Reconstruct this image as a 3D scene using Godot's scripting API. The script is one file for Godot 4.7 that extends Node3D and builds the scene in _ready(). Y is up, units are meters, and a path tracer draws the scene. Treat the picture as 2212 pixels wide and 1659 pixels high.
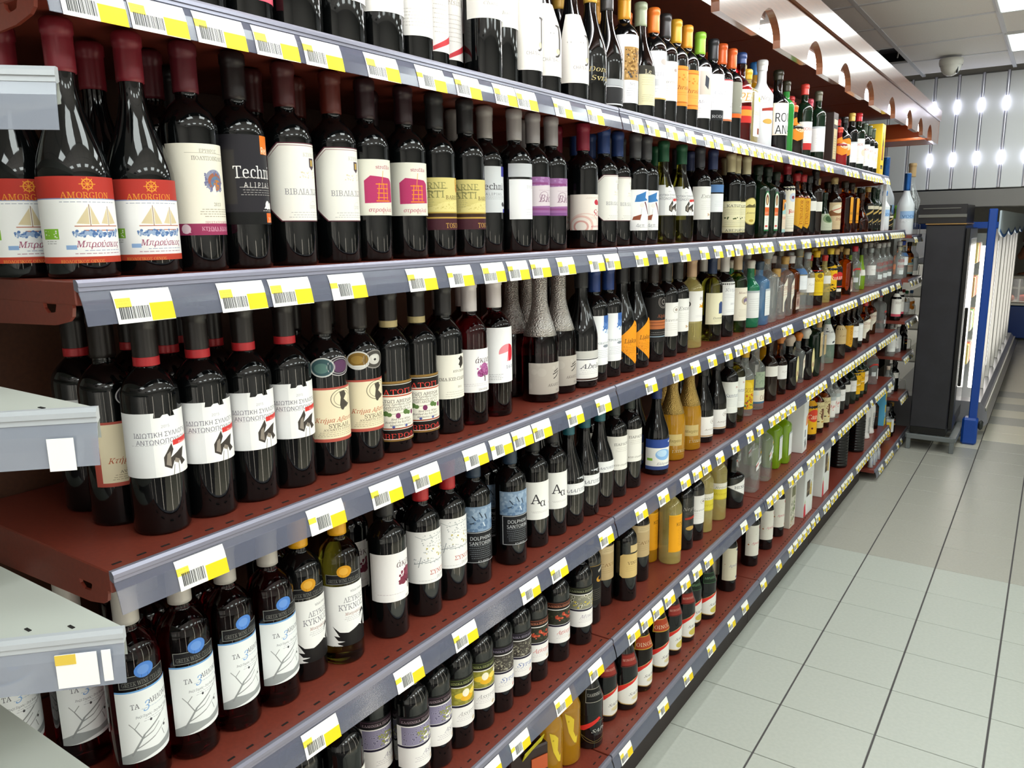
extends Node3D
# A liquor aisle in a shop: one long wall of wine and spirit shelves, canopy with lamps, tiled floor, fridges at the far end.
const XS := -0.9113                     # front plane of the shelves
const XB := -1.335                      # plane of their back panels
const JZ := [-0.4504, -1.7805, -3.1277, -4.1433, -5.4442, -6.25]
const LV := {"A": 1.9708, "B": 1.6387, "C": 1.2869, "D": 0.9289, "E": 0.5741, "F": 0.2128}
const SN := {"A": "top shelf", "B": "second shelf", "C": "third shelf", "D": "fourth shelf", "E": "fifth shelf", "F": "bottom shelf"}
var rng := RandomNumberGenerator.new()
var mats := {}
var meshes := {}
var uvs := {}
var fonts := []
var glyphs := {}
var names := {}

func _ready() -> void:
	rng.seed = 7
	var cam := Camera3D.new()
	cam.name = "camera"
	cam.position = Vector3(0, 1.68973, 0)
	cam.rotation_order = EULER_ORDER_YXZ
	cam.rotation = Vector3(-0.19581, 0.60424, -0.01534)
	cam.fov = 52.21
	cam.near = 0.02
	add_child(cam)
	cam.current = true
	var we := WorldEnvironment.new()
	we.name = "environment"
	var env := Environment.new()
	env.background_mode = Environment.BG_COLOR
	env.background_color = Color(0.05, 0.05, 0.055)
	env.tonemap_mode = Environment.TONE_MAPPER_LINEAR
	env.tonemap_exposure = 0.82
	env.sdfgi_enabled = true
	env.ssao_enabled = true
	env.ssil_enabled = true
	we.environment = env
	add_child(we)
	ceiling_lamps()
	make_atlas()
	room()
	gondola()
	canopy()
	end_unit()
	far_store()
	person()
	bottles()

# ------------------------------------------------------------------ nodes
func numbered(called: String) -> String:
	if not names.has(called):
		names[called] = 0
		return called
	names[called] += 1
	return "%s_%03d" % [called, names[called]]
func tag(o: Node3D, label: String, category: String, group := "") -> Node3D:
	o.set_meta("label", label)
	o.set_meta("category", category)
	if group != "": o.set_meta("group", group)
	return o
func thing(called: String, label: String, category: String, at := Vector3.ZERO, turn := 0.0, group := "") -> Node3D:
	var o := Node3D.new()
	o.name = numbered(called)
	add_child(o)
	o.position = at
	o.rotation.y = turn
	return tag(o, label, category, group)
func structure(called: String) -> Node3D:
	var o := Node3D.new()
	o.name = called
	add_child(o)
	o.set_meta("kind", "structure")
	return o
func part(called: String, m: Mesh, mat: Material, parent: Node3D, at := Vector3.ZERO) -> MeshInstance3D:
	var o := MeshInstance3D.new()
	o.name = called
	o.mesh = m
	o.material_override = mat
	o.position = at
	parent.add_child(o, true)
	return o

# ------------------------------------------------------------------ materials
func mat(key: String, col: Color, rough := 0.5, metal := 0.0) -> StandardMaterial3D:
	if mats.has(key): return mats[key]
	var m := StandardMaterial3D.new()
	m.resource_name = key
	m.albedo_color = col
	m.roughness = rough
	m.metallic = metal
	mats[key] = m
	return m
func hexm(hex: String, rough := 0.35) -> StandardMaterial3D:
	return mat("paint_" + hex + str(rough), Color.html(hex), rough)
func glow(key: String, col: Color, e: float) -> StandardMaterial3D:
	var m := mat(key, col, 0.5)
	m.emission_enabled = true
	m.emission = col
	m.emission_energy_multiplier = e
	return m
func noisy(key: String, a: Color, b: Color, freq: float, scale: Vector3, rough: float, stretch := false) -> StandardMaterial3D:
	if mats.has(key): return mats[key]
	var m := mat(key, Color.WHITE, rough)
	var n := FastNoiseLite.new()
	n.seed = 3 + mats.size()
	n.noise_type = FastNoiseLite.TYPE_SIMPLEX_SMOOTH
	n.frequency = freq
	n.fractal_octaves = 4
	var t := NoiseTexture2D.new()
	t.width = 256
	t.height = 256
	t.seamless = true
	t.noise = n
	var g := Gradient.new()
	g.set_color(0, a)
	g.set_color(1, b)
	t.color_ramp = g
	m.albedo_texture = t
	m.uv1_triplanar = true
	m.uv1_world_triplanar = true
	m.uv1_scale = scale
	return m
func glass(code: String) -> StandardMaterial3D:
	if mats.has("glass_" + code): return mats["glass_" + code]
	var m: StandardMaterial3D
	var solid := {"k": "07090a", "g": "0c1f12", "q": "1a0d06", "w": "dfe6ea", "W": "f2f2ee", "R": "8a1218", "N": "2f8a3a"}
	var lens := {"o": "8f8a2c", "r": "6e0a14", "a": "b4590f", "x": "c01a24"}
	var thin := {"y": ["cfc070", 0.42], "Y": ["c08a10", 0.72], "c": ["c4ccca", 0.17], "n": ["86b010", 0.72], "b": ["4a8ac0", 0.5], "t": ["0f8a5a", 0.62], "p": ["a8c8b4", 0.34]}
	if solid.has(code):
		m = mat("glass_" + code, Color.html(solid[code]), 0.32 if code == "w" else 0.05)
		m.metallic_specular = 0.5
	elif lens.has(code):
		m = mat("glass_" + code, Color(Color.html(lens[code]), 0.0), 0.02)
		m.refraction_enabled = true
		m.refraction_scale = 0.04
	else:
		m = plastic("glass_" + code, Color.html(thin[code][0]), thin[code][1])
		m.roughness = 0.03
	return m
func plastic(key: String, col: Color, alpha: float) -> StandardMaterial3D:
	var m := mat(key, Color(col, alpha), 0.16)
	m.transparency = BaseMaterial3D.TRANSPARENCY_ALPHA
	return m

# ------------------------------------------------------------------ shapes
func new_st() -> SurfaceTool:
	var st := SurfaceTool.new()
	st.begin(Mesh.PRIMITIVE_TRIANGLES)
	return st
func done(st: SurfaceTool) -> ArrayMesh:
	st.generate_normals()
	return st.commit()
func tri(st: SurfaceTool, a: Vector3, b: Vector3, c: Vector3) -> void:
	st.add_vertex(a)
	st.add_vertex(b)
	st.add_vertex(c)
func face(st: SurfaceTool, p: Array, away: Vector3) -> void:
	# a flat convex polygon whose front looks away from the point «away»
	var n: Vector3 = (p[1] - p[0]).cross(p[2] - p[0])
	var mid := Vector3.ZERO
	for v in p: mid += v
	mid /= p.size()
	var q := p
	if n.dot(mid - away) > 0.0:
		q = p.duplicate()
		q.reverse()
	for i in range(1, q.size() - 1):
		tri(st, q[0], q[i], q[i + 1])
func box(st: SurfaceTool, c: Vector3, s: Vector3, bev := 0.0) -> void:
	st.set_smooth_group(-1)
	var h := s / 2.0
	var b := minf(bev, minf(h.x, minf(h.y, h.z)) * 0.9)
	var ax := [Vector3.RIGHT, Vector3.UP, Vector3.BACK]
	for a in 3:
		var u: Vector3 = ax[(a + 1) % 3]
		var v: Vector3 = ax[(a + 2) % 3]
		var n: Vector3 = ax[a]
		var hn := absf(h.dot(n))
		var hu := absf(h.dot(u))
		var hv := absf(h.dot(v))
		for s1 in [-1.0, 1.0]:
			var o: Vector3 = c + n * hn * s1
			face(st, [o + u * (hu - b) + v * (hv - b), o - u * (hu - b) + v * (hv - b), o - u * (hu - b) - v * (hv - b), o + u * (hu - b) - v * (hv - b)], c)
			if b > 0.0:
				for s2 in [-1.0, 1.0]:
					var e1: Vector3 = c + n * hn * s1 + u * (hu - b) * s2
					var e2: Vector3 = c + n * (hn - b) * s1 + u * hu * s2
					face(st, [e1 + v * (hv - b), e1 - v * (hv - b), e2 - v * (hv - b), e2 + v * (hv - b)], c)
	if b > 0.0:
		for sx in [-1.0, 1.0]:
			for sy in [-1.0, 1.0]:
				for sz in [-1.0, 1.0]:
					face(st, [c + Vector3(h.x * sx, (h.y - b) * sy, (h.z - b) * sz), c + Vector3((h.x - b) * sx, h.y * sy, (h.z - b) * sz), c + Vector3((h.x - b) * sx, (h.y - b) * sy, h.z * sz)], c)
func box_mesh(s: Vector3, bev := 0.0, c := Vector3.ZERO) -> ArrayMesh:
	var key := "box%s%s%s" % [s, bev, c]
	if not meshes.has(key):
		var st := new_st()
		box(st, c, s, bev)
		meshes[key] = done(st)
	return meshes[key]
func prism(st: SurfaceTool, pts: PackedVector2Array, o: Vector3, u: Vector3, v: Vector3, w: Vector3) -> void:
	# polygon in the plane (u, v) at o, pushed along w
	st.set_smooth_group(-1)
	var poly := pts
	var area := 0.0
	for i in pts.size(): area += pts[i].cross(pts[(i + 1) % pts.size()])
	if area < 0.0:
		poly = pts.duplicate()
		poly.reverse()
	var idx := Geometry2D.triangulate_polygon(poly)
	var flip := u.cross(v).dot(w) < 0.0
	var at := func(p: Vector2, k: float) -> Vector3: return o + u * p.x + v * p.y + w * k
	for i in range(0, idx.size(), 3):
		var a: Vector2 = poly[idx[i]]
		var b: Vector2 = poly[idx[i + 1]]
		var c: Vector2 = poly[idx[i + 2]]
		if (b - a).cross(c - a) < 0.0:
			var t := b
			b = c
			c = t
		if flip:
			tri(st, at.call(a, 1.0), at.call(b, 1.0), at.call(c, 1.0))
			tri(st, at.call(a, 0.0), at.call(c, 0.0), at.call(b, 0.0))
		else:
			tri(st, at.call(a, 1.0), at.call(c, 1.0), at.call(b, 1.0))
			tri(st, at.call(a, 0.0), at.call(b, 0.0), at.call(c, 0.0))
	var n := poly.size()
	for i in n:
		var p0: Vector3 = at.call(poly[i], 0.0)
		var p1: Vector3 = at.call(poly[(i + 1) % n], 0.0)
		var q0: Vector3 = at.call(poly[i], 1.0)
		var q1: Vector3 = at.call(poly[(i + 1) % n], 1.0)
		if flip:
			tri(st, p0, p1, q1)
			tri(st, p0, q1, q0)
		else:
			tri(st, p0, q1, p1)
			tri(st, p0, q0, q1)
func tube(st: SurfaceTool, path: Array, r: float, n := 8) -> void:
	st.set_smooth_group(1)
	var rings := []
	for i in path.size():
		var d: Vector3 = (path[mini(i + 1, path.size() - 1)] - path[maxi(i - 1, 0)]).normalized()
		var u := d.cross(Vector3.UP if absf(d.y) < 0.9 else Vector3.RIGHT).normalized()
		var v := d.cross(u)
		var ring := []
		for k in n:
			var a := TAU * k / n
			ring.append(path[i] + (u * cos(a) + v * sin(a)) * r)
		rings.append(ring)
	for i in path.size() - 1:
		for k in n:
			var k2 := (k + 1) % n
			tri(st, rings[i][k], rings[i + 1][k], rings[i + 1][k2])
			tri(st, rings[i][k], rings[i + 1][k2], rings[i][k2])
	for e in [0, path.size() - 1]:
		for k in range(1, n - 1):
			if e == 0: tri(st, rings[e][0], rings[e][k], rings[e][k + 1])
			else: tri(st, rings[e][0], rings[e][k + 1], rings[e][k])
func section(a: float, r: float, sq: float, asp: float) -> Vector2:
	var c := cos(a)
	var s := sin(a)
	if sq > 2.01:
		var k := pow(pow(absf(c), sq) + pow(absf(s), sq), -1.0 / sq)
		return Vector2(c * k * r, s * k * r * asp)
	return Vector2(c * r, s * r * asp)
func lathe(st: SurfaceTool, rows: Array, n := 28, asp := 1.0) -> void:
	# rows of [radius, height, squareness]; a row that repeats its height is a crease
	var prev := []
	var group := 1
	for i in rows.size():
		var row: Array = rows[i]
		var ring := []
		for k in n:
			var p := section(TAU * (k + 0.5) / n, row[0], row[2] if row.size() > 2 else 2.0, asp)
			ring.append(Vector3(p.x, row[1], p.y))
		if i > 0:
			if row.size() > 3: group += 1
			st.set_smooth_group(group)
			for k in n:
				var k2 := (k + 1) % n
				if row[0] > 0.0: tri(st, prev[k], ring[k2], ring[k])
				if rows[i - 1][0] > 0.0: tri(st, prev[k], prev[k2], ring[k2])
		prev = ring

# ------------------------------------------------------------------ bottles: outlines
func outline(kind: String) -> Dictionary:
	# r body radius, h height, lo..hi the shoulder, rn neck radius, sq squareness, cap where a capsule starts
	var t := {
		"bord": [0.0375, 0.300, 0.186, 0.228, 0.0146, 2.0, 0.236, 0], "burg": [0.0410, 0.297, 0.118, 0.232, 0.0145, 2.0, 0.238, 1],
		"flute": [0.0365, 0.325, 0.115, 0.262, 0.0140, 2.0, 0.270, 1], "champ": [0.0440, 0.312, 0.120, 0.255, 0.0155, 2.0, 0.190, 1],
		"cone": [0.0440, 0.300, 0.150, 0.245, 0.0145, 2.0, 0.250, 2], "liq": [0.0380, 0.270, 0.160, 0.206, 0.0145, 2.0, 0.238, 1],
		"liqt": [0.0365, 0.305, 0.196, 0.232, 0.0145, 2.0, 0.262, 0], "sq": [0.0390, 0.262, 0.172, 0.204, 0.0150, 5.0, 0.228, 0],
		"sqs": [0.0400, 0.205, 0.126, 0.156, 0.0150, 5.0, 0.172, 0], "squat": [0.0460, 0.205, 0.112, 0.130, 0.0170, 2.0, 0.178, 0],
		"ball": [0.0470, 0.225, 0.060, 0.150, 0.0150, 2.0, 0.186, 1], "mag": [0.0500, 0.370, 0.165, 0.275, 0.0165, 2.0, 0.300, 1],
	}
	var a: Array = t[kind if t.has(kind) else "liq"]
	return {"r": a[0], "h": a[1], "lo": a[2], "hi": a[3], "rn": a[4], "sq": a[5], "cap": a[6], "how": a[7]}
func body_mesh(kind: String, n: int) -> ArrayMesh:
	var key := "body_%s_%d" % [kind, n]
	if meshes.has(key): return meshes[key]
	var st := new_st()
	if kind == "pet":
		var rows := [[0.0, 0.0], [0.044, 0.0], [0.049, 0.006]]
		for i in 11:
			rows.append([0.050, 0.012 + i * 0.0165])
			rows.append([0.050, 0.020 + i * 0.0165])
			rows.append([0.0465, 0.024 + i * 0.0165])
		rows.append_array([[0.050, 0.20], [0.048, 0.222], [0.040, 0.246], [0.024, 0.266], [0.0165, 0.276], [0.0160, 0.292], [0.0, 0.292]])
		lathe(st, rows, n)
	elif kind == "wave":
		lathe(st, [[0.0, 0.0], [0.036, 0.0], [0.040, 0.008], [0.034, 0.03], [0.033, 0.05], [0.038, 0.11], [0.040, 0.16], [0.037, 0.19], [0.026, 0.215], [0.015, 0.232], [0.0145, 0.268], [0.0, 0.27]], n)
	else:
		var o := outline(kind)
		var r: float = o.r
		var sq: float = o.sq
		var rows := [[0.0, 0.0035, sq], [r * 0.72, 0.002, sq], [r * 0.86, 0.0, sq], [r * 0.96, 0.0016, sq], [r, 0.006, sq], [r, o.lo * 0.5, sq], [r, o.lo - 0.004, sq]]
		for i in 13:
			var k := i / 12.0
			var s := 0.0
			if o.how == 0: s = pow(1.0 - pow(k, 2.5), 1.15)
			elif o.how == 1: s = 0.5 + 0.5 * cos(PI * pow(k, 0.92))
			else: s = 1.0 - k
			rows.append([lerpf(o.rn, r, s), lerpf(o.lo, o.hi, k), lerpf(2.0, sq, s * s)])
		var hh: float = o.h
		rows.append_array([[o.rn, o.hi + 0.006, 2.0], [o.rn * 0.95, hh - 0.016, 2.0], [o.rn * 1.07, hh - 0.0145, 2.0], [o.rn * 1.08, hh - 0.004, 2.0], [o.rn * 0.9, hh - 0.001, 2.0], [0.0, hh - 0.001, 2.0]])
		lathe(st, rows, n)
	meshes[key] = done(st)
	return meshes[key]
func neck_rows(kind: String, y0: float, y1: float, grow: float) -> Array:
	# the rows of a sleeve that follows the bottle between two heights
	var o := outline(kind)
	var rows := []
	for i in 9:
		var y := lerpf(y0, y1, i / 8.0)
		var r: float = o.rn * 1.08
		if y < o.hi:
			var k := clampf((y - o.lo) / (o.hi - o.lo), 0.0, 1.0)
			var s := 0.0
			if o.how == 0: s = pow(1.0 - pow(k, 2.5), 1.15)
			elif o.how == 1: s = 0.5 + 0.5 * cos(PI * pow(k, 0.92))
			else: s = 1.0 - k
			r = maxf(r, lerpf(o.rn, o.r, s))
		rows.append([r + grow, y])
	return rows
func cap_mesh(kind: String, style: String) -> ArrayMesh:
	var key := "cap_%s_%s" % [kind, style]
	if meshes.has(key): return meshes[key]
	var st := new_st()
	var o := outline(kind)
	var h: float = o.h
	var rn: float = o.rn
	if kind == "pet":
		lathe(st, [[0.0, 0.276], [0.019, 0.276], [0.019, 0.296], [0.017, 0.3], [0.0, 0.3]], 18)
	elif style == "ball":
		lathe(st, [[0.0, h - 0.012], [rn * 1.1, h - 0.012], [rn * 1.2, h], [rn * 1.7, h + 0.012], [rn * 1.75, h + 0.022], [rn * 1.2, h + 0.036], [0.0, h + 0.04]], 18)
	elif style == "band":
		var rows := neck_rows(kind, o.cap - 0.006, o.cap + 0.006, 0.0011)
		rows.push_front([0.0, o.cap - 0.006])
		rows.append([0.0, o.cap + 0.006])
		lathe(st, rows, 20)
	elif style == "wrap":
		var rows := neck_rows(kind, o.cap - 0.035, h - 0.004, 0.0012)
		rows.push_front([0.0, o.cap - 0.035])
		rows.append([0.0, h + 0.001])
		lathe(st, rows, 20)
	else:
		var rows := [[0.0, o.cap]]
		rows.append_array(neck_rows(kind, o.cap, h - 0.017, 0.0009))
		rows.append_array([[rn * 1.08 + 0.0022, h - 0.0155], [rn * 1.08 + 0.0022, h - 0.003], [rn * 1.0, h + 0.0008], [0.0, h + 0.0008]])
		lathe(st, rows, 20)
	meshes[key] = done(st)
	return meshes[key]
func label_mesh(kind: String, id: String) -> ArrayMesh:
	# a printed paper that follows the glass; its front looks along +x
	var key := "label_%s_%s" % [kind, id]
	if meshes.has(key): return meshes[key]
	var L: Dictionary = uvs[id]
	var o := outline(kind)
	var uv: Rect2 = L.uv
	var st := new_st()
	var half := deg_to_rad(L.deg)
	var n := 16
	var m := 8 if L.y1 > o.lo else 1
	var flat: bool = o.sq > 2.01
	var last := []
	for j in m + 1:
		var y := lerpf(L.y0, L.y1, float(j) / m)
		var r: float = neck_rows(kind, y, y, 0.0)[0][0] if y > o.lo else o.r
		var row := []
		for i in n + 1:
			var a := lerpf(half, -half, float(i) / n)
			var p := Vector3((r + 0.0005) * cos(a), y, (r + 0.0005) * sin(a))
			if flat: p = Vector3(o.r + 0.0006, y, tan(clampf(a, -0.62, 0.62)) * o.r)
			if kind == "wave" or kind == "pet": p = Vector3((0.0512 if kind == "pet" else 0.0405) * cos(a), y, (0.0512 if kind == "pet" else 0.0405) * sin(a))
			row.append([p, Vector3(cos(a), 0, sin(a)) if not flat else Vector3.RIGHT, Vector2(uv.position.x + uv.size.x * i / n, uv.end.y - uv.size.y * j / m)])
		if j > 0:
			for i in n:
				for v in [last[i], row[i], row[i + 1], last[i], row[i + 1], last[i + 1]]:
					st.set_normal(v[1])
					st.set_uv(v[2])
					st.add_vertex(v[0])
		last = row
	meshes[key] = st.commit()
	return meshes[key]

# ------------------------------------------------------------------ print: labels, tags and screens drawn into three sheets
var img: Image
var cw := 0
var ch := 0
var ox := 0
var oy := 0
func make_atlas() -> void:
	for f in ["Droid Sans", "Droid Serif", "Droid Sans Mono"]:
		var sf := SystemFont.new()
		sf.font_names = PackedStringArray([f])
		fonts.append(sf)
	for w in [700]:
		var sb := SystemFont.new()
		sb.font_names = PackedStringArray(["Droid Sans"])
		sb.font_weight = w
		fonts.append(sb)
	var S := 2048
	var sheets := [Image.create_empty(S, S, false, Image.FORMAT_RGBA8), Image.create_empty(S, S, false, Image.FORMAT_RGBA8)]
	var papers := []
	for k in 2:
		sheets[k].fill(Color(1, 1, 1, 0))
		papers.append(mat("printed_paper_%d" % k, Color.WHITE, 0.5))
	var on := 0
	var x := 4
	var y := 4
	var tall := 0
	var rows: Array = []
	for line in LABELS:
		var f: PackedStringArray = line.split("#")
		rows.append(f)
	rows.sort_custom(func(a, b): return int(a[5]) > int(b[5]))
	for f in rows:
		var w := int(f[4])
		var h := int(f[5])
		if x + w + 4 > S:
			x = 4
			y += tall + 4
			tall = 0
		tall = maxi(tall, h)
		if y + h + 4 > S:
			on += 1
			x = 4
			y = 4
			tall = h
		cw = w * 2
		ch = h * 2
		img = Image.create_empty(cw, ch, false, Image.FORMAT_RGBA8)
		img.fill(Color(1, 1, 1, 0))
		for cmd in f[6].split(";"):
			draw(cmd.strip_edges().split("|"))
		img.resize(w, h, Image.INTERPOLATE_BILINEAR)
		sheets[on].blit_rect(img, Rect2i(0, 0, w, h), Vector2i(x, y))
		uvs[f[0]] = {"y0": float(f[1]), "y1": float(f[2]), "deg": float(f[3]), "uv": Rect2((x + 0.5) / S, (y + 0.5) / S, (w - 1.0) / S, (h - 1.0) / S), "mat": papers[on]}
		x += w + 4
	for k in 2:
		var m: StandardMaterial3D = papers[k]
		m.albedo_texture = ImageTexture.create_from_image(sheets[k])
		m.transparency = BaseMaterial3D.TRANSPARENCY_ALPHA_SCISSOR
		m.alpha_scissor_threshold = 0.5
		m.metallic_specular = 0.35
func num(s: String, whole: int) -> float: return float(s) * whole / 100.0
func span(x0: float, x1: float, y: int, c: Color) -> void:
	var a := roundi(x0)
	var b := roundi(x1)
	if b > a: img.fill_rect(Rect2i(a, y, b - a, 1), c)
func fill_poly(p: PackedVector2Array, c: Color) -> void:
	var lo := 1e9
	var hi := -1e9
	for q in p:
		lo = minf(lo, q.y)
		hi = maxf(hi, q.y)
	for y in range(maxi(0, floori(lo)), mini(ch, ceili(hi) + 1)):
		var xs := []
		var yc := y + 0.5
		for i in p.size():
			var a := p[i]
			var b := p[(i + 1) % p.size()]
			if (a.y <= yc) != (b.y <= yc): xs.append(a.x + (yc - a.y) / (b.y - a.y) * (b.x - a.x))
		xs.sort()
		for i in range(0, xs.size() - 1, 2): span(maxf(xs[i], 0), minf(xs[i + 1], cw), y, c)
func ell(cx: float, cy: float, rx: float, ry: float, c: Color) -> void:
	for y in range(maxi(0, floori(cy - ry)), mini(ch, ceili(cy + ry))):
		var k := (y + 0.5 - cy) / ry
		if absf(k) < 1.0: span(maxf(0, cx - rx * sqrt(1 - k * k)), minf(cw, cx + rx * sqrt(1 - k * k)), y, c)
func stroke(a: Vector2, b: Vector2, w: float, c: Color) -> void:
	var d := (b - a).normalized().orthogonal() * w * 0.5
	fill_poly(PackedVector2Array([a + d, b + d, b - d, a - d]), c)
func glyph_tris(s: String, font: int) -> Array:
	var key := "%d %s" % [font, s]
	if not glyphs.has(key):
		var tm := TextMesh.new()
		tm.font = fonts[font]
		tm.text = s
		tm.font_size = 32
		tm.pixel_size = 1.0
		tm.depth = 0.0
		tm.curve_step = 1.0
		tm.width = 100000
		var a := tm.get_mesh_arrays()
		var v: PackedVector3Array = a[Mesh.ARRAY_VERTEX]
		var ix = a[Mesh.ARRAY_INDEX]
		var out := PackedVector2Array()
		var box := Rect2()
		var first := true
		var list = ix if ix != null and ix.size() > 0 else range(v.size())
		for i in list:
			var p := Vector2(v[i].x, -v[i].y)
			if first: box = Rect2(p, Vector2.ZERO)
			first = false
			box = box.expand(p)
			out.append(p)
		glyphs[key] = [out, box]
	return glyphs[key]
func write(s: String, cx: float, cy: float, h: float, c: Color, font: int, shear: float, maxw: float, turned := false) -> void:
	# h is the height of a capital letter
	var g := glyph_tris(s, font)
	var box: Rect2 = g[1]
	var k := h / 23.0
	var kx := k
	if maxw > 0.0 and box.size.x * kx > maxw: kx = maxw / box.size.x
	var t: PackedVector2Array = g[0]
	var mid := box.get_center().x
	for i in range(0, t.size(), 3):
		var p := PackedVector2Array()
		for j in 3:
			var q := t[i + j]
			var w := Vector2((q.x - mid) * kx - q.y * k * shear, (q.y + 0.0) * k)
			if turned: w = Vector2(w.y, -w.x)
			p.append(Vector2(cx, cy) + w)
		fill_poly(p, c)
func draw(a: PackedStringArray) -> void:
	if a[0] == "": return
	var c := Color.html(a[a.size() - 1]) if a[0] in ["B", "R", "C", "E", "O", "L", "M", "Z"] else Color.WHITE
	match a[0]:
		"B": img.fill(c)
		"R": img.fill_rect(Rect2i(roundi(num(a[1], cw)), roundi(num(a[2], ch)), roundi(num(a[3], cw)), maxi(1, roundi(num(a[4], ch)))), c)
		"C": ell(num(a[1], cw), num(a[2], ch), num(a[3], cw), num(a[3], cw), c)
		"E": ell(num(a[1], cw), num(a[2], ch), num(a[3], cw), num(a[4], ch), c)
		"O":
			for i in 40:
				var p := Vector2.from_angle(TAU * i / 40.0) * num(a[3], cw)
				var q := Vector2.from_angle(TAU * (i + 1) / 40.0) * num(a[3], cw)
				var m := Vector2(num(a[1], cw), num(a[2], ch))
				stroke(m + p, m + q, num(a[4], cw), c)
		"L": stroke(Vector2(num(a[1], cw), num(a[2], ch)), Vector2(num(a[3], cw), num(a[4], ch)), num(a[5], cw), c)
		"P":
			var p := PackedVector2Array()
			for s in a[2].split(" "):
				var q := s.split(",")
				p.append(Vector2(num(q[0], cw), num(q[1], ch)))
			fill_poly(p, Color.html(a[1]))
		"T": # text, x, y of the baseline, capital height, colour, font, slant, widest
			write(a[1], num(a[2], cw), num(a[3], ch), num(a[4], ch), Color.html(a[5]), int(a[6]) if a.size() > 6 else 0, float(a[7]) if a.size() > 7 else 0.0, num(a[8], cw) if a.size() > 8 else num("92", cw))
		"V": write(a[1], num(a[2], cw), num(a[3], ch), num(a[4], ch), Color.html(a[5]), int(a[6]) if a.size() > 6 else 0, 0.0, num("300", cw), true)
		"M": # scattered specks: count, x, y, w, h, size, colour
			var r := RandomNumberGenerator.new()
			r.seed = int(a[1]) * 31 + int(a[2])
			for i in int(a[1]):
				var sz := num(a[6], cw) * r.randf_range(0.5, 1.2)
				ell(num(a[2], cw) + r.randf() * num(a[4], cw), num(a[3], ch) + r.randf() * num(a[5], ch), sz, sz, c)
		"Z": # rows of print too small to read: x, y, w, rows, pitch, colour
			var r := RandomNumberGenerator.new()
			r.seed = 5
			for i in int(a[4]):
				var xx := num(a[1], cw) + r.randf() * num(a[3], cw) * 0.12
				var end := num(a[1], cw) + num(a[3], cw) * r.randf_range(0.86, 1.0)
				while xx < end:
					var wl := r.randf_range(0.02, 0.05) * cw
					img.fill_rect(Rect2i(roundi(xx), roundi(num(a[2], ch) + i * num(a[5], ch)), maxi(1, roundi(minf(wl, end - xx))), maxi(1, ch / 130)), c)
					xx += wl + 0.012 * cw
		"K": # bars of a price tag: x, y, w, h
			var r := RandomNumberGenerator.new()
			r.seed = 9
			var xx := num(a[1], cw)
			while xx < num(a[1], cw) + num(a[3], cw):
				var wl := r.randf_range(0.006, 0.02) * cw
				img.fill_rect(Rect2i(roundi(xx), roundi(num(a[2], ch)), maxi(1, roundi(wl)), roundi(num(a[4], ch))), Color(0.15, 0.15, 0.17))
				xx += wl + r.randf_range(0.006, 0.016) * cw

# ------------------------------------------------------------------ lamps and room
func area_light(called: String, parent: Node3D, at: Vector3, size: Vector2, col: Color, energy: float, look: Vector3) -> void:
	var l := AreaLight3D.new()
	l.name = called
	l.area_size = size
	l.light_color = col
	l.light_energy = energy
	l.shadow_enabled = true
	l.area_range = 20.0
	parent.add_child(l, true)
	l.position = at
	if absf(look.y) > 0.9: l.rotation = Vector3(-PI / 2 if look.y < 0.0 else PI / 2, 0, 0)
	else: l.look_at_from_position(at, at + look, Vector3.UP)
func ceiling_lamps() -> void:
	var lit := glow("panel_light", Color(0.95, 1.0, 1.0), 2.2)
	var frame := mat("panel_frame", Color(0.86, 0.87, 0.88), 0.4)
	var where := ["in the row above the aisle, outside the frame", "in the farther row, outside the frame"]
	var nth := ["first", "second", "third", "fourth", "fifth", "sixth", "seventh"]
	for c in 2:
		for i in 7:
			var z := 1.05 - 1.2 * i
			var t := thing("ceiling_light", "square ceiling light panel, %s %s" % [nth[i], where[c]], "ceiling light", Vector3(-0.09 + 1.8 * c, 2.8, z), 0.0, "square light panels in the ceiling")
			if c == 0 and i == 5: tag(t, "bright square ceiling light panel cut by the top right corner of the photo", "ceiling light", "square light panels in the ceiling")
			if c == 0 and i == 6: tag(t, "bright square ceiling light panel nearest the far white wall", "ceiling light", "square light panels in the ceiling")
			part("diffuser", box_mesh(Vector3(0.57, 0.012, 0.57), 0.003), lit, t, Vector3(0, -0.004, 0))
			var st := new_st()
			for s in [-1.0, 1.0]:
				box(st, Vector3(0.2925 * s, 0.0, 0), Vector3(0.013, 0.022, 0.598), 0.002)
				box(st, Vector3(0, 0.0, 0.2925 * s), Vector3(0.572, 0.022, 0.013), 0.002)
			part("frame", done(st), frame, t)
			area_light("lamp", t, Vector3(0, -0.016, 0), Vector2(0.56, 0.56), Color(0.97, 1.0, 0.99), 1.0, Vector3.DOWN)
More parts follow.
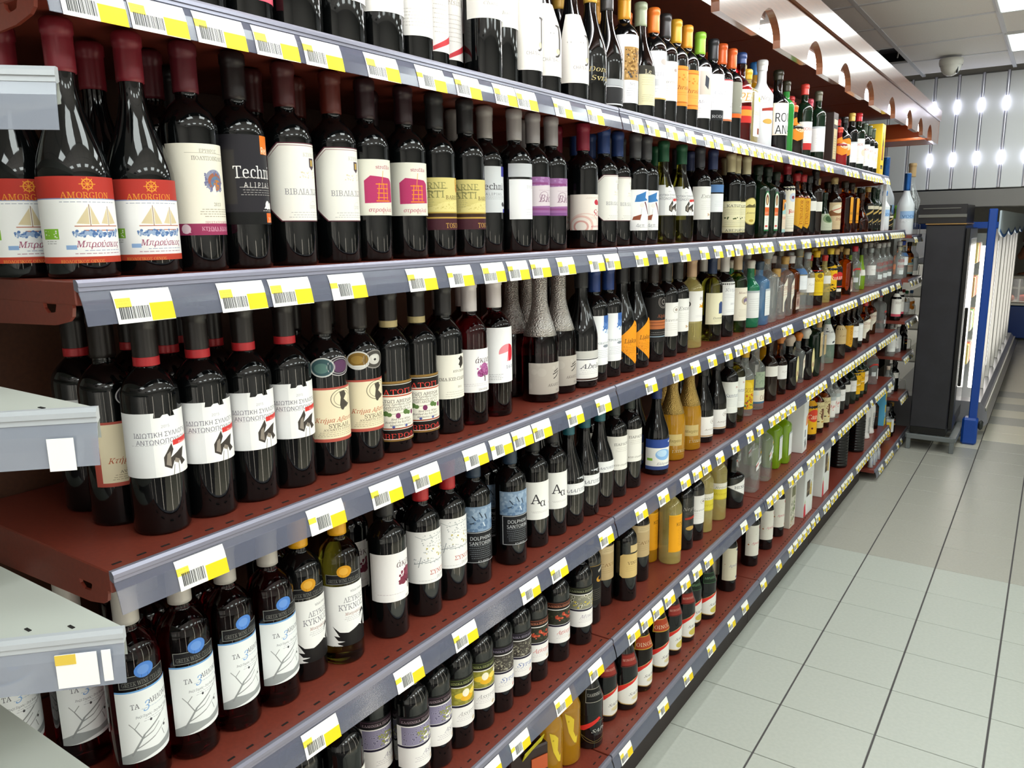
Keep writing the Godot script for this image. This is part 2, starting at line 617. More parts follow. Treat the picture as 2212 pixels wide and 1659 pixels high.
func room() -> void:
	var T := 0.3133
	# floor: a screed with one body per tile, joints left open between them
	var fl := structure("floor")
	part("grout", box_mesh(Vector3(7.2, 0.04, 20.0)), mat("grout", Color(0.30, 0.285, 0.29), 0.8), fl, Vector3(0.9, -0.0235, -6.5))
	var tile := box_mesh(Vector3(T - 0.0062, 0.012, T - 0.0036), 0.0012)
	var tone := [noisy("tile_pale", Color(0.735, 0.75, 0.715), Color(0.70, 0.72, 0.685), 0.09, Vector3.ONE * 2.4, 0.34), noisy("tile_grey", Color(0.69, 0.685, 0.645), Color(0.655, 0.65, 0.61), 0.09, Vector3.ONE * 2.4, 0.34), noisy("tile_cream", Color(0.86, 0.84, 0.76), Color(0.83, 0.81, 0.74), 0.09, Vector3.ONE * 2.4, 0.3)]
	for i in range(-3, 4):
		for j in range(-16, 13):
			var z := -4.1873 + (j + 0.5) * T
			var k := 0 if j >= 0 else 1
			if j < -8: k = 2 if (i * 7 + j * 3) % 5 != 0 and j % 4 != 0 else 1
			part("tile", tile, tone[k], fl, Vector3(-0.6611 + (i + 0.5) * T, -0.006, z))
	var rest := new_st()
	for i in range(-3, 16):
		for j in range(-39, 13):
			if i < 4 and j >= -16: continue
			box(rest, Vector3(-0.6611 + (i + 0.5) * T, -0.006, -4.1873 + (j + 0.5) * T), Vector3(T - 0.0055, 0.012, T - 0.0055))
	part("tiles_beyond", done(rest), tone[2], fl).set_meta("kind", "stuff")
	# ceiling: 0.6 m boards lying in a thin grid, one board missing
	var ce := structure("ceiling")
	var board := box_mesh(Vector3(0.588, 0.015, 0.588), 0.003)
	var bm := noisy("ceiling_board", Color(0.97, 0.965, 0.97), Color(0.94, 0.935, 0.94), 0.12, Vector3.ONE * 3.0, 0.9)
	for i in range(-4, 6):
		for j in range(-13, 4):
			var x := -0.09 + 0.6 * i
			var z := 1.05 + 0.6 * j
			if j % 2 == 0 and (i == 0 or i == 3): continue
			if i == -2 and j == -12: continue
			part("ceiling_board", board, bm, ce, Vector3(x, 2.811, z))
	var grid := new_st()
	for i in range(-4, 7): box(grid, Vector3(-0.39 + 0.6 * i, 2.806, -1.95), Vector3(0.024, 0.014, 10.4))
	for j in range(-12, 5): box(grid, Vector3(0.2, 2.8055, 0.75 + 0.6 * j), Vector3(6.0, 0.014, 0.024))
	part("grid", done(grid), mat("ceiling_grid", Color(0.84, 0.85, 0.88), 0.5), ce)
	part("slab", box_mesh(Vector3(7.2, 0.12, 20.0)), mat("ceiling_void", Color(0.05, 0.05, 0.05), 0.95), ce, Vector3(0.9, 3.4, -6.5))
	part("duct", box_mesh(Vector3(2.2, 0.16, 0.3), 0.02), mat("duct_grey", Color(0.30, 0.30, 0.33), 0.6), ce, Vector3(-1.3, 2.96, -6.34))
	for k in 3:
		var st := new_st()
		var p := []
		for s in 9:
			var u := s / 8.0
			var ends: Array = [[Vector3(-1.09, 3.02, -5.95), Vector3(-1.2, 2.86, -6.3)], [Vector3(-1.12, 3.05, -6.0), Vector3(-1.05, 2.815, -6.30)], [Vector3(-1.24, 2.90, -6.26), Vector3(-1.16, 2.925, -6.05)]][k]
			p.append(ends[0].lerp(ends[1], u) + Vector3(0.05 * sin(PI * u), -0.03 * sin(PI * u), 0))
		tube(st, p, 0.0045, 6)
		var o := part("loose_cable", done(st), mat("cable", Color(0.85, 0.85, 0.82), 0.5), self)
		o.name = numbered("loose_cable")
		tag(o, ["straight thin cable in the open hole of the ceiling", "pale wire reaching out below the hole in the ceiling", "thin cable lying across the open hole of the ceiling"][k], "cable", "cables hanging in the ceiling hole")
	# walls
	var wm := mat("wall_paint", Color(0.86, 0.86, 0.85), 0.8)
	part("wall_body", box_mesh(Vector3(0.1, 3.4, 20.0)), mat("wall_behind", Color(0.55, 0.5, 0.45), 0.8), structure("wall_left"), Vector3(-2.65, 1.7, -6.5))
	part("wall_body", box_mesh(Vector3(0.1, 3.4, 20.0)), wm, structure("wall_right"), Vector3(4.5, 1.7, -6.5))
	part("wall_body", box_mesh(Vector3(7.2, 3.4, 0.1)), wm, structure("wall_near"), Vector3(0.9, 1.7, 3.5))
	part("wall_body", box_mesh(Vector3(7.2, 3.4, 0.1)), noisy("far_plaster", Color(0.80, 0.80, 0.76), Color(0.76, 0.76, 0.73), 0.05, Vector3.ONE, 0.8), structure("wall_far"), Vector3(0.9, 1.7, -16.2))
	# the bulkhead over the fridges: white boards with metal strips between them
	var bh := structure("wall_bulkhead")
	var white := mat("bulkhead_board", Color(0.86, 0.87, 0.88), 0.32)
	part("body", box_mesh(Vector3(7.1, 0.96, 0.3)), mat("bulkhead_core", Color(0.62, 0.61, 0.60), 0.8), bh, Vector3(0.9, 2.42, -7.33))
	part("soffit", box_mesh(Vector3(7.1, 0.13, 0.12), 0.004), mat("bulkhead_soffit", Color(0.50, 0.49, 0.48), 0.8), bh, Vector3(0.9, 1.865, -7.22))
	var strip_x := []
	for i in range(-8, 27): strip_x.append(-0.905 + 0.161 * i)
	for i in strip_x.size() - 1:
		part("wall_board", box_mesh(Vector3(0.138, 0.84, 0.02), 0.003), white, bh, Vector3((strip_x[i] + strip_x[i + 1]) / 2, 2.36, -7.165))
	var chrome := mat("strip_metal", Color(0.80, 0.80, 0.84), 0.28, 0.85)
	for i in strip_x.size():
		var st := new_st()
		var arc := PackedVector2Array()
		for k in 9: arc.append(Vector2(-cos(PI * k / 8.0) * 0.0125, sin(PI * k / 8.0) * 0.009))
		prism(st, arc, Vector3(strip_x[i], 1.945, -7.172), Vector3.RIGHT, Vector3.BACK, Vector3.UP * 0.845)
		part("metal_strip", done(st), chrome, bh)
	var bulb := glow("small_lamp", Color(0.93, 0.93, 1.0), 7.0)
	for i in range(8, 13):
		for k in 2:
			var st := new_st()
			lathe(st, [[0.0, -0.055], [0.011, -0.05], [0.013, -0.02], [0.019, 0.0], [0.013, 0.025], [0.010, 0.05], [0.0, 0.052]], 10)
			var o := thing("strip_lamp", "small bright lamp on the far white wall, %s row, %s" % ["upper" if k == 0 else "lower", ["behind the canopy end", "first right of it", "second right of it", "third right of it", "at the frame edge"][i - 8]], "lamp", Vector3(strip_x[i], 2.555 if k == 0 else 2.165, -7.150), 0.0, "small lamps on the far white wall")
			part("bulb", done(st), bulb, o)
			var l := OmniLight3D.new()
			l.name = "lamp"
			l.light_color = Color(0.9, 0.92, 1.0)
			l.light_energy = 0.0012
			l.light_size = 0.015
			l.omni_range = 12.0
			l.omni_attenuation = 2.0
			l.shadow_enabled = true
			l.position = Vector3(0, 0, 0.04)
			o.add_child(l)
	var dt := thing("dome_camera", "white dome camera on the ceiling tiles near the far wall", "dome camera", Vector3(-0.727, 2.79, -6.414))
	var ds := new_st()
	lathe(ds, [[0.0, -0.005], [0.074, -0.005], [0.076, -0.03], [0.07, -0.05]], 24)
	part("base_ring", done(ds), mat("camera_white", Color(0.88, 0.88, 0.86), 0.3), dt)
	ds = new_st()
	lathe(ds, [[0.0, -0.118], [0.02, -0.116], [0.042, -0.102], [0.058, -0.08], [0.066, -0.05], [0.066, -0.03]], 24)
	part("dome", done(ds), mat("camera_white", Color.WHITE), dt)
	ds = new_st()
	box(ds, Vector3(0.045, -0.085, 0.03), Vector3(0.012, 0.045, 0.018), 0.003)
	part("lens_slot", done(ds), mat("black_gloss", Color(0.03, 0.03, 0.03), 0.2), dt)

# ------------------------------------------------------------------ the long shelf wall
func rail_parts(sh: Node3D, za: float, zb: float, tags: Array, y := 0.0, slot := true) -> void:
	# a silver ridge, a clear strip hanging off it and the paper tags in the strip; za is nearer than zb
	var st := new_st()
	prism(st, PackedVector2Array([Vector2(-0.002, 0.0015), Vector2(0.004, 0.0015), Vector2(0.0075, -0.002), Vector2(0.0085, -0.0065), Vector2(0.007, -0.0068), Vector2(0.0082, -0.0115), Vector2(0.0045, -0.0125), Vector2(-0.002, -0.010)]), Vector3(0, y, zb), Vector3.RIGHT, Vector3.UP, Vector3(0, 0, za - zb))
	var rail := part("price_rail", done(st), mat("rail_silver", Color(0.50, 0.50, 0.56), 0.32, 0.3), sh)
	st = new_st()
	prism(st, PackedVector2Array([Vector2(0.0075, -0.0115), Vector2(0.0122, -0.022), Vector2(0.0158, -0.034), Vector2(0.0195, -0.0505), Vector2(0.0183, -0.0507), Vector2(0.0146, -0.0344), Vector2(0.011, -0.0225), Vector2(0.0060, -0.0125)]), Vector3(0, y, zb), Vector3.RIGHT, Vector3.UP, Vector3(0, 0, za - zb))
	part("clear_strip", done(st), plastic("rail_clear", Color(0.40, 0.42, 0.50), 0.55), rail)
	for t in tags:
		var kind: String = ["tag_a", "tag_b", "tag_c", "tag_a"][rng.randi() % 4] if sh.name.begins_with("shelf") else "tag_d"
		part("price_tag", tag_mesh(kind), atlas_of(kind), rail, Vector3(0, y, t))
func atlas_of(id: String) -> StandardMaterial3D: return uvs[id].mat
func tag_mesh(kind: String) -> ArrayMesh:
	if meshes.has(kind): return meshes[kind]
	var uv: Rect2 = uvs[kind].uv
	var st := new_st()
	var line := [Vector2(0.0092, -0.0135), Vector2(0.0131, -0.022), Vector2(0.0167, -0.034), Vector2(0.0206, -0.0515)]
	var hw := 0.0365 if kind != "tag_d" else 0.045
	for i in 3:
		var q := []
		for s in [[i, -1.0], [i + 1, -1.0], [i + 1, 1.0], [i, 1.0]]:
			var p: Vector2 = line[s[0]]
			q.append([Vector3(p.x, p.y, -hw * s[1]), Vector2(uv.position.x + uv.size.x * (0.5 + 0.5 * s[1]), uv.position.y + uv.size.y * s[0] / 3.0)])
		var nrm := Vector3(0.93, 0.35, 0)
		for k in [0, 3, 2, 0, 2, 1]:
			st.set_normal(nrm)
			st.set_uv(q[k][1])
			st.add_vertex(q[k][0])
	meshes[kind] = st.commit()
	return meshes[kind]
func bracket_mesh() -> ArrayMesh:
	# pressed end plate of a shelf, split through its keyhole so that the hole stays open
	var st := new_st()
	var w := Vector3(0, 0, 0.004)
	prism(st, PackedVector2Array([Vector2(-0.01, 0.0), Vector2(-0.055, 0.0), Vector2(-0.055, -0.018), Vector2(-0.048, -0.020), Vector2(-0.046, -0.028), Vector2(-0.050, -0.036), Vector2(-0.055, -0.037), Vector2(-0.055, -0.052), Vector2(-0.022, -0.046), Vector2(-0.012, -0.040), Vector2(-0.009, -0.030)]), Vector3.ZERO, Vector3.RIGHT, Vector3.UP, w)
	prism(st, PackedVector2Array([Vector2(-0.055, 0.0), Vector2(-0.42, 0.0), Vector2(-0.42, -0.065), Vector2(-0.40, -0.064), Vector2(-0.055, -0.052), Vector2(-0.055, -0.037), Vector2(-0.068, -0.038), Vector2(-0.076, -0.032), Vector2(-0.078, -0.022), Vector2(-0.07, -0.018), Vector2(-0.055, -0.018)]), Vector3.ZERO, Vector3.RIGHT, Vector3.UP, w)
	return done(st)
func gondola() -> void:
	var brown := noisy("shelf_brown", Color(0.50, 0.22, 0.165), Color(0.44, 0.19, 0.145), 0.2, Vector3.ONE * 2.0, 0.38)
	var back := noisy("back_brown", Color(0.33, 0.20, 0.13), Color(0.28, 0.165, 0.11), 0.2, Vector3.ONE * 2.0, 0.55)
	var dark := mat("slot_dark", Color(0.05, 0.03, 0.025), 0.8)
	var fr := thing("shelving_frame", "brown metal back frame and plinth of the long bottle shelving", "shelving frame", Vector3(0, 0, 0))
	for i in 5:
		var zm: float = (JZ[i] + JZ[i + 1]) / 2
		var len: float = JZ[i] - JZ[i + 1]
		part("back_panel", box_mesh(Vector3(0.012, 1.9, len - 0.006)), back, fr, Vector3(XB - 0.006, 1.02, zm))
		if i < 4: part("plinth", box_mesh(Vector3(0.03, 0.135, len - 0.004), 0.002), mat("plinth", Color(0.15, 0.10, 0.09), 0.6), fr, Vector3(XS - 0.05, 0.0675, zm))
	for i in 6: part("upright", box_mesh(Vector3(0.05, 2.06, 0.03), 0.003), brown, fr, Vector3(XB - 0.042, 1.03, JZ[i]))
	var bm := bracket_mesh()
	var bay := ["nearest bay", "second bay", "third bay", "fourth bay", "farthest bay"]
	for key in ["A", "B", "C", "D", "E", "F"]:
		for i in 5:
			if key == "A" and i == 4: continue
			var za: float = JZ[i] - 0.003
			var zb: float = JZ[i + 1] + 0.003
			var y: float = LV[key]
			var sh := thing("shelf", "brown metal shelf board with price rail, %s, %s" % [SN[key], bay[i]], "shelf", Vector3(XS, y, 0), 0.0, "brown metal shelves of the bottle wall")
			var st := new_st()
			box(st, Vector3(-0.2095, -0.014, (za + zb) / 2), Vector3(0.417, 0.028, za - zb), 0.0015)
			part("board", done(st), brown, sh)
			if i < 3 and key > "B":
				st = new_st()
				var n := int((za - zb) / 0.033)
				for k in n: box(st, Vector3(-0.020, 0.0003, za - 0.02 - 0.033 * k), Vector3(0.0035, 0.0007, 0.012))
				part("slot_row", done(st), dark, sh).set_meta("kind", "stuff")
			part("bracket", bm, brown, sh, Vector3(-0.002, -0.001, za - 0.0045))
			part("bracket", bm, brown, sh, Vector3(-0.002, -0.001, zb + 0.0005))
			var tags := []
			for t in TAGS[key].split(" "):
				var z := float(t)
				if z < za - 0.036 and z > zb + 0.034: tags.append(z)
			rail_parts(sh, za, zb, tags)
	# far end: a shallow rack with wire fences beside the fridge
	var wire := mat("wire_white", Color(0.80, 0.80, 0.76), 0.35, 0.3)
	var ends := [["B", 1.600, -6.27, -6.72], ["C", 1.287, -6.27, -6.86], ["D", 0.985, -6.27, -6.82], ["E", 0.720, -6.27, -6.76], ["F", 0.415, -6.27, -6.66], ["G", 0.075, -5.47, -6.86]]
	var say := ["topmost", "second from the top", "third from the top", "fourth from the top", "second from the floor", "lowest, near the floor"]
	for k in ends.size():
		var e: Array = ends[k]
		var sx := -0.862
		var sh := thing("shelf_end", "short end shelf with wire fence beside the black fridge, %s" % say[k], "shelf", Vector3(sx, e[1], 0), 0.0, "short end shelves by the fridge")
		part("board", box_mesh(Vector3(0.40, 0.02, e[2] - e[3])), brown, sh, Vector3(-0.2, -0.0105, (e[2] + e[3]) / 2))
		var tags := []
		var z: float = e[2] - 0.05
		while z > e[3] + 0.04:
			if rng.randf() < 0.75: tags.append(z)
			z -= 0.08
		rail_parts(sh, e[2], e[3], tags)
		if k < 5:
			var st := new_st()
			for q in 3:
				var x := -0.01 - 0.07 * q
				tube(st, [Vector3(x, 0, e[3] + 0.012), Vector3(x, 0.07, e[3] + 0.012), Vector3(x - 0.006, 0.078, e[3] + 0.012), Vector3(x - 0.044, 0.078, e[3] + 0.012), Vector3(x - 0.05, 0.07, e[3] + 0.012), Vector3(x - 0.05, 0, e[3] + 0.012)], 0.0026, 6)
			part("wire_fence", done(st), wire, sh)
	var post := thing("shelf_post", "slim white upright at the far end of the top shelf", "post", Vector3(XS - 0.012, 1.783, -5.462))
	part("tube", box_mesh(Vector3(0.02, 0.285, 0.014), 0.002), mat("post_white", Color(0.85, 0.85, 0.86), 0.4), post)

# ------------------------------------------------------------------ wooden canopy with lamps behind its cut-out board
func canopy() -> void:
	var wood := noisy("canopy_wood", Color(0.50, 0.29, 0.16), Color(0.42, 0.235, 0.125), 0.03, Vector3(6, 14, 0.8), 0.3)
	wood.clearcoat_enabled = true
	wood.clearcoat = 0.8
	wood.clearcoat_roughness = 0.12
	var under := noisy("canopy_under", Color(0.44, 0.205, 0.12), Color(0.37, 0.165, 0.095), 0.04, Vector3(2, 2, 2), 0.4)
	var c := thing("canopy", "varnished wooden canopy with scalloped front board over the top shelf", "canopy")
	var z0 := -0.45
	var z1 := -6.28
	for i in 5:
		var a: float = [-0.45, -1.85, -3.23, -4.55, -5.3][i]
		var b: float = [-1.85, -3.23, -4.55, -5.3, -6.26][i]
		part("soffit_board", box_mesh(Vector3(0.57, 0.018, a - b - 0.006), 0.002), under, c, Vector3(-1.045, 2.412, (a + b) / 2))
		part("back_board", box_mesh(Vector3(0.016, 0.42, a - b - 0.006), 0.002), under, c, Vector3(-1.321, 2.186, (a + b) / 2))
	var holes := [0.873, 1.393, 1.913, 2.433, 2.953, 3.413, 3.895, 4.456, 5.019, 5.442, 5.851]
	var edge := PackedVector2Array([Vector2(-z0, 2.36), Vector2(-z0, 2.212)])
	for h in holes:
		var w := 0.105
		for k in 21:
			var t := PI * k / 20.0
			edge.append(Vector2(h - cos(t) * w * (1.0 - 0.3 * pow(sin(t), 2.0)), 2.212 + pow(sin(t), 0.75) * 0.09))
	edge.append(Vector2(-z1, 2.212))
	edge.append(Vector2(-z1, 2.36))
	var st := new_st()
	prism(st, edge, Vector3(-0.772, 0, 0), Vector3(0, 0, -1), Vector3.UP, Vector3(0.022, 0, 0))
	part("front_board", done(st), wood, c)
	part("cornice", box_mesh(Vector3(0.034, 0.072, z0 - z1), 0.004), wood, c, Vector3(-0.757, 2.397, (z0 + z1) / 2))
	part("end_board", box_mesh(Vector3(0.60, 0.15, 0.022), 0.002), mat("end_wood", Color(0.62, 0.30, 0.10), 0.35), c, Vector3(-1.05, 2.29, z1 + 0.012))
	part("end_shelf", box_mesh(Vector3(0.56, 0.016, 0.36), 0.002), mat("end_wood", Color.WHITE), c, Vector3(-1.06, 2.224, z1 + 0.21))
	for i in 8:
		var z := -0.85 - 0.71 * i
		var f := thing("tube_lamp", "white fluorescent tube lamp behind the scalloped canopy board, %s" % ["nearest", "second from the front", "third from the front", "fourth", "fifth", "third from the far end", "second from the far end", "farthest"][i], "tube lamp", Vector3(-0.842, 2.300, z), 0.0, "tube lamps behind the canopy board")
		part("batten", box_mesh(Vector3(0.05, 0.04, 0.66), 0.004), mat("batten", Color(0.85, 0.85, 0.85), 0.4), f, Vector3(0, 0.034, 0))
		part("reflector", box_mesh(Vector3(0.006, 0.09, 0.70), 0.002), mat("reflector", Color(0.9, 0.9, 0.9), 0.3), f, Vector3(-0.048, 0.054, 0))
		st = new_st()
		tube(st, [Vector3(0, 0, -0.31), Vector3(0, 0, 0.31)], 0.013, 12)
		part("tube", done(st), glow("tube_light", Color(1, 1, 1), 9.0), f)
		area_light("lamp", f, Vector3(0.0, -0.016, 0), Vector2(0.02, 0.6), Color(1, 1, 1), 0.2, Vector3.DOWN)

# ------------------------------------------------------------------ white corner shelves at the left edge
func end_unit() -> void:
	var w := mat("white_shelf", Color(0.72, 0.74, 0.71), 0.4)
	var say := ["topmost, above eye level", "second from the top", "third, with white tag", "lowest"]
	var ys := [1.827, 1.535, 1.317, 1.118]
	var dir := Vector3(-0.690, 0, 0.724)
	for i in 4:
		var y: float = ys[i]
		var c := Vector3(-0.708, y, -0.360)
		var s := thing("white_shelf", "pale grey corner shelf with clear rail at the left edge, %s" % say[i], "shelf", c, 0.0, "pale corner shelves at the left edge")
		var st := new_st()
		prism(st, PackedVector2Array([Vector2(0, 0), Vector2(-0.345, -0.362), Vector2(-0.9, -0.362), Vector2(-0.9, 0.0)]), Vector3(0, -0.028, 0), Vector3.RIGHT, Vector3.FORWARD, Vector3(0, 0.028, 0))
		part("board", done(st), w, s)
		for k in 2: part("slot", box_mesh(Vector3(0.009, 0.0007, 0.003)), mat("slot_dark", Color.BLACK), s, Vector3(-0.045 - 0.03 * k, 0.0003, 0.028 + 0.026 * k))
		var holder := Node3D.new()
		holder.name = "front_rail"
		s.add_child(holder)
		holder.position = Vector3(0, 0, 0)
		# its own x axis looks out of the front edge, its z axis runs back along the edge to the corner
		holder.basis = Basis(Vector3(0.724, 0, 0.690), Vector3.UP, Vector3(-0.690, 0, 0.724))
		st = new_st()
		prism(st, PackedVector2Array([Vector2(-0.002, 0.0015), Vector2(0.004, 0.0015), Vector2(0.0075, -0.002), Vector2(0.0085, -0.0065), Vector2(0.007, -0.0068), Vector2(0.0082, -0.0115), Vector2(0.0045, -0.0125), Vector2(-0.002, -0.010)]), Vector3.ZERO, Vector3.RIGHT, Vector3.UP, Vector3(0, 0, 0.5))
		part("price_rail", done(st), mat("rail_pale", Color(0.70, 0.72, 0.74), 0.3), holder)
		st = new_st()
		prism(st, PackedVector2Array([Vector2(0.0075, -0.0115), Vector2(0.0102, -0.022), Vector2(0.0118, -0.034), Vector2(0.0135, -0.0505), Vector2(0.0123, -0.0507), Vector2(0.0106, -0.0344), Vector2(0.009, -0.0225), Vector2(0.0060, -0.0125)]), Vector3.ZERO, Vector3.RIGHT, Vector3.UP, Vector3(0, 0, 0.5))
		part("clear_strip", done(st), plastic("rail_white_clear", Color(0.62, 0.65, 0.71), 0.62), holder)
		if i == 2:
			part("price_tag", box_mesh(Vector3(0.001, 0.034, 0.036)), mat("tag_white", Color(0.93, 0.92, 0.91), 0.5), holder, Vector3(0.0142, -0.031, 0.041))
			part("price_tag", box_mesh(Vector3(0.0008, 0.010, 0.018)), mat("tag_yellow", Color(0.92, 0.80, 0.32), 0.5), holder, Vector3(0.0150, -0.019, 0.050))
			part("price_tag", box_mesh(Vector3(0.001, 0.032, 0.008)), mat("tag_white", Color.WHITE), holder, Vector3(0.0134, -0.030, 0.015))
		if i == 1: part("price_tag", box_mesh(Vector3(0.0008, 0.030, 0.022)), mat("tag_white", Color.WHITE), holder, Vector3(0.0150, -0.038, 0.030))
	var p := thing("white_post", "pale upright carrying the corner shelves outside the left edge", "post", Vector3(-1.636, 0, -0.18))
	part("tube", box_mesh(Vector3(0.05, 2.1, 0.36), 0.004), w, p, Vector3(0, 1.05, 0))

# ------------------------------------------------------------------ fridges and counter at the far end
func far_store() -> void:
	var black := noisy("fridge_black", Color(0.17, 0.17, 0.195), Color(0.135, 0.135, 0.155), 0.02, Vector3.ONE, 0.32)
	var blue := mat("cabinet_blue", Color(0.055, 0.27, 0.62), 0.38)
	var grey := mat("stand_grey", Color(0.42, 0.44, 0.44), 0.45)
	var steel := mat("fridge_steel", Color(0.66, 0.66, 0.62), 0.3, 0.5)
	# black upright fridge on its stand
	var f := thing("black_fridge", "tall black fridge with lit glass door at the end of the shelves", "fridge", Vector3(-0.73, 0.14, -6.765))
	var st := new_st()
	box(st, Vector3(0.055, 0.78, 0), Vector3(0.25, 1.50, 0.60), 0.008)
	part("body", done(st), black, f)
	part("base_panel", box_mesh(Vector3(0.24, 0.06, 0.59), 0.004), mat("black_gloss", Color.BLACK), f, Vector3(0.055, 0.01, 0))
	part("header", box_mesh(Vector3(0.31, 0.135, 0.56), 0.004), mat("header_dark", Color(0.10, 0.09, 0.10), 0.35), f, Vector3(0.025, 1.605, 0.0))
	part("header_strip", box_mesh(Vector3(0.31, 0.022, 0.008), 0.002), mat("header_grey", Color(0.42, 0.42, 0.40), 0.35), f, Vector3(0.025, 1.592, 0.286))
	part("header_strip", box_mesh(Vector3(0.24, 0.006, 0.008), 0.001), mat("header_grey", Color.WHITE), f, Vector3(0.02, 1.645, 0.286))
	part("top_trim", box_mesh(Vector3(0.26, 0.008, 0.61), 0.002), mat("brass_trim", Color(0.75, 0.60, 0.38), 0.3, 0.7), f, Vector3(0.055, 1.535, 0))
	var door := part("door", box_mesh(Vector3(0.03, 1.47, 0.60), 0.006), mat("door_black", Color(0.07, 0.07, 0.075), 0.3), f, Vector3(0.197, 0.77, 0))
	part("glass_pane", box_mesh(Vector3(0.008, 1.30, 0.46), 0.002), plastic("door_glass", Color(0.25, 0.27, 0.26), 0.35), door, Vector3(0.013, 0.01, -0.02))
	part("handle", box_mesh(Vector3(0.022, 0.58, 0.02), 0.005), mat("black_gloss", Color.BLACK), door, Vector3(0.032, -0.12, 0.24))
	var sd := thing("fridge_stand", "grey steel stand with square legs under the black fridge", "stand", Vector3(-0.652, 0, -6.76))
	st = new_st()
	for s in [-1.0, 1.0]:
		box(st, Vector3(0, 0.10, 0.30 * s), Vector3(0.32, 0.035, 0.035), 0.003)
		box(st, Vector3(0.145 * s, 0.10, 0), Vector3(0.05, 0.035, 0.60), 0.003)
	part("top_frame", done(st), grey, sd)
	for a in [-1.0, 1.0]:
		for b in [-1.0, 1.0]: part("leg", box_mesh(Vector3(0.03, 0.085, 0.03), 0.003), grey, sd, Vector3(0.145 * a, 0.0425, 0.30 * b))
	# blue frame post in front of the freezer row
	var bp := thing("blue_post", "blue upright end post with blue foot beside the black fridge", "post", Vector3(-0.425, 0, -6.84))
	part("upright", box_mesh(Vector3(0.055, 1.58, 0.05), 0.006), blue, bp, Vector3(0.012, 0.99, 0))
	part("foot", box_mesh(Vector3(0.105, 0.21, 0.10), 0.016), blue, bp, Vector3(-0.001, 0.105, 0))
	part("bumper", box_mesh(Vector3(0.03, 0.06, 0.10), 0.012), mat("bumper", Color(0.16, 0.18, 0.17), 0.6), bp, Vector3(0.068, 0.15, -0.02))
	# long freezer row with lit doors
	var c := thing("blue_freezer", "long lit freezer row with upright bright lamps along the aisle", "freezer", Vector3(-0.41, 0, -9.55))
	st = new_st()
	prism(st, PackedVector2Array([Vector2(-0.7, 0), Vector2(0.0, 0), Vector2(0.085, 0.11), Vector2(0.07, 0.20), Vector2(0.02, 0.27), Vector2(-0.7, 0.27)]), Vector3(0, 0.0, 2.40), Vector3.RIGHT, Vector3.UP, Vector3(0, 0, -4.8))
	part("base", done(st), mat("freezer_base", Color(0.60, 0.60, 0.62), 0.3, 0.4), c)
	part("bumper_rail", box_mesh(Vector3(0.016, 0.03, 4.8), 0.004), steel, c, Vector3(0.062, 0.215, 0))
	part("back_plate", box_mesh(Vector3(0.04, 1.40, 4.8)), mat("cabinet_inside", Color(0.9, 0.9, 0.86), 0.5), c, Vector3(-0.68, 0.96, 0))
	part("top_plate", box_mesh(Vector3(0.70, 0.05, 4.8), 0.006), blue, c, Vector3(-0.33, 1.66, 0))
	part("end_glass", box_mesh(Vector3(0.60, 1.30, 0.008)), plastic("case_glass", Color(0.9, 0.95, 0.95), 0.08), c, Vector3(-0.34, 0.95, 2.39))
	for k in 8:
		var z := 2.37 - 0.62 * k
		part("door_frame", box_mesh(Vector3(0.03, 1.36, 0.045), 0.004), mat("door_alu", Color(0.80, 0.80, 0.78), 0.3, 0.3), c, Vector3(-0.02, 0.95, z))
		st = new_st()
		tube(st, [Vector3(-0.055, 0.36, z - 0.12), Vector3(-0.055, 1.5, z - 0.12)], 0.036, 10)
		part("tube", done(st), glow("freezer_tube", Color(1, 0.98, 0.95), 7.0), c)
		area_light("lamp", c, Vector3(-0.02, 0.95, z - 0.1), Vector2(0.03, 1.1), Color(1, 0.98, 0.94), 2.6, Vector3(1, 0, 0.35).normalized())
		area_light("lamp", c, Vector3(-0.085, 0.95, z - 0.1), Vector2(0.03, 1.1), Color(1, 0.96, 0.88), 0.12, Vector3(-1, 0, 0.25).normalized())
	for k in 4: part("shelf", box_mesh(Vector3(0.5, 0.012, 4.7), 0.002), steel, c, Vector3(-0.38, 0.55 + 0.27 * k, 0))
	st = new_st()
	var sag := PackedVector2Array()
	var wave := PackedVector2Array()
	for k in 41:
		sag.append(Vector2(0.12 * k, -0.05 * absf(sin(PI * k / 10.0)) - 0.03))
		wave.append(Vector2(0.12 * k, -0.05 * absf(sin(PI * k / 10.0)) - 0.032))
	for k in range(40, -1, -1): wave.append(Vector2(0.12 * k, -0.05 * absf(sin(PI * k / 10.0)) - 0.008))
	sag.append_array([Vector2(4.8, 0.13), Vector2(0, 0.13)])
	prism(st, sag, Vector3(0.02, 1.64, 2.40), Vector3(0, 0, -1), Vector3.UP, Vector3(0.012, 0, 0))
	part("pelmet", done(st), mat("pelmet_white", Color(0.80, 0.86, 0.90), 0.5), c)
	st = new_st()
	prism(st, wave, Vector3(0.0325, 1.64, 2.40), Vector3(0, 0, -1), Vector3.UP, Vector3(0.002, 0, 0))
	part("pelmet_edge", done(st), mat("pelmet_blue", Color(0.25, 0.45, 0.72), 0.5), c)
	var goods := [["e8c82a", "yellow"], ["d85a2a", "orange"], ["f0e8d0", "cream"], ["7ab83a", "green"], ["e0a030", "amber"], ["c8342a", "red"]]
	for k in 4:
		for j in 3:
			var g: Array = goods[(k * 2 + j) % 6]
			var b := thing("food_carton", "small %s carton on the %s shelf behind the near freezer glass" % [g[1], ["lowest", "second", "third", "highest"][k]], "carton", Vector3(-0.56, 0.5565 + 0.27 * k, -7.26 - 0.14 * j), 0.0, "cartons in the freezer row")
			st = new_st()
			box(st, Vector3(0, 0.08, 0), Vector3(0.09, 0.16, 0.10), 0.006)
			part("body", done(st), hexm(g[0]), b)
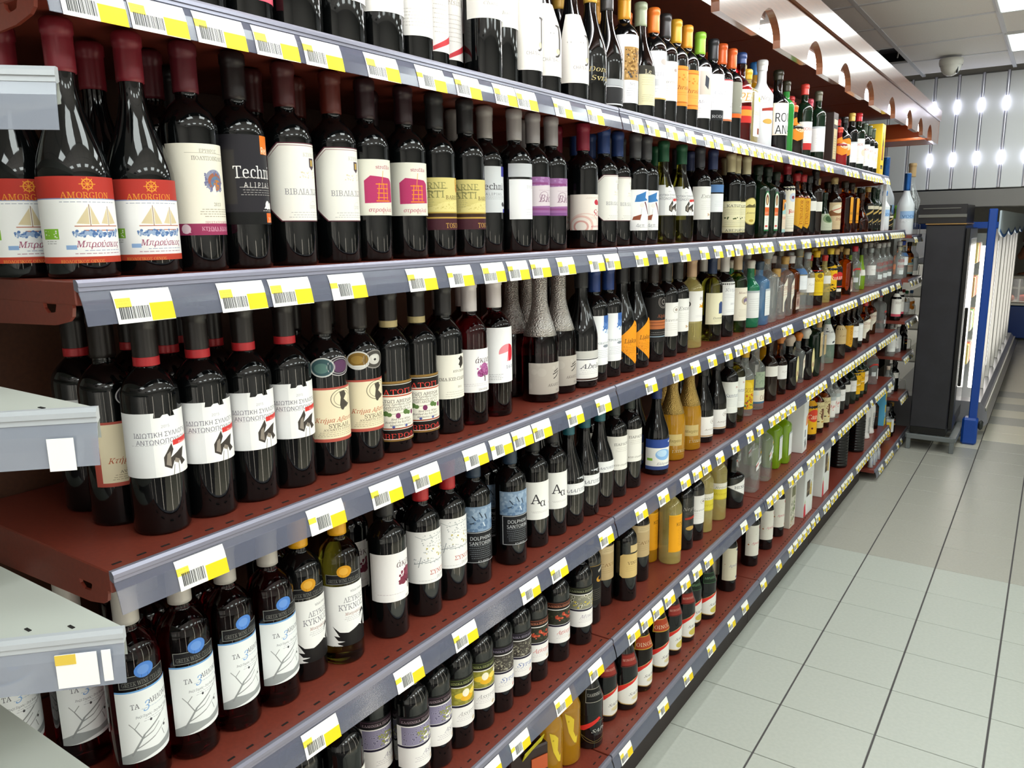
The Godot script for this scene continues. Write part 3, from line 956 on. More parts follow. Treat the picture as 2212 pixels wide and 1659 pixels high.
	# the counter across the far end
	var d := thing("deli_counter", "blue fronted deli counter with glass case at the far end", "counter", Vector3(0.6, 0, -13.4))
	part("front", box_mesh(Vector3(3.0, 0.46, 0.06), 0.01), blue, d, Vector3(0, 0.26, 0))
	part("plinth", box_mesh(Vector3(3.0, 0.06, 0.04)), mat("bumper", Color.BLACK), d, Vector3(0, 0.03, -0.03))
	part("body", box_mesh(Vector3(3.0, 0.48, 0.86), 0.01), mat("counter_body", Color(0.55, 0.55, 0.53), 0.5), d, Vector3(0, 0.24, -0.5))
	part("ledge", box_mesh(Vector3(3.0, 0.045, 0.12), 0.008), steel, d, Vector3(0, 0.52, 0.02))
	part("tray", box_mesh(Vector3(2.9, 0.02, 0.8), 0.004), mat("tray_white", Color(0.88, 0.87, 0.84), 0.3), d, Vector3(0, 0.53, -0.5))
	part("glass_front", box_mesh(Vector3(2.96, 0.34, 0.008)), plastic("case_glass", Color(0.9, 0.95, 0.95), 0.08), d, Vector3(0, 0.71, 0.02))
	part("middle_rail", box_mesh(Vector3(3.0, 0.03, 0.05), 0.006), mat("rail_cream", Color(0.86, 0.85, 0.78), 0.4), d, Vector3(0, 0.74, -0.06))
	part("top_rail", box_mesh(Vector3(3.0, 0.04, 0.30), 0.008), mat("rail_cream", Color.WHITE), d, Vector3(0, 0.90, -0.12))
	for x in [-1.45, -1.0, 0.0, 1.0, 1.45]: part("support", box_mesh(Vector3(0.025, 0.38, 0.025), 0.003), steel, d, Vector3(x, 0.71, -0.02))
	area_light("lamp", d, Vector3(0, 0.87, -0.25), Vector2(2.6, 0.03), Color(1, 0.96, 0.9), 0.5, Vector3.DOWN)
	for k in 4:
		var mt := thing("meat_cut", "%s cut of meat in the glass case of the deli counter" % ["pink", "red", "pale", "dark red"][k], "meat", Vector3(-0.54 + 0.2 * k, 0.542, -13.66), 0.4 * k, "meat in the deli case")
		st = new_st()
		lathe(st, [[0.0, 0.0], [0.07, 0.0], [0.095, 0.03], [0.08, 0.07], [0.04, 0.09], [0.0, 0.094]], 14, 0.72)
		part("flesh", done(st), hexm(["d8907a", "c8402a", "e0b8a0", "b8382a"][k % 4], 0.35), mt)
	part("board", box_mesh(Vector3(1.4, 0.025, 0.18), 0.003), mat("wall_shelf", Color(0.86, 0.86, 0.82), 0.5), thing("wall_shelf", "pale wall shelf behind the deli counter", "shelf", Vector3(0.2, 1.325, -16.04)))
	var jar := thing("red_canister", "small red canister on the wall shelf behind the deli counter", "canister", Vector3(-0.42, 1.338, -16.03))
	st = new_st()
	lathe(st, [[0.0, 0.0], [0.068, 0.0], [0.072, 0.008], [0.072, 0.17], [0.066, 0.19], [0.0, 0.192]], 20)
	part("body", done(st), hexm("b02a3c", 0.4), jar)
	st = new_st()
	lathe(st, [[0.0, 0.192], [0.05, 0.192], [0.05, 0.22], [0.0, 0.224]], 20)
	part("lid", done(st), hexm("7a2430", 0.4), jar)

# ------------------------------------------------------------------ shop assistant bending over the counter
func blob(st: SurfaceTool, bones: Array, cell: float, soft: float) -> void:
	# surface nets over a smooth union of tapered capsules [a, b, ra, rb]
	var lo := Vector3.INF
	var hi := -Vector3.INF
	for b in bones:
		var r: float = maxf(b[2], b[3]) + cell * 2.5
		for p in [b[0], b[1]]:
			lo = lo.min(p - Vector3.ONE * r)
			hi = hi.max(p + Vector3.ONE * r)
	var n := Vector3i(((hi - lo) / cell).ceil()) + Vector3i.ONE
	var val := PackedFloat32Array()
	val.resize(n.x * n.y * n.z)
	for z in n.z:
		for y in n.y:
			for x in n.x:
				var p := lo + Vector3(x, y, z) * cell
				var acc := 0.0
				for b in bones:
					var ab: Vector3 = b[1] - b[0]
					var t := clampf((p - b[0]).dot(ab) / maxf(ab.length_squared(), 1e-9), 0.0, 1.0)
					var d: float = p.distance_to(b[0] + ab * t) - lerpf(b[2], b[3], t)
					acc += exp(-d / soft)
				val[x + n.x * (y + n.y * z)] = -soft * log(acc + 1e-30)
	var at := {}
	var grad := {}
	for z in n.z - 1:
		for y in n.y - 1:
			for x in n.x - 1:
				var sum := Vector3.ZERO
				var cnt := 0
				var g := Vector3.ZERO
				for e in 12:
					var ax := e / 4
					var o := Vector3i.ZERO
					o[(ax + 1) % 3] = e % 2
					o[(ax + 2) % 3] = (e / 2) % 2
					var o2 := o
					o2[ax] = 1
					var v0 := val[x + o.x + n.x * (y + o.y + n.y * (z + o.z))]
					var v1 := val[x + o2.x + n.x * (y + o2.y + n.y * (z + o2.z))]
					g[ax] += v1 - v0
					if (v0 < 0.0) != (v1 < 0.0):
						sum += Vector3(o).lerp(Vector3(o2), v0 / (v0 - v1))
						cnt += 1
				if cnt:
					var id := x + n.x * (y + n.y * z)
					at[id] = lo + (Vector3(x, y, z) + sum / cnt) * cell
					grad[id] = g.normalized()
	var step := [1, n.x, n.x * n.y]
	for z in range(1, n.z - 1):
		for y in range(1, n.y - 1):
			for x in range(1, n.x - 1):
				var id := x + n.x * (y + n.y * z)
				for ax in 3:
					var v0 := val[id]
					var v1 := val[id + step[ax]]
					if (v0 < 0.0) == (v1 < 0.0): continue
					var u: int = step[(ax + 1) % 3]
					var v: int = step[(ax + 2) % 3]
					var q := [id, id - u, id - u - v, id - v]
					if v0 < 0.0: q.reverse()
					var ok := true
					for k in q: ok = ok and at.has(k)
					if not ok: continue
					for k in [0, 1, 2, 0, 2, 3]:
						st.set_normal(grad[q[k]])
						st.add_vertex(at[q[k]])
func person() -> void:
	var p := thing("person", "person in a dark red shirt bending forward behind the deli counter", "person", Vector3(-0.27, 0, -14.62))
	var skin := mat("skin", Color(0.62, 0.42, 0.32), 0.55)
	var st := new_st()
	var neck := Vector3(-0.02, 1.13, 0.02)
	var head := Vector3(-0.105, 1.215, 0.06)
	blob(st, [[neck, Vector3(-0.06, 1.16, 0.04), 0.055, 0.052], [head + Vector3(0.02, 0.03, 0), head + Vector3(-0.01, 0.02, 0.0), 0.088, 0.085], [head + Vector3(-0.05, -0.05, 0.01), head + Vector3(-0.07, -0.075, 0.01), 0.055, 0.04], [head + Vector3(-0.10, -0.02, 0.01), head + Vector3(-0.112, -0.045, 0.01), 0.010, 0.016], [head + Vector3(-0.092, -0.078, 0.01), head + Vector3(-0.088, -0.082, 0.01), 0.02, 0.018], [head + Vector3(0.02, -0.01, 0.09), head + Vector3(0.015, -0.04, 0.09), 0.018, 0.012], [head + Vector3(0.02, -0.01, -0.09), head + Vector3(0.015, -0.04, -0.09), 0.018, 0.012]], 0.011, 0.012)
	# left forearm with a half closed hand on the counter
	var el := Vector3(0.02, 0.96, 0.26)
	var wr := Vector3(-0.12, 0.90, 0.42)
	blob(st, [[Vector3(0.06, 1.06, 0.19), el, 0.05, 0.042], [el, wr, 0.042, 0.028]], 0.012, 0.008)
	var fingers := [[wr, wr + Vector3(-0.05, -0.008, 0.04), 0.026, 0.03]]
	for k in 4:
		var root := wr + Vector3(-0.062 + 0.012 * k, -0.004, 0.072 - 0.02 * (3 - k) + 0.012)
		var ln: float = [0.032, 0.037, 0.04, 0.034][k]
		fingers.append([root, root + Vector3(-ln, -0.006, ln * 0.6), 0.009, 0.0085])
		fingers.append([root + Vector3(-ln, -0.006, ln * 0.6), root + Vector3(-ln * 1.5, -0.03, ln * 0.9), 0.0085, 0.007])
	fingers.append([wr + Vector3(-0.02, 0.0, 0.0), wr + Vector3(-0.06, -0.012, -0.008), 0.012, 0.009])
	blob(st, fingers, 0.005, 0.003)
	part("body", st.commit(), skin, p)
	st = new_st()
	blob(st, [[Vector3(0.10, 0.30, -0.05), Vector3(0.10, 0.72, -0.04), 0.16, 0.165], [Vector3(0.10, 0.72, -0.04), Vector3(0.03, 1.03, 0.0), 0.17, 0.15], [Vector3(0.02, 1.07, -0.17), Vector3(0.03, 1.07, 0.17), 0.075, 0.075], [Vector3(0.03, 1.06, 0.17), Vector3(0.04, 1.02, 0.22), 0.075, 0.066], [Vector3(0.03, 1.06, -0.17), Vector3(0.05, 0.86, -0.22), 0.075, 0.06]], 0.022, 0.02)
	part("shirt", st.commit(), mat("shirt_red", Color(0.30, 0.07, 0.09), 0.8), p)
	st = new_st()
	blob(st, [[head + Vector3(0.035, 0.06, 0), head + Vector3(0.045, 0.02, 0), 0.085, 0.08], [head + Vector3(0.0, 0.075, 0), head + Vector3(-0.03, 0.07, 0), 0.06, 0.045]], 0.013, 0.012)
	part("hair", st.commit(), mat("hair_dark", Color(0.09, 0.065, 0.05), 0.7), p)
	st = new_st()
	blob(st, [[Vector3(0.10, 0.42, -0.13), Vector3(0.10, 0.08, -0.13), 0.085, 0.06], [Vector3(0.10, 0.42, 0.05), Vector3(0.10, 0.08, 0.05), 0.085, 0.06], [Vector3(0.10, 0.035, -0.13), Vector3(-0.02, 0.03, -0.13), 0.04, 0.034], [Vector3(0.10, 0.035, 0.05), Vector3(-0.02, 0.03, 0.05), 0.04, 0.034]], 0.024, 0.015)
	part("trousers", st.commit(), mat("trousers", Color(0.06, 0.06, 0.07), 0.8), p)

# ------------------------------------------------------------------ everything that stands on the shelves
func bottles() -> void:
	var firsts := {}
	for line in ROWS:
		# called, category, kind, glass, labels, cap style, cap colour, x, y, z, turn, scale, group, label
		var f: PackedStringArray = line.split("|")
		var kind := f[2]
		var at := Vector3(float(f[7]), float(f[8]), float(f[9]))
		var key := "|".join(f.slice(0, 7))
		var o: Node3D
		if firsts.has(key):
			o = firsts[key].duplicate()
			o.name = numbered(f[0])
			add_child(o)
		else:
			o = Node3D.new()
			o.name = numbered(f[0])
			add_child(o)
			firsts[key] = o
			if kind.begins_with("box"): make_box(o, kind, f[3], f[4])
			elif kind == "wrapped": make_wrapped(o)
			elif kind == "card": make_card(o)
			else: make_bottle(o, kind, f[3], f[4], f[5], f[6], 32 if at.z > -3.2 else 16)
		o.position = at
		o.rotation.y = deg_to_rad(float(f[10]))
		o.scale = Vector3.ONE * float(f[11])
		tag(o, f[13], f[1], f[12])
func make_bottle(o: Node3D, kind: String, gl: String, labels: String, style: String, col: String, n: int) -> void:
	part("glass_body" if gl != "W" else "bottle_body", body_mesh(kind, n), glass(gl), o)
	if col != "": part({"band": "neck_band", "wrap": "neck_foil", "ball": "stopper"}.get(style, "capsule"), cap_mesh(kind, style), foil(col, style), o)
	if style == "band": part("capsule", cap_mesh(kind, ""), hexm("15100f"), o)
	if labels != "":
		for id in labels.split("+"):
			var turn := 0.0
			var name := id
			if id.contains("@"):
				turn = float(id.get_slice("@", 1))
				name = id.get_slice("@", 0)
			var l := part("label" if not name.begins_with("medal") and not name.begins_with("dot") else "sticker", label_mesh(kind, name), atlas_of(name), o)
			l.rotation.y = deg_to_rad(turn)
func foil(col: String, style: String) -> StandardMaterial3D:
	if style == "wrap":
		var m := mat("foil_" + col, Color.html(col), 0.32, 0.75)
		var n := FastNoiseLite.new()
		n.frequency = 0.09
		var t := NoiseTexture2D.new()
		t.width = 128
		t.height = 128
		t.seamless = true
		t.noise = n
		m.heightmap_enabled = true
		m.heightmap_texture = t
		m.heightmap_scale = 0.3
		m.uv1_triplanar = true
		m.uv1_scale = Vector3.ONE * 22.0
		return m
	return mat("cap_" + col, Color.html(col), 0.36, 0.1)
func make_box(o: Node3D, kind: String, col: String, label: String) -> void:
	# kind "box 7 29 9": thickness out of the shelf, height and width in centimetres
	var s := kind.split(" ")
	var d := float(s[1]) / 100.0
	var h := float(s[2]) / 100.0
	var w := float(s[3]) / 100.0
	part("carton", box_mesh(Vector3(d, h, w), 0.0015, Vector3(0, h / 2, 0)), hexm(col, 0.55), o)
	part("lid_flap", box_mesh(Vector3(d * 0.96, 0.0016, w * 0.96), 0.0005, Vector3(0, h + 0.0006, 0)), hexm(col, 0.55), o)
	if label == "": return
	var uv: Rect2 = uvs[label].uv
	var st := new_st()
	var q := [[Vector3(d / 2 + 0.0006, 0.003, w / 2 - 0.001), Vector2(uv.position.x, uv.end.y)], [Vector3(d / 2 + 0.0006, h - 0.003, w / 2 - 0.001), uv.position], [Vector3(d / 2 + 0.0006, h - 0.003, -w / 2 + 0.001), Vector2(uv.end.x, uv.position.y)], [Vector3(d / 2 + 0.0006, 0.003, -w / 2 + 0.001), uv.end]]
	for k in [0, 1, 2, 0, 2, 3]:
		st.set_normal(Vector3.RIGHT)
		st.set_uv(q[k][1])
		st.add_vertex(q[k][0])
	part("print", st.commit(), atlas_of(label), o)
func make_wrapped(o: Node3D) -> void:
	# bottles lying in crinkled clear wrap
	var st := new_st()
	lathe(st, [[0.0, 0.0], [0.035, 0.0], [0.04, 0.01], [0.034, 0.05], [0.039, 0.09], [0.033, 0.13], [0.037, 0.16], [0.02, 0.19], [0.028, 0.215], [0.0, 0.205]], 9)
	part("clear_wrap", done(st), plastic("wrap_clear", Color(0.86, 0.88, 0.9), 0.25), o)
	st = new_st()
	lathe(st, [[0.0, 0.004], [0.026, 0.004], [0.026, 0.12], [0.01, 0.15], [0.01, 0.17], [0.0, 0.17]], 12)
	part("flask", done(st), mat("flask_pale", Color(0.75, 0.77, 0.78), 0.1), o)
	part("print", box_mesh(Vector3(0.004, 0.04, 0.03), 0.001), hexm("2a4fb0"), o, Vector3(0.0275, 0.08, 0))
func make_card(o: Node3D) -> void:
	# a dark gift pack with a bright yellow show card and a green cap
	part("pack", box_mesh(Vector3(0.10, 0.17, 0.12), 0.004, Vector3(0, 0.085, 0)), hexm("2a1512", 0.4), o)
	var st := new_st()
	box(st, Vector3(0, 0, 0), Vector3(0.002, 0.05, 0.075))
	var c := part("show_card", done(st), hexm("d8d02a", 0.5), o, Vector3(0.052, 0.172, -0.01))
	c.rotation = Vector3(0.3, 0.2, -0.5)
	part("show_card", box_mesh(Vector3(0.002, 0.04, 0.05)), hexm("c85a2a", 0.5), o, Vector3(0.0515, 0.12, -0.03))
	st = new_st()
	lathe(st, [[0.0, 0.17], [0.016, 0.17], [0.016, 0.19], [0.012, 0.196], [0.0, 0.197]], 16)
	part("cap", done(st), hexm("2a9a6a", 0.4), o, Vector3(0.02, 0, 0.035))


# name, lower and upper edge in metres, half angle in degrees, picture size, then what is printed
const LABELS := [
	"amorgion#.018#.118#80#340#300#B|f3f4f4;R|0|0|100|25|b3362d;R|0|25|100|1.2|7d8fb8;T|AMORGION|60|22|7|e09a33|1;O|62|9|5|1.2|e09a33;L|62|1|62|17|.8|e09a33;L|54|9|70|9|.8|e09a33;L|57|3|67|15|.8|e09a33;L|67|3|57|15|.8|e09a33;Z|30|29|66|1|3|8d94a8;P|d8c9a4|60,34 48,54 60,55;P|d8c9a4|62,33 70,55 62,55;P|d8c9a4|80,36 72,54 80,55;P|d8c9a4|82,36 92,54 82,55;L|61|32|61|58|.7|8a6a4a;L|81|34|81|58|.7|8a6a4a;P|f4f4f0|46,57 96,57 90,62 54,62;L|46|57|96|57|1|b06048;L|54|62|90|62|1|b06048;M|60|44|62|50|7|1.6|5576ab;M|40|44|63|50|6|1.4|9ab0d0;R|10|60|20|12|86bf3c;M|9|12|62|16|8|.8|f4f4f4;Z|13|74|14|2|2.5|9a9a9a;T|Μπρούσκος|70|78|7|8d3355|1|.25|52;Z|56|81|34|1|3|a06a78;R|36|79|10|5|8fb0dc;Z|50|85|46|1|3|8a93b5;Z|40|88.5|56|1|3|a06a78;R|0|92.5|100|7.5|c2442f;T|ΒΙΟΛΟΓΙΚΟΣ ΟΙNΟΣ|50|98|3.6|e8b056|1",
	"turkey#.048#.168#80#300#340#B|efeadb;T|ΕΡΥΘΡΟΣ|58|8|3.5|8a8478|1;R|28|10|62|.5|b0a898;T|ΠΟΛΥΠΟΙΚΙΛΟΣ|60|16|4|7a7468|1;C|64|40|14|8e93ac;C|65|41|11|a0644e;C|66|42|8|5d7f9e;C|68|44|6|c07a3c;M|50|50|30|28|22|1.4|6d6f94;P|efe9e2|60,48 64,44 66,56 60,55;T|2013|66|66|3.5|6a6458|1;Z|40|71|54|4|2.6|a39b88;T|ΠΡΟΣΤΑΤΕΥΟΜΕNΗ|66|86|2.6|a0506a|1;R|0|87|100|13|99365c;C|22|93|6|e9cfd9;P|e9cfd9|17,97 28,97 26,93 18,93;T|ΚΤΗΜΑ ΚΙΩNΟΣ|66|93|4|e3bccb|1;Z|46|95|40|1|3|d094aa",
	"techni#.062#.186#84#320#320#B|26242a;R|0|17|34|60|33302f;R|70|0|19|21|ee7a1c;T|Red|79|17|7|fff2e0|0|0|16;T|Techni|60|42|13|f2f0ee|1|0|60;R|38|47|56|.6|c8c4c0;T|A L I P I A S|64|56|6|e8e4e0|0|0|54;R|38|58|56|.6|c8c4c0;Z|38|61|56|3|2.6|b8b4b0;C|78|78|5|f0eeee;C|86|79|4|f0eeee;P|f0eeee|70,82 92,82 90,79 73,79;Z|66|84|26|1|3|d8d4d0;R|74|87|24|11|ee6a1c;T|2015|86|95|5.5|fff2e0|0;R|0|86|74|14|0a0b0c",
	"techniw#.084#.178#70#170#210#B|d4d8dc;R|74|0|26|22|3d3f9c;T|Techni|48|44|12|3a3a3e|1;R|14|50|72|.8|888890;T|A L I P I A S|52|60|5|6a6a70|0;Z|14|64|72|3|3|a0a4a8;C|80|82|6|3a3a40;C|88|84|4|3a3a40;R|80|92|20|8|3d3f9c",
	"vivlia#.066#.182#80#300#340#B|00000000;P|5a2f3a|0,16 20,0 100,0 100,100 20,100 0,84;P|f2f1ea|2,17 21,1.5 100,1.5 100,98.5 21,98.5 2,83;P|7a4a54|5,18 22,3.4 99,3.4 99,4 22.4,4 5.6,18.2;T|ΚΤΗΜΑ|70|15|4.5|bfb9b0|1;P|4a3a44|68,19 80,19 80,30 74,34 68,30;R|71|21|6|8|c0a050;M|40|50|36|44|8|1|d8cfb4;T|ΒΙΒΛΙΑ XΩΡΑ|62|62|7|8c8a90|1|0|72;Z|24|65|70|1|3|b0b0b4;T|2013|72|81|4|b0aeb0|1;O|72|81|8|.5|d0cdc8;Z|30|88|64|3|3|b8b6b6",
	"strofilia#.076#.168#82#300#290#B|e8e7da;T|strofilia|72|14|6|a83a56|1|0|44;P|b83668|38,38 48,29 84,33 92,40 94,76 38,78;L|70|20|66|52|1|e0a03a;L|56|44|80|44|1.6|ea8c2a;L|58|52|80|52|1.6|ea8c2a;L|58|60|80|60|1.6|ea8c2a;L|58|68|80|68|1.6|ea8c2a;L|62|42|60|72|1.6|ea8c2a;L|70|42|70|72|1.6|ea8c2a;L|78|42|78|72|1.6|ea8c2a;L|56|74|84|74|2|ea8c2a;T|στροφιλιά|66|90|7|b23a58|1|.15|58;T|2013|70|96|3|b08a80|1",
	"barbera#.050#.146#86#300#300#B|d9cc82;T|ARNE|40|16|12|8d8a55|1|0|60;T|SARTI|34|32|13|8d8a55|1|0|60;L|6|10|30|36|1|77744a;L|16|8|40|30|1|77744a;R|10|20|56|.8|77744a;R|6|26|50|.8|77744a;Z|4|38|40|5|4|9a9460;P|e4d890|30,58 60,46 100,42 100,64 30,64;M|60|40|46|56|14|.7|c8b868;T|BARBERA|84|38|7|5d4a2a|1|0|44;E|92|9|7|12|caa24a;E|92|19|6|9|b8702c;M|20|88|2|10|18|1.4|e8c860;R|0|66|100|2|b89a40;R|0|68|100|7|3a2416;R|0|75|100|3|c4a04a;R|0|78|100|22|46202a;T|TOSCANO|86|92|9|d0a84c|1|0|50",
	"greysq#.070#.186#66#210#300#B|00000000;R|10|0|90|24|c3c6ca;R|12|28|88|72|f4f5f6;T|THEMA|76|42|5|b4b2b8|1;Z|60|48|36|1|3|d0ced4;Z|54|82|40|4|3|c0c0c6",
	"purple#.078#.162#80#220#220#B|96659a;M|60|0|0|100|30|3|a87fb0;P|d8cdd4|26,24 100,20 100,74 30,76;P|8a4a80|20,14 80,14 80,20 26,20 26,80 100,80 100,86 20,86;T|Bio|72|56|18|8a6a80|1|.3|40;O|66|50|12|1|8a6a80;Z|50|34|40|1|3|a88aa0;R|0|92|100|8|80508a",
	"solo#.044#.130#82#240#250#B|efe6de;Z|40|8|50|2|3|c0a8a0;C|72|22|8|c23444;C|80|24|6|c23444;T|Solo|82|52|18|b23a44|1|.4|44;O|30|88|28|6|e2bcb2;O|30|90|16|5|d8a49c;O|40|92|40|4|e8cfc6;Z|50|64|40|2|4|b89088;T|ΑΓΙΩΡΓΙΤΙΚΟ|72|90|4|b04050|1|0|48",
	"foureps#.040#.150#60#150#250#B|f4f5f6;P|3d7cbc|30,14 70,4 66,20 80,26 40,30 24,30;C|52|38|10|e8e4e0;L|50|46|44|76|4|d8dade;L|64|30|86|60|6|6a2f3a;P|8c4a32|20,66 50,60 44,74 16,74;T|4επ|46|88|9|a0a2a8|0;Z|40|92|50|1|3|b0b0b8",
	"crane#.082#.170#88#360#290#B|f1f2f2;R|0|0|42|100|e2e4e6;P|00000000|46,0 68,0 70,8 63,8 61,4 55,4 52,8 45,8;T|2015|57|22|4|a9a7ae|0;T|ΙΔΙΩΤΙΚΗ ΣΥΛΛΟΓΗ|54|34|7|6d6c78|0|0|70;T|ΑNΤΩNΟΠΟΥΛΟΥ|54|45|7|6d6c78|0|0|66;Z|14|49|50|1|3|b4b4ba;P|d23b38|64,46 100,43 100,52 64,54;T|Πλαγιές|80|52|4|f6d8d6|0;P|3d3733|58,58 62,50 64,60 60,72 74,62 80,60 76,76 82,84 74,88 72,80 64,78 60,90 52,84 52,70;P|8b8278|56,66 60,62 60,86 54,82;P|8b8278|66,74 72,78 70,84 64,80;L|64|84|62|100|.8|6a645c;L|70|84|70|100|.8|6a645c",
	"syrah#.058#.150#80#280#330#B|b65448;R|9|4|91|90|eadfc0;O|66|22|21|1.2|6a6450;O|66|22|16|.8|6a6450;P|4a453c|60,34 62,20 60,10 70,8 74,16 68,24 76,32 66,44 62,42;P|4a453c|68,28 80,34 72,40;T|Κτήμα Αβαντίς|56|60|8|b0512e|1|.3|74;T|SYRAH|58|71|7|5f5440|1|0|44;T|AVANTIS ESTATE|58|78|4|6f6450|1|0|60;Z|20|82|74|3|3.4|9a8e70",
	"medalp#.168#.200#38#120#120#B|00000000;C|50|50|50|c8c6c8;C|50|50|46|26222a;O|50|50|38|4|a8a4a8;C|50|50|32|5c3a5c",
	"medalt#.168#.200#32#100#120#B|00000000;E|50|50|50|50|cfd2d0;E|50|50|43|43|3c5a60;E|46|54|28|26|5a7d78",
	"medals#.168#.200#38#120#120#B|00000000;C|50|50|50|8f8a86;C|50|50|44|4a4642;C|50|50|28|c9c6c0;P|d8d6d0|34,30 66,30 60,60 40,60;C|50|52|6|2a2624",
	"medalg#.168#.200#32#100#120#B|00000000;E|50|50|50|50|d8d8d4;E|50|44|42|36|8a6a2c;E|46|46|26|22|a68540;R|10|76|80|6|e8e8e4",
	"katogi#.022#.134#88#330#390#B|1a1512;R|0|0|100|4|8a6a34;R|0|5|100|1.2|efece2;R|0|6|100|16|120f0e;T|ΚΑΤΩΓΙ|48|19|10|e2433a|1|0|86;R|0|22|100|1.4|efece2;R|0|23.5|100|2|b5492e;R|0|25.5|100|52|efece0;T|ΚΑΤΩΓΙ ΑΒΕΡΩΦ|50|33|4.6|403a36|1|0|86;T|Οίνος Ερυθρός Ξηρός|54|38|3.4|504a44|1|.3|66;T|Εμφιάλωση από το|54|42.5|3.4|504a44|1|.3|56;T|ΚΑΤΩΓΙ ΑΒΕΡΩΦ Α.Ε.|52|47|3.2|504a44|1|0|72;L|10|56|90|51|.7|6a7a4a;C|32|53|5|58763f;C|38|55|4|58763f;C|66|52|5|58763f;C|72|54|4|58763f;E|22|58|4|4|7a2f5e;E|52|57|4|4.6|7a2f5e;E|82|55|4|4|7a2f5e;T|Red Dry Wine|58|63|3.2|504a44|1|.3;T|Bottled by ΚΑΤΩΓΙ|54|68|3.2|504a44|1|.3|66;T|Metsovo Greece|58|73|3.2|504a44|1|.3;C|44|75.5|2.4|4a56a0;C|66|75|2.4|4a56a0;R|0|78|100|1.6|b5492e;R|0|79.6|100|1.2|efece2;R|0|80.8|100|15|120f0e;T|ΑΒΕΡΩΦ|50|92.5|10|e2433a|1|0|86;R|0|95.6|100|1.2|efece2;R|0|97|100|3|8a6a34",
	"katogic#.024#.134#84#190#290#B|d8d2a4;O|50|50|200|1|6a6a50;R|6|4|88|14|ece8c6;T|ΚΑΤΩΓΙ|50|15|7.5|3c3a30|1|0|80;R|6|20|88|58|ebe6c0;Z|14|25|72|4|5|7a765c;M|14|16|50|70|6|3|4c5a34;Z|14|62|72|3|5|7a765c;R|6|82|88|14|ece8c6;T|ΑΒΕΡΩΦ|50|93|7.5|3c3a30|1|0|80",
	"ovalyel#.050#.150#60#150#240#B|00000000;E|50|50|50|50|8a7a3a;E|50|50|46|47|e6d98c;P|6a6240|20,32 36,24 52,28 70,22 82,32 80,36 20,36;T|Averoff|52|56|7|6a5a3c|1|.4|70;Z|26|64|50|3|5|a89c60;E|50|84|14|5|c0a850",
	"stag#.022#.170#40#110#250#B|00000000;E|50|20|48|20|2f7a4a;R|2|20|96|78|2f7a4a;E|50|21|40|17|f0ece0;R|10|21|80|73|f4f2ea;E|50|22|30|13|7a4a36;E|50|24|14|9|e0c890;R|10|40|80|20|e86a32;T|KRÄUTER|50|54|5|f8e0d0|1|0|66;Z|20|68|60|2|4|90a090;R|24|84|52|4|d24030",
	"fernet#.018#.150#64#120#230#B|a9cfcc;P|e08c2a|20,0 80,0 60,30 10,36;C|64|18|20|e8e2d0;E|60|20|12|10|3a5a70;R|14|44|86|46|ecdcc4;T|FERNET|58|56|7|c2442f|1|0|70;Z|24|62|66|6|4|d09a7a",
	"fred#.020#.210#60#110#300#B|f1ecda;E|60|24|24|10|c8d2e4;C|60|24|10|8a3a4a;T|F|42|56|9|c82f2a|1;T|BRANCA|64|56|5|c82f2a|1|0|50;Z|20|66|64|6|4|c8c0a8;R|0|92|100|1|b0a888",
	"slantyel#.030#.180#60#110#260#B|14100c;P|e0a62a|0,8 100,0 100,78 60,100 0,84;V|FUNDADOR|56|52|9|8a3a1a|1;M|10|10|70|80|20|3|c8761a",
	"greenround#.020#.110#60#130#170#B|c8d0b8;E|50|30|38|26|8aa07a;E|50|32|22|18|3f5a3a;Z|18|62|64|4|7|6a7a5a",
	"cream#.020#.150#70#150#220#B|d9c29a;P|8a5a34|0,34 40,20 100,30 100,48 0,50;E|50|24|34|16|e8dcc0;L|20|30|80|18|4|c0392b;T|Irish|60|62|10|8a3a2a|1|.3;Z|16|72|68|3|5|a0865a",
	"orange#.050#.180#40#120#220#B|f0a01c;P|f4b840|30,0 70,0 62,30 38,30;T|Seville|50|62|10|5a3a14|1|.2;R|0|90|100|3|8a5a1a",
	"golddiag#.020#.170#60#110#240#B|100f0c;P|c8a860|0,46 100,18 100,26 0,54;P|c8a860|0,84 100,56 100,60 0,88;R|20|10|60|14|d8d0b8;M|16|10|60|80|30|3|e0d8c0",
	"vodkab#.030#.190#75#120#250#B|00000000;R|0|30|100|28|9cc0e8;T|VODKA|50|50|10|3a6aa8|0|0|80;M|20|0|60|100|10|6|e8eef2",
	"etched#.040#.260#70#130#300#B|00000000;L|50|100|50|60|3|f0f4f6;L|50|70|24|36|2|f0f4f6;L|50|66|76|30|2|f0f4f6;L|50|58|48|10|2|f0f4f6;L|36|50|16|24|1.4|f0f4f6;L|62|48|90|20|1.4|f0f4f6;L|40|54|40|20|1.4|f0f4f6;L|60|50|62|14|1.4|f0f4f6",
	"ktima#.072#.160#80#280#250#B|ece9dd;P|37332f|70,10 78,4 86,10 86,24 78,30 70,24 74,16;R|74|22|4|10|37332f;T|ΚΥΡ-ΓΙΑNNΗ|74|38|4.5|57524c|1|.2|46;T|ΚΤΗΜΑ ΚΥΡ-ΓΙΑNNΗ|56|55|6.5|4a4540|1|0|84;Z|20|58|76|1|3|9a948a;T|2011|72|74|4|6a645c|1;Z|40|84|54|3|5|a09a8e",
	"akres#.070#.160#80#250#250#B|f2f1f1;T|άκρες|80|26|13|55474e|1|.2|44;C|80|50|12|9a4a84;C|70|56|9|8c3a74;C|88|55|9|8c3a74;C|79|42|9|a85a94;M|40|62|38|34|24|2|b26aa0;L|80|60|80|76|2.4|4a2a3a;L|80|66|72|58|1.4|4a2a3a;Z|24|80|70|2|4|b8aeb4;T|ΣΚΟΥΡΑΣ|76|94|4|7a7076|1",
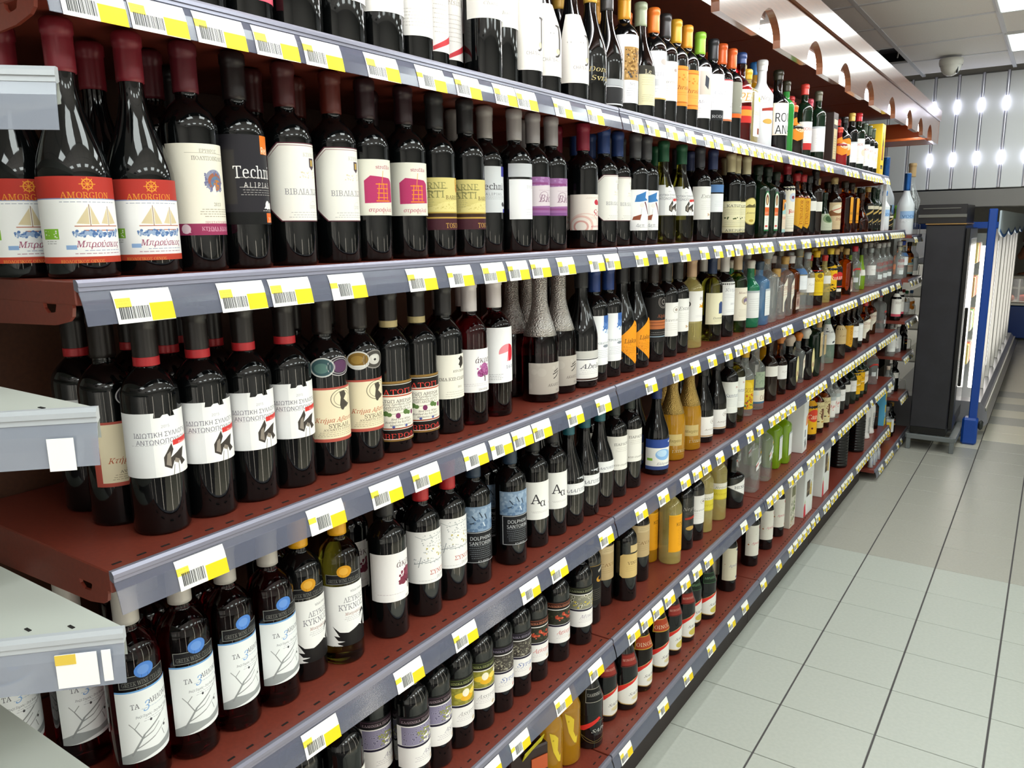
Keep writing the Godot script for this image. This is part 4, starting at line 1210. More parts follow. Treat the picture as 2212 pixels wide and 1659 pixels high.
	"akresr#.075#.170#80#260#260#B|f2f1f1;T|άκρες|76|24|13|6a5a5e|1|.2|48;C|78|54|13|6c2a3c;C|66|60|9|7c3244;C|88|58|10|5c2034;C|78|44|10|8a3a50;M|50|56|38|42|28|2.4|7c3046;L|79|62|80|82|3|3c1a22;L|79|70|70|60|1.6|3c1a22;Z|10|84|60|1|3|b8aeb4;T|ΣΚΟΥΡΑΣ|82|96|4|7a7076|1",
	"akresy#.090#.190#66#190#230#B|f2f1ee;C|12|42|12|2c2824;C|12|42|8|c8c4b8;T|άκρες|82|24|11|6a5a5e|1|.2|40;P|e8a82c|60,52 96,36 100,60 80,56;M|14|60|40|38|22|2.4|e0a030;Z|40|80|56|2|4|b8aeb4",
	"circle#.075#.195#84#260#330#B|f3f4f6;P|3a3a44|12,8 22,6 24,14 21,14 20,10 15,10 14,14 11,14;C|70|46|20|e7909a;P|d4303f|72,46 74,30 84,34 90,42 90,52 84,60 76,62 73,60;P|f3f4f6|72,44 68,62 50,66 40,50;T|14-18|78|72|5.5|5a5a7a|1;Z|10|84|50|4|3|a8a8b0",
	"akakies#.020#.094#66#260#210#B|b3aca4;M|8|0|0|100|90|9|bab4ac;L|64|30|80|22|2.4|2f2a28;L|60|38|82|30|2.4|2f2a28;L|70|46|80|36|2.4|2f2a28;L|62|52|74|44|2.4|2f2a28;T|ΑΚΑΚΙΕΣ|66|72|8|58524c|1|.2|50;T|2013|76|90|5|58524c|1",
	"abel#.018#.090#80#200#200#B|f2f2f0;R|0|0|100|26|c7c6c2;R|0|27|100|3|2a2a2e;T|Abelos|66|52|15|4a4a54|1|.35|62;Z|30|64|64|3|6|9a9aa4;R|0|92|100|6|4a3a34",
	"bluestripe#.045#.175#70#160#300#B|f2f5f8;R|60|0|40|30|3c66ac;M|60|60|14|40|22|4|5c84c4;M|40|60|28|40|10|3|dfe8f2;T|ΓΕΡΟΒΑΣΙΛΕΙΟΥ|62|56|4|7a828c|1|0|70;E|72|62|14|3|8a929c;Z|30|70|60|5|3.6|b0b6be",
	"fish#.022#.140#58#170#290#B|00000000;P|f19a1e|0,50 84,0 100,6 94,50 100,94 84,100;T|Liakos|64|46|9|3a2410|1|.15|50;C|84|12|4|c87414;M|24|30|50|56|36|2|d47c14;Z|40|60|46|4|4|a8620e",
	"copper#.060#.210#74#200#330#B|1d1b1b;O|66|20|20|2|8a8480;O|66|20|16|1.4|8a8480;C|66|20|9|8a8480;C|66|20|6|1d1b1b;T|Alpha|62|48|6|a0583a|1;R|0|56|100|18|b5693c;R|0|60|100|1.4|7a3f22;R|0|66|100|1.4|7a3f22;Z|20|80|70|2|4|a8a4a0;R|0|88|100|2|8aa0b0",
	"bluedoor#.060#.170#66#160#280#B|ebe6c6;P|3c5080|56,34 64,28 76,28 84,34 84,66 56,66;T|Domaine|62|80|6|6a6450|1|.2|60;Z|30|86|60|2|4|a8a288",
	"creamround#.045#.170#70#150#260#B|efe8d6;C|66|40|22|b8a890;C|68|40|14|7a6a8a;C|68|46|7|e0d8c0;T|Moschos|60|16|6|9a7a6a|1|.3|70;Z|30|66|60|6|4|b8b09c",
	"aidonia#.040#.150#64#330#370#B|00000000;P|e9eef0|0,2 100,2 100,84 88,94 0,100;R|0|0|100|2.4|6fa4dc;P|9aa0a2|0,100 0,90 24,82 60,84 100,76 100,84 88,88 50,92 20,98;L|18|88|40|62|3|8f9496;L|40|62|70|46|2.2|8f9496;L|70|46|92|36|1.4|8f9496;L|36|66|26|52|1.6|8f9496;L|26|52|34|44|1.2|8f9496;L|26|52|18|44|1.2|8f9496;L|34|68|54|62|1.6|8f9496;L|54|62|66|54|1.2|8f9496;L|24|80|56|70|1.6|8f9496;L|56|70|80|58|1.2|8f9496;L|70|66|74|76|1.2|8f9496;C|93|33|2.4|23262a;C|52|45|2|23262a;C|76|63|2|23262a;T|ΤΑ|30|22|6.5|54565e|1;T|3|48|25|13|7aa6dc|1|.3;T|ΑΗΔΟNΙΑ|74|20|6.5|54565e|1|0|46;Z|36|27|50|1|3|a8b8cc;T|Ροζέ Ξηρός - Dry Rosé Wine|60|37|3|6a6c74|1|.2|66;Z|40|41|46|2|3|b0b4bc",
	"strip#.154#.172#52#220#64#B|8f918c;R|1.5|6|97|88|16161a;T|GREEK WINE CELLARS|50|66|34|8a8c86|1|0|88",
	"dotb#.166#.188#20#60#70#B|00000000;E|50|50|50|50|4f86d8;E|46|48|30|30|6a9ae2",
	"doty#.166#.188#20#60#70#B|00000000;E|50|50|50|50|d89a1c;E|46|48|30|30|e8b040",
	"swan#.036#.150#66#290#340#B|eef0f0;T|White Swan|76|11|3.4|7a7a80|1|0|36;T|ΛΕΥΚΟΣ|70|24|8|7d7d86|1|0|50;T|ΚΥΚNΟΣ|64|36|9|7d7d86|1|0|60;T|Μοσχοφίλερο|70|47|4.4|8a5a50|1|.25|52;Z|44|52|48|3|3|b4b4ba;P|101012|20,66 34,76 52,78 78,70 92,76 100,78 100,100 20,100 26,94 44,92 30,90 22,82 34,84;P|101012|88,78 84,70 90,64 95,56 92,50 86,53 80,58 84,49 93,46 99,53 98,62 93,70 94,80;P|eef0f0|0,78 18,78 30,96 40,99 0,100",
	"synoro#.072#.180#82#280#310#B|eceded;L|40|14|90|8|.8|8f979c;L|20|8|40|16|.8|8f979c;M|50|30|6|66|18|1.2|a8aeb0;M|40|34|22|60|20|1.3|b4b8ba;M|14|40|26|40|26|1.6|bdb05c;L|16|62|44|56|1.2|7f878c;L|24|68|30|48|1.2|7f878c;L|36|60|80|58|1|7f878c;M|40|16|52|70|10|1|9aa2a6;T|ΣΥNΟΡΟ|70|80|8|b5554e|1|0|50;T|ΣΚΟΥΡΑΣ|74|91|4|9a9498|1;Z|20|94|70|1|3|b4b4b8",
	"dolphin#.050#.178#62#200#330#B|14161a;P|7d95b0|0,0 100,0 100,44 0,44;M|40|0|4|100|20|5|98adc4;M|30|0|24|100|18|5|5d7898;L|30|16|40|24|3|2a3848;L|50|10|58|20|3|2a3848;L|66|14|72|24|3|2a3848;L|24|30|36|28|3|2a3848;L|60|28|66|36|3|d0dce8;R|8|45|92|54|c8ccd0;R|10|46|90|52|14161a;T|DOLPHINS|56|56|6|d8dce0|0|0|74;T|SANTORINI|56|65|6|d8dce0|0|0|74;Z|18|69|72|7|3.6|8a929a;T|ATLANTIS|60|97|3.4|d8dce0|0",
	"aa#.072#.166#64#210#270#B|eeefec;T|A|44|46|24|2e2c30|1;T|α|66|56|20|2e2c30|1;Z|26|78|64|2|3|b4b2b0;R|92|60|3|3|d8a090",
	"malag#.080#.130#80#200#150#B|00000000;M|10|50|0|36|10|3|b8bcc0;R|0|30|100|58|e9ebec;Z|30|38|60|1|5|a8a8b0;T|ΜΑΛΑΓΟΥΖΙΑ|52|68|17|5a5a66|1|.2|88",
	"malagb#.100#.130#60#140#100#B|e9ebec;T|ΜΑΛΑΓΟΥΖΙΑ|50|62|20|5a5a66|1|.2|86",
	"para#.082#.180#74#190#300#B|ecebe4;T|ΠΑΡΑΓΚΑ|66|24|7|5a5650|1|0|60;Z|40|34|54|3|5|a8a49a;T|ΚΥΡ-ΓΙΑNNΗ|64|86|4.4|6a665e|1",
	"globe#.018#.115#78#200#260#B|eceee8;R|0|0|100|28|2d4a94;C|76|10|5|c8d4e8;R|0|88|100|12|3a4f8a;E|54|50|24|18|8ab8e8;E|50|46|16|11|b8d8f2;R|6|62|16|8|86bf3c;T|Ελληνικός|60|80|7|6a6478|1|.35|50;M|10|82|40|12|16|3|b89a5a",
	"gold#.016#.090#50#140#160#B|00000000;R|0|0|70|52|c8b478;T|Μοσχάτο|36|30|12|6a5a2a|1|.3|60;T|ΓΛΥΚΟΣ|60|78|12|ece2b4|1|0|70;Z|40|86|50|2|6|e0d6a8",
	"burgw#.022#.095#74#170#190#B|f0efec;O|70|26|12|2|a8a098;C|70|26|6|b8b0a8;T|Ασύρτικο|64|64|8|8a8078|1|.2|64;Z|36|74|54|2|6|b4aea6;R|0|92|100|5|b08a54",
	"san#.060#.180#80#170#270#B|eceee8;T|Santorini|58|44|11|7a7e90|1|.3|72;Z|20|54|66|6|4.6|b4b8c0;M|6|60|14|30|6|3|c89a94",
	"carib#.030#.150#42#120#230#B|d8b41e;P|e8c83a|0,0 60,10 100,40 100,50 0,46;T|GOLD|52|36|14|8a5a1a|1|.2|80;M|26|0|46|100|50|6|c0522a;M|16|0|50|100|40|5|3f7a4a",
	"cactus#.026#.150#70#170#250#B|00000000;R|24|0|50|50|9aa890;M|20|24|4|50|40|5|8a9a84;R|0|58|100|36|e3ddc8;R|0|58|40|16|d8dccc;T|CAÑAS|72|82|13|7a4a3a|1|.1|50;R|0|94|100|6|3f6a8a",
	"ovalcream#.030#.150#34#100#240#B|00000000;E|50|50|48|50|b8a868;E|50|50|40|46|e8dfa6;E|50|66|16|10|b4746a;Z|30|34|40|4|6|9a8e5a",
	"gintall#.120#.245#70#190#260#B|eef1ee;C|26|22|4|4a4e54;R|18|32|18|6|6a6e74;T|Larios|64|36|11|3a3e46|1|.2|50;Z|20|50|66|4|5|b0b4b4;P|30343c|56,86 72,80 76,88 58,94;P|30343c|80,76 94,72 94,82 82,84",
	"slantred#.030#.190#70#130#260#B|00000000;P|ece6d4|0,40 100,6 100,52 44,76 40,100 0,96;Z|20|44|60|3|6|b85a4a;T|Grouse|58|38|9|8a3a2a|1|.3|70",
	"redletter#.020#.170#44#110#240#B|00000000;T|VODKA|50|26|14|d03a34|0|.2|96;T|RUSSIAN|50|52|12|d03a34|0|.2|96;R|20|70|60|20|dfe6e6",
	"redarc#.030#.170#60#140#230#B|00000000;P|c8403a|0,34 30,20 70,20 100,34 100,42 70,28 30,28 0,42;R|70|44|30|50|e8e8e6;Z|72|50|26|6|7|b05a5a;R|20|60|36|20|d2d8d8",
	"amaretto#.020#.100#38#120#150#B|b89a8c;R|0|0|100|30|7d5a50;T|ORIGINALE|50|22|12|e8dcc8|1|0|88;E|50|58|26|20|8a6a60;C|50|60|6|3a2a28;R|0|86|100|14|d8cfc0",
	"rumy#.050#.175#80#170#250#B|ecc81e;R|0|0|100|5|c22f26;C|80|8|12|d43a30;T|JAMAICA|56|40|10|a86a14|1|0|84;E|50|22|14|9|8a6a1a;Z|24|56|60|4|6|b8941a;R|0|88|100|3|c8a020",
	"pirate#.040#.190#80#150#270#B|14110e;P|ecb81c|0,14 100,0 100,84 0,100;C|62|44|20|d8352c;T|Rum|64|50|12|f4e4c0|1|.2;M|24|0|70|100|20|5|1a1410",
	"redgold#.040#.180#76#130#250#B|1a1210;R|0|0|100|3|d8a83a;C|50|40|30|c82f2c;T|Rum|50|46|13|f4e8d8|1|.2;R|0|78|100|4|c83a30;R|10|88|60|12|e8e4d8",
	"white1#.080#.200#78#170#260#B|f3f4f3;T|Κτήμα|62|24|9|a8a6ac|1|.2|60;Z|30|36|62|3|5|c4c2c8;T|2014|66|66|5|a8a6ac|1;Z|30|84|62|2|5|c4c2c8",
	"white2#.065#.170#74#150#240#B|f1f0ec;O|70|22|14|2|b8b2a8;C|70|22|7|a89a90;T|Μαντινεία|60|52|7|948e88|1|0|74;Z|26|62|66|4|6|bab4ac",
	"white3#.070#.175#70#150#240#B|f0f0ec;T|Estate|62|30|10|8a8684|1|.25|60;Z|30|44|60|5|6|b8b6b2;M|6|60|80|30|8|4|c8a888",
	"bluewhite#.095#.185#60#110#220#B|00000000;R|0|0|100|28|5a82b8;R|0|33|100|67|eef1f4;Z|30|60|60|4|6|b0b8c4",
	"smallw#.110#.155#50#80#100#B|eceae2;Z|20|30|60|5|12|a8a49c",
	"plainw#.080#.150#84#220#190#B|f2f1ee;P|c8c4bc|0,0 100,0 100,3 0,3;T|Κρασί|62|46|14|c4bfb8|1|.35|60;Z|30|62|60|3|6|c8c4be",
	"redband#.030#.200#84#200#300#B|f3f1ea;T|Merlot|56|40|10|a89890|1|.2|60;P|d0566a|0,88 60,90 100,86 100,100 0,100",
	"square#.045#.200#78#190#320#B|f4f3ef;R|36|0|40|46|c8a070;M|30|38|2|36|40|5|b84434;M|20|38|4|34|36|4|e8c8a0;T|Pinot King|70|56|5|c87a70|1|.2|56;Z|20|72|72|6|3.4|c8c4bc",
	"redcorner#.035#.190#60#120#300#B|f4f4f2;C|60|14|10|e8c890;T|Retsina|56|34|6|c0bcb4|1|.2|66;Z|36|48|46|7|5|c8c4bc;P|d2424a|100,78 100,86 30,100 14,100",
	"whitetop#.110#.220#84#170#240#B|f3f3ec;E|72|12|12|5|c8c0a8;T|Chardonnay|62|76|5|b0aca4|1|.2|64",
	"jay#.040#.190#72#200#320#B|efece4;T|J|70|48|32|45423f|1;E|66|66|6|4|e0cfa8;T|CHÂTEAU JULIA|62|78|4.4|8a8680|0|0|70;T|2014|66|90|4|c0bbb2|1|.4",
	"script#.060#.100#64#140#100#B|00000000;T|Dom|52|38|26|d8c48a|1|.2;T|Syrah|66|86|26|d8c48a|1|.2",
	"greylab#.014#.075#80#200#170#B|2a2a2c;R|0|0|100|26|a8acb0;R|0|27|100|4|e0e4e6;T|A|84|70|22|9a9a9e|1|.3;R|0|94|100|5|d8dce0",
	"pictall#.030#.195#74#180#330#B|f3f4f6;R|34|18|56|48|b08a50;M|40|36|20|50|42|4|7a5a2c;M|30|36|20|50|42|3|d8b070;M|16|38|22|46|40|3|4a4a50;T|Nemea|66|72|4|8a8a92|1;Z|40|78|52|4|3.4|b4b4bc",
	"narrow#.035#.135#40#100#230#B|e2dcb4;R|0|0|100|22|3a3832;T|Le|46|16|10|e8e0c0|1;Z|14|30|70|4|6|a8a07a;Z|14|74|70|4|5|8a845f",
	"whitegrey#.060#.185#78#140#260#B|eef0f4;C|60|22|12|b8b2ae;T|ΚΤΗΜΑ|56|48|7|a8a8b0|1;R|0|58|100|14|d0d2d6;Z|30|78|56|2|5|b8b8c0;R|0|97|100|3|d0b060",
	"orangelab#.060#.170#78#150#240#B|d98a32;P|b8661e|10,8 92,8 92,92 10,92;P|e8a04a|14,11 88,11 88,89 14,89;T|Thraki|54|54|9|8a4a1a|1|.3|66;Z|24|66|56|2|5|b86a28;M|12|20|22|60|16|3|c87a2a",
	"picwhite#.045#.195#70#140#310#B|f0f1f2;R|34|8|50|46|c8beb2;P|3a3f48|54,16 70,22 66,44 52,36;T|Merlot|60|68|6|a0a0a8|1|.3|66;Z|26|80|64|3|4|b8b8c0",
	"blackfoot#.050#.190#80#140#280#B|eef0f4;T|Cair|60|40|8|b0b2ba|1|.2;Z|30|50|60|3|5|c0c2ca;R|0|78|100|22|1c1d20;T|RODOS|60|92|6|d8dadc|1",
	"redfoot#.055#.185#74#130#260#B|f1f2f4;R|0|0|100|3|d05a60;T|Λ|76|60|12|8a8a92|1|.3;Z|24|30|50|2|5|c0c0c8;R|0|95|100|5|c87a54",
	"sage#.075#.190#80#150#260#B|8f9184;C|70|44|6|d8dcd4;T|Λ|72|64|10|dfe2da|1|.3;R|0|84|100|4|77796c;R|0|88|100|12|e86a28",
	"aper#.060#.190#80#150#260#B|00000000;P|f4ecd8|0,20 100,8 100,50 0,58;T|APERI|52|42|17|e8861a|1|.2|92;R|0|62|100|38|c8302a;R|10|70|80|14|e8983a",
	"lemon#.030#.180#80#150#260#B|f3f2ea;C|70|14|10|e8cc3a;E|30|28|24|12|f6f4ec;T|Limone|56|46|9|c8b85a|1|.3|66;Z|24|56|60|4|6|c8c8b8;R|60|80|26|14|8a4a34",
	"roma#.055#.160#60#150#200#B|ede3d0;O|50|50|200|3|c8a064;R|6|5|88|90|e9ebe6;T|ROM|54|46|26|23262a|0|0|86;T|ANA|54|84|26|23262a|0|0|86",
	"verm#.035#.150#64#120#240#B|ecebe4;T|ROSSO|54|26|10|c8403a|1|0|80;Z|20|40|62|6|6|a8a8a0;R|0|76|100|24|c02f30",
	"boxlab#.030#.190#40#110#270#B|00000000;R|14|30|72|60|c8b88a;R|14|12|72|10|d8c89a;Z|24|44|52|8|5|7a6a4a",
	"orangecap#.040#.170#74#120#230#B|00000000;P|e88a28|0,20 60,10 100,30 100,70 40,86 0,70;C|56|46|24|f2e0c0;T|Sol|56|52|10|a85a1a|1",
	"whitelow#.040#.170#76#130#230#B|f3f2ec;T|DOC|40|24|9|c85a50|1;E|70|56|20|14|e8dcc4;Z|20|80|66|2|6|b8b4a8",
	"violet#.055#.170#84#260#340#B|f0efee;P|141216|0,0 100,0 100,18 0,18;R|8|4|84|9|6a4a5e;R|9|4.7|82|7.6|1c1018;T|ΕΛΛΗNΙΚΑ ΠΕΙΡΑΜΑΤΑ|50|10.8|4.4|c8b8c0|1|0|78;R|10|20|90|35|8d88a4;M|60|14|22|84|30|2.6|a8a4b8;M|60|14|22|84|30|1.6|5f5a78;M|30|50|24|46|26|2|f0eee6;M|40|40|28|40|24|2.2|8f9448;M|16|44|42|40|12|2.4|f4f2ea;R|0|56|100|4|1d1830;T|Aspro|70|74|8|9a94a4|1|.4|50;Z|30|80|60|3|3.6|b4aeb8;C|74|92|5|d8c8b0",
	"yellowf#.055#.170#84#230#320#B|f0efee;P|141410|0,0 100,0 100,18 0,18;R|8|4|84|9|7a8a3a;R|9|4.7|82|7.6|22280e;T|ΕΛΛΗNΙΚΑ ΠΕΙΡΑΜΑΤΑ|50|10.8|4.4|c8cc90|1|0|78;R|10|20|90|35|8a8634;M|50|14|22|84|30|4|a09a40;E|44|36|14|6|e8c83a;E|58|42|16|7|e8b42a;E|74|34|12|6|f0d860;E|54|32|8|8|f4efd8;E|86|28|9|6|f4efd8;R|0|56|100|4|1d1830;T|Assyrtiko|66|74|8|a8a4a8|1|.4|56;Z|30|80|60|3|3.6|b4aeb8;C|74|92|5|d8c8b0",
	"darkf#.055#.170#84#210#300#B|f0efee;P|141214|0,0 100,0 100,18 0,18;R|8|4|84|9|5a4a6a;R|9|4.7|82|7.6|181420;T|ΕΛΛΗNΙΚΑ ΠΕΙΡΑΜΑΤΑ|50|10.8|4.4|c0b8cc|1|0|78;R|0|20|100|35|45403c;M|70|4|22|92|30|2.6|6c6a60;M|60|4|22|92|30|2|a8a490;M|40|4|22|92|30|1.6|2a2420;R|0|56|100|4|1d1830;T|Syrah|64|74|9|6a7ab0|1|.4|56;Z|30|80|60|3|3.6|b4aeb8;C|74|92|5|e0b0a8",
	"redf#.055#.170#84#230#320#B|f0efee;P|141212|0,0 100,0 100,18 0,18;R|8|4|84|9|c8663a;R|9|4.7|82|7.6|3a160c;T|ΕΛΛΗNΙΚΑ ΠΕΙΡΑΜΑΤΑ|50|10.8|4.4|e0a080|1|0|78;R|10|20|90|35|2c2c22;M|40|14|22|84|30|3|3c4430;M|14|30|28|60|18|4|b8442c;M|10|34|30|50|16|3|d86a4a;R|0|56|100|4|1d1830;T|Agiorgitiko|66|74|8|c05a5a|1|.4|60;Z|30|80|60|3|3.6|b4aeb8;C|74|92|5|d8c8b0",
	"whitef#.055#.170#84#200#300#B|f0efee;P|141412|0,0 100,0 100,18 0,18;R|8|4|84|9|7a8050;R|9|4.7|82|7.6|1c2014;T|ΕΛΛΗNΙΚΑ ΠΕΙΡΑΜΑΤΑ|50|10.8|4.4|c8cca8|1|0|78;R|0|20|100|35|8c8c7c;M|40|4|22|92|30|4|e8e4d0;M|40|4|22|92|30|2.4|5a5a48;M|16|20|36|70|16|2.4|d8c23a;R|0|56|100|4|1d1830;T|Moscato|66|74|8|a8a0b0|1|.4|56;Z|30|80|60|3|3.6|b4aeb8",
	"moon#.060#.180#70#150#260#B|101012;R|0|0|100|1.6|a88a4a;P|c8c4b8|60,14 100,0 100,3 62,20;C|66|36|13|d09a34;C|70|34|9|101012;Z|20|60|66|6|5|8a8470",
	"octagon#.075#.180#66#170#240#B|00000000;R|48|0|52|22|d8c08a;P|d8bc7c|12,32 22,26 92,26 100,32 100,90 90,98 20,98 10,90;T|VINO|60|54|9|6a5434|1;Z|30|64|56|3|6|a48c58",
	"tan#.085#.190#74#150#240#B|c9b184;R|30|4|60|18|d8c498;Z|36|9|48|2|5|7a6440;T|CAVA|54|56|9|8a6a3c|1;Z|20|66|66|3|6|a08858",
	"kourt#.045#.175#60#170#290#B|f0a818;P|f8bc30|0,0 100,0 100,3 0,3;T|KOURI|64|26|9|5a3a10|0|0|60;Z|40|14|54|1|4|b87a10;Z|40|34|52|12|4.4|a86c0c",
	"redtext#.060#.190#66#120#260#B|00000000;T|Negro|56|30|9|b8b4ae|1|.2|66;Z|30|40|60|2|4|a8a49e;P|a03428|30,54 86,50 86,58 30,60;E|56|84|22|6|c8a050",
	"yellowlab#.085#.150#78#170#200#B|e9e6d6;R|0|36|100|64|dfd040;T|Retsina|56|26|12|8a8a70|1|.3|66;T|Μεσογείων|56|66|13|b8a020|1|.3|80;R|0|94|100|6|c8b830",
	"hendr#.040#.115#60#190#210#B|00000000;P|5a5a56|0,42 92,0 100,6 100,92 94,100;P|ecece8|5,42 90,4 97,9 97,88 92,94;T|HENRY|62|46|13|3c3c42|1|0|64;Z|56|54|36|2|7|8a8a86",
	"gin#.090#.165#44#170#170#B|00000000;P|e9ecea|0,60 100,20 100,64 60,76 60,90 0,100;P|c85a54|4,70 50,54 50,62 4,80;T|Gordo|70|50|16|5a6a74|1|.1|50;C|84|8|7|d8a41c;R|40|12|3|14|e0e4e4",
	"boxart#.006#.296#36#170#400#B|eceeec;R|50|10|20|4|44484c;P|e8925c|58,44 100,38 100,56 50,60;R|12|58|76|32|f2f4f2;R|32|64|26|12|8a929a;P|2a2e30|40,84 60,78 70,90 50,96;Z|14|80|20|2|3|9aa09c",
	"boxred#.006#.296#36#190#400#B|e9ebe8;R|24|26|36|34|4a443c;R|30|30|24|24|6a5a48;T|OINOΣ|42|48|4|c8b894|1;P|d8424e|0,100 0,78 10,68 16,74 22,88 24,100;P|a8c86a|6,72 12,62 16,70;M|16|60|66|36|30|5|e4ecd8;P|c8a84a|62,44 72,30 84,44 84,64 62,60;M|10|64|8|32|40|3|c8d8c0",
	"boxjar#.006#.296#36#160#400#B|d8d4c4;T|Το Κρασί|56|16|5|4a4438|1|.3|80;T|Μας|60|26|5|4a4438|1|.3;R|20|34|70|16|7a7a5c;M|24|10|54|80|34|6|8a9a6a;M|16|20|60|70|30|5|4a5a3c;M|10|20|84|60|12|4|b8a86a",
	"canary#.030#.190#80#170#270#B|e8b01a;P|d89a14|0,0 100,0 100,10 0,20;C|56|44|30|d8452c;T|Cana|58|48|13|f8e8c8|1|.3|70;C|24|74|6|6a2c1a;C|48|82|5|6a2c1a;Z|60|80|30|2|4|a8741a",
	"rumcream#.030#.165#80#180#270#B|dccf9c;T|Captain|56|16|9|8a6a44|1|.35|74;P|6a4a34|50,26 66,24 72,44 60,70 48,56 56,40;M|20|44|26|30|44|3|8a5a44;R|20|72|24|4|4a4034;R|54|74|26|5|b8883a;Z|20|86|62|2|5|a89868",
	"redwhite#.030#.150#76#120#230#B|eceae4;R|0|0|100|18|b8c0c0;T|Bac|56|46|12|c8403a|1|.2;M|10|20|50|60|20|4|d05a50;R|0|94|100|6|d8d8d0",
	"cutty#.045#.180#80#170#260#B|ecb416;T|Cuts|56|36|14|5a3a14|1|.35|60;L|10|60|90|50|5|f4ecd0;T|Sork|56|62|11|7a4a18|1|.35|64;Z|20|76|60|3|5|b07e14",
	"cream1#.050#.190#62#160#290#B|e4dec4;E|86|8|9|4|3c4a78;E|84|92|8|3.6|3c4a78;C|14|50|2.4|c89a7a;T|Apelia|62|54|7|8a86a0|1|.35|60;Z|40|60|46|2|4|b4ae98",
	"cream2#.050#.190#66#170#290#B|eceade;E|88|10|9|6|c84a44;E|16|62|4|2.4|b0744a;E|90|92|8|4|c84a44;T|Apelia|58|58|7|c8646a|1|.35|56;M|6|10|20|80|60|2|c8d0b0",
	"sapri#.018#.110#76#250#330#B|00000000;P|c8a86a|0,56 14,30 60,6 100,0 100,84 84,96 56,100 24,92 6,76;P|f0f0ea|3,57 16,32 60,9 97,3 97,82 82,93 56,97 26,89 9,75;P|e0352c|4,52 18,28 74,4 84,6 44,28 16,52;T|SAPRI|70|60|9|6a6468|1|.4|50;E|76|76|22|8|e4d8a8;Z|50|80|40|2|4|b0a8a0",
	"sapriy#.018#.110#76#220#300#B|00000000;P|c8a86a|0,56 14,30 60,6 100,0 100,84 84,96 56,100 24,92 6,76;P|f0f0ea|3,57 16,32 60,9 97,3 97,82 82,93 56,97 26,89 9,75;P|e0352c|4,52 18,28 74,4 84,6 44,28 16,52;T|SAPRI|72|54|9|6a6468|1|.4|46;E|74|78|24|14|d8c860",
	"saprib#.018#.110#76#270#330#B|00000000;O|56|62|44|1|b09a5a;P|e0352c|0,54 10,40 60,10 66,18 20,52;T|SAPRI|66|56|11|dcdcd8|1|.4|60;Z|44|64|50|3|4|9a9690;L|10|66|44|92|1|b09a5a;L|44|92|100|84|1|b09a5a",
	"plate#.150#.186#40#140#100#B|8c2f28;R|2|4|96|92|2a0f0c;R|4|8|92|84|9a342c;T|MΟNΟΠΑΤΙ|50|48|18|e8c8b8|1|0|84;Z|14|66|70|2|12|d8a898",
	"plateb#.150#.186#40#140#100#B|b8b4a8;R|2|4|96|92|141414;T|ΕΛΛΗNΙΚΑ|50|46|20|d8d8d2|1|0|84;Z|14|60|70|2|14|b8b8b0",
	"plateg#.150#.186#40#120#90#B|4a7a50;R|2|4|96|92|1c2c1e;T|ΑΦΡΩΔΗΣ|50|50|20|8ab88a|1|0|84",
	"fishy#.060#.150#34#140#190#B|00000000;P|e8cc3c|20,0 50,10 70,24 66,60 80,80 90,76 84,100 70,96 60,86 40,60 30,30;C|40|26|4|b89a20",
	"white_l#.040#.150#70#110#200#B|eef0ee;Z|20|30|60|6|8|a8aaa8;R|0|0|100|8|b8c0c4",
	"jug_l#.150#.190#50#120#90#B|d8b03a;R|4|6|92|88|b84a2a;T|ΟΙNΟΣ|50|64|26|f0e4c8|1",
	"malibu#.040#.150#50#110#220#B|00000000;V|ΜΑΥΡΟΔΑΦNΗ|62|52|12|3a3a40|0;Z|20|90|40|1|5|6a6a70",
	"carton#.002#.258#36#110#340#B|5ab0d8;P|ecd02a|0,0 100,0 100,16 0,24;C|50|24|24|ecd02a;C|50|24|10|e86a2a;R|10|40|80|22|e8d43a;T|JUICE|50|54|7|d8442c|0|0|72;P|ecd02a|0,82 100,76 100,100 0,100;M|14|10|60|80|16|6|f4f4f0",
	"yellowbox#.004#.296#36#130#420#B|eecb2c;P|d8a81c|0,0 100,0 100,4 0,4;P|3a3028|36,14 58,14 58,26 68,36 70,70 24,70 26,36 36,26;P|8a3a1c|28,44 68,40 68,68 28,68;R|10|80|60|8|2a2420;R|10|90|60|6|d8b83a;T|NEO|40|86|4|e8d8a0|1",
	"tag_a#0#1#1#150#76#B|f4f4ee;Z|6|8|78|2|10|9a9aa0;R|0|36|24|26|ead64a;Z|2|42|20|2|10|a08a20;K|8|56|44|34;R|55|60|45|40|e9cc1a",
	"tag_b#0#1#1#150#76#B|f5f5f0;Z|6|10|88|1|10|b0b0b4;R|2|34|26|30|ecd94e;Z|4|42|22|2|10|a08a20;K|6|62|50|28;R|58|56|42|42|e6c81c",
	"tag_c#0#1#1#150#76#B|eef0ea;Z|6|8|70|3|9|8a8a92;R|0|44|20|22|e8d444;K|22|50|32|40;R|58|62|42|38|e4c61e",
	"tag_d#0#1#1#150#76#B|f6f5f3;R|0|4|48|26|eacb5a",
	"swirl#.070#.20#60#100#100#B|f4f4f4",
]
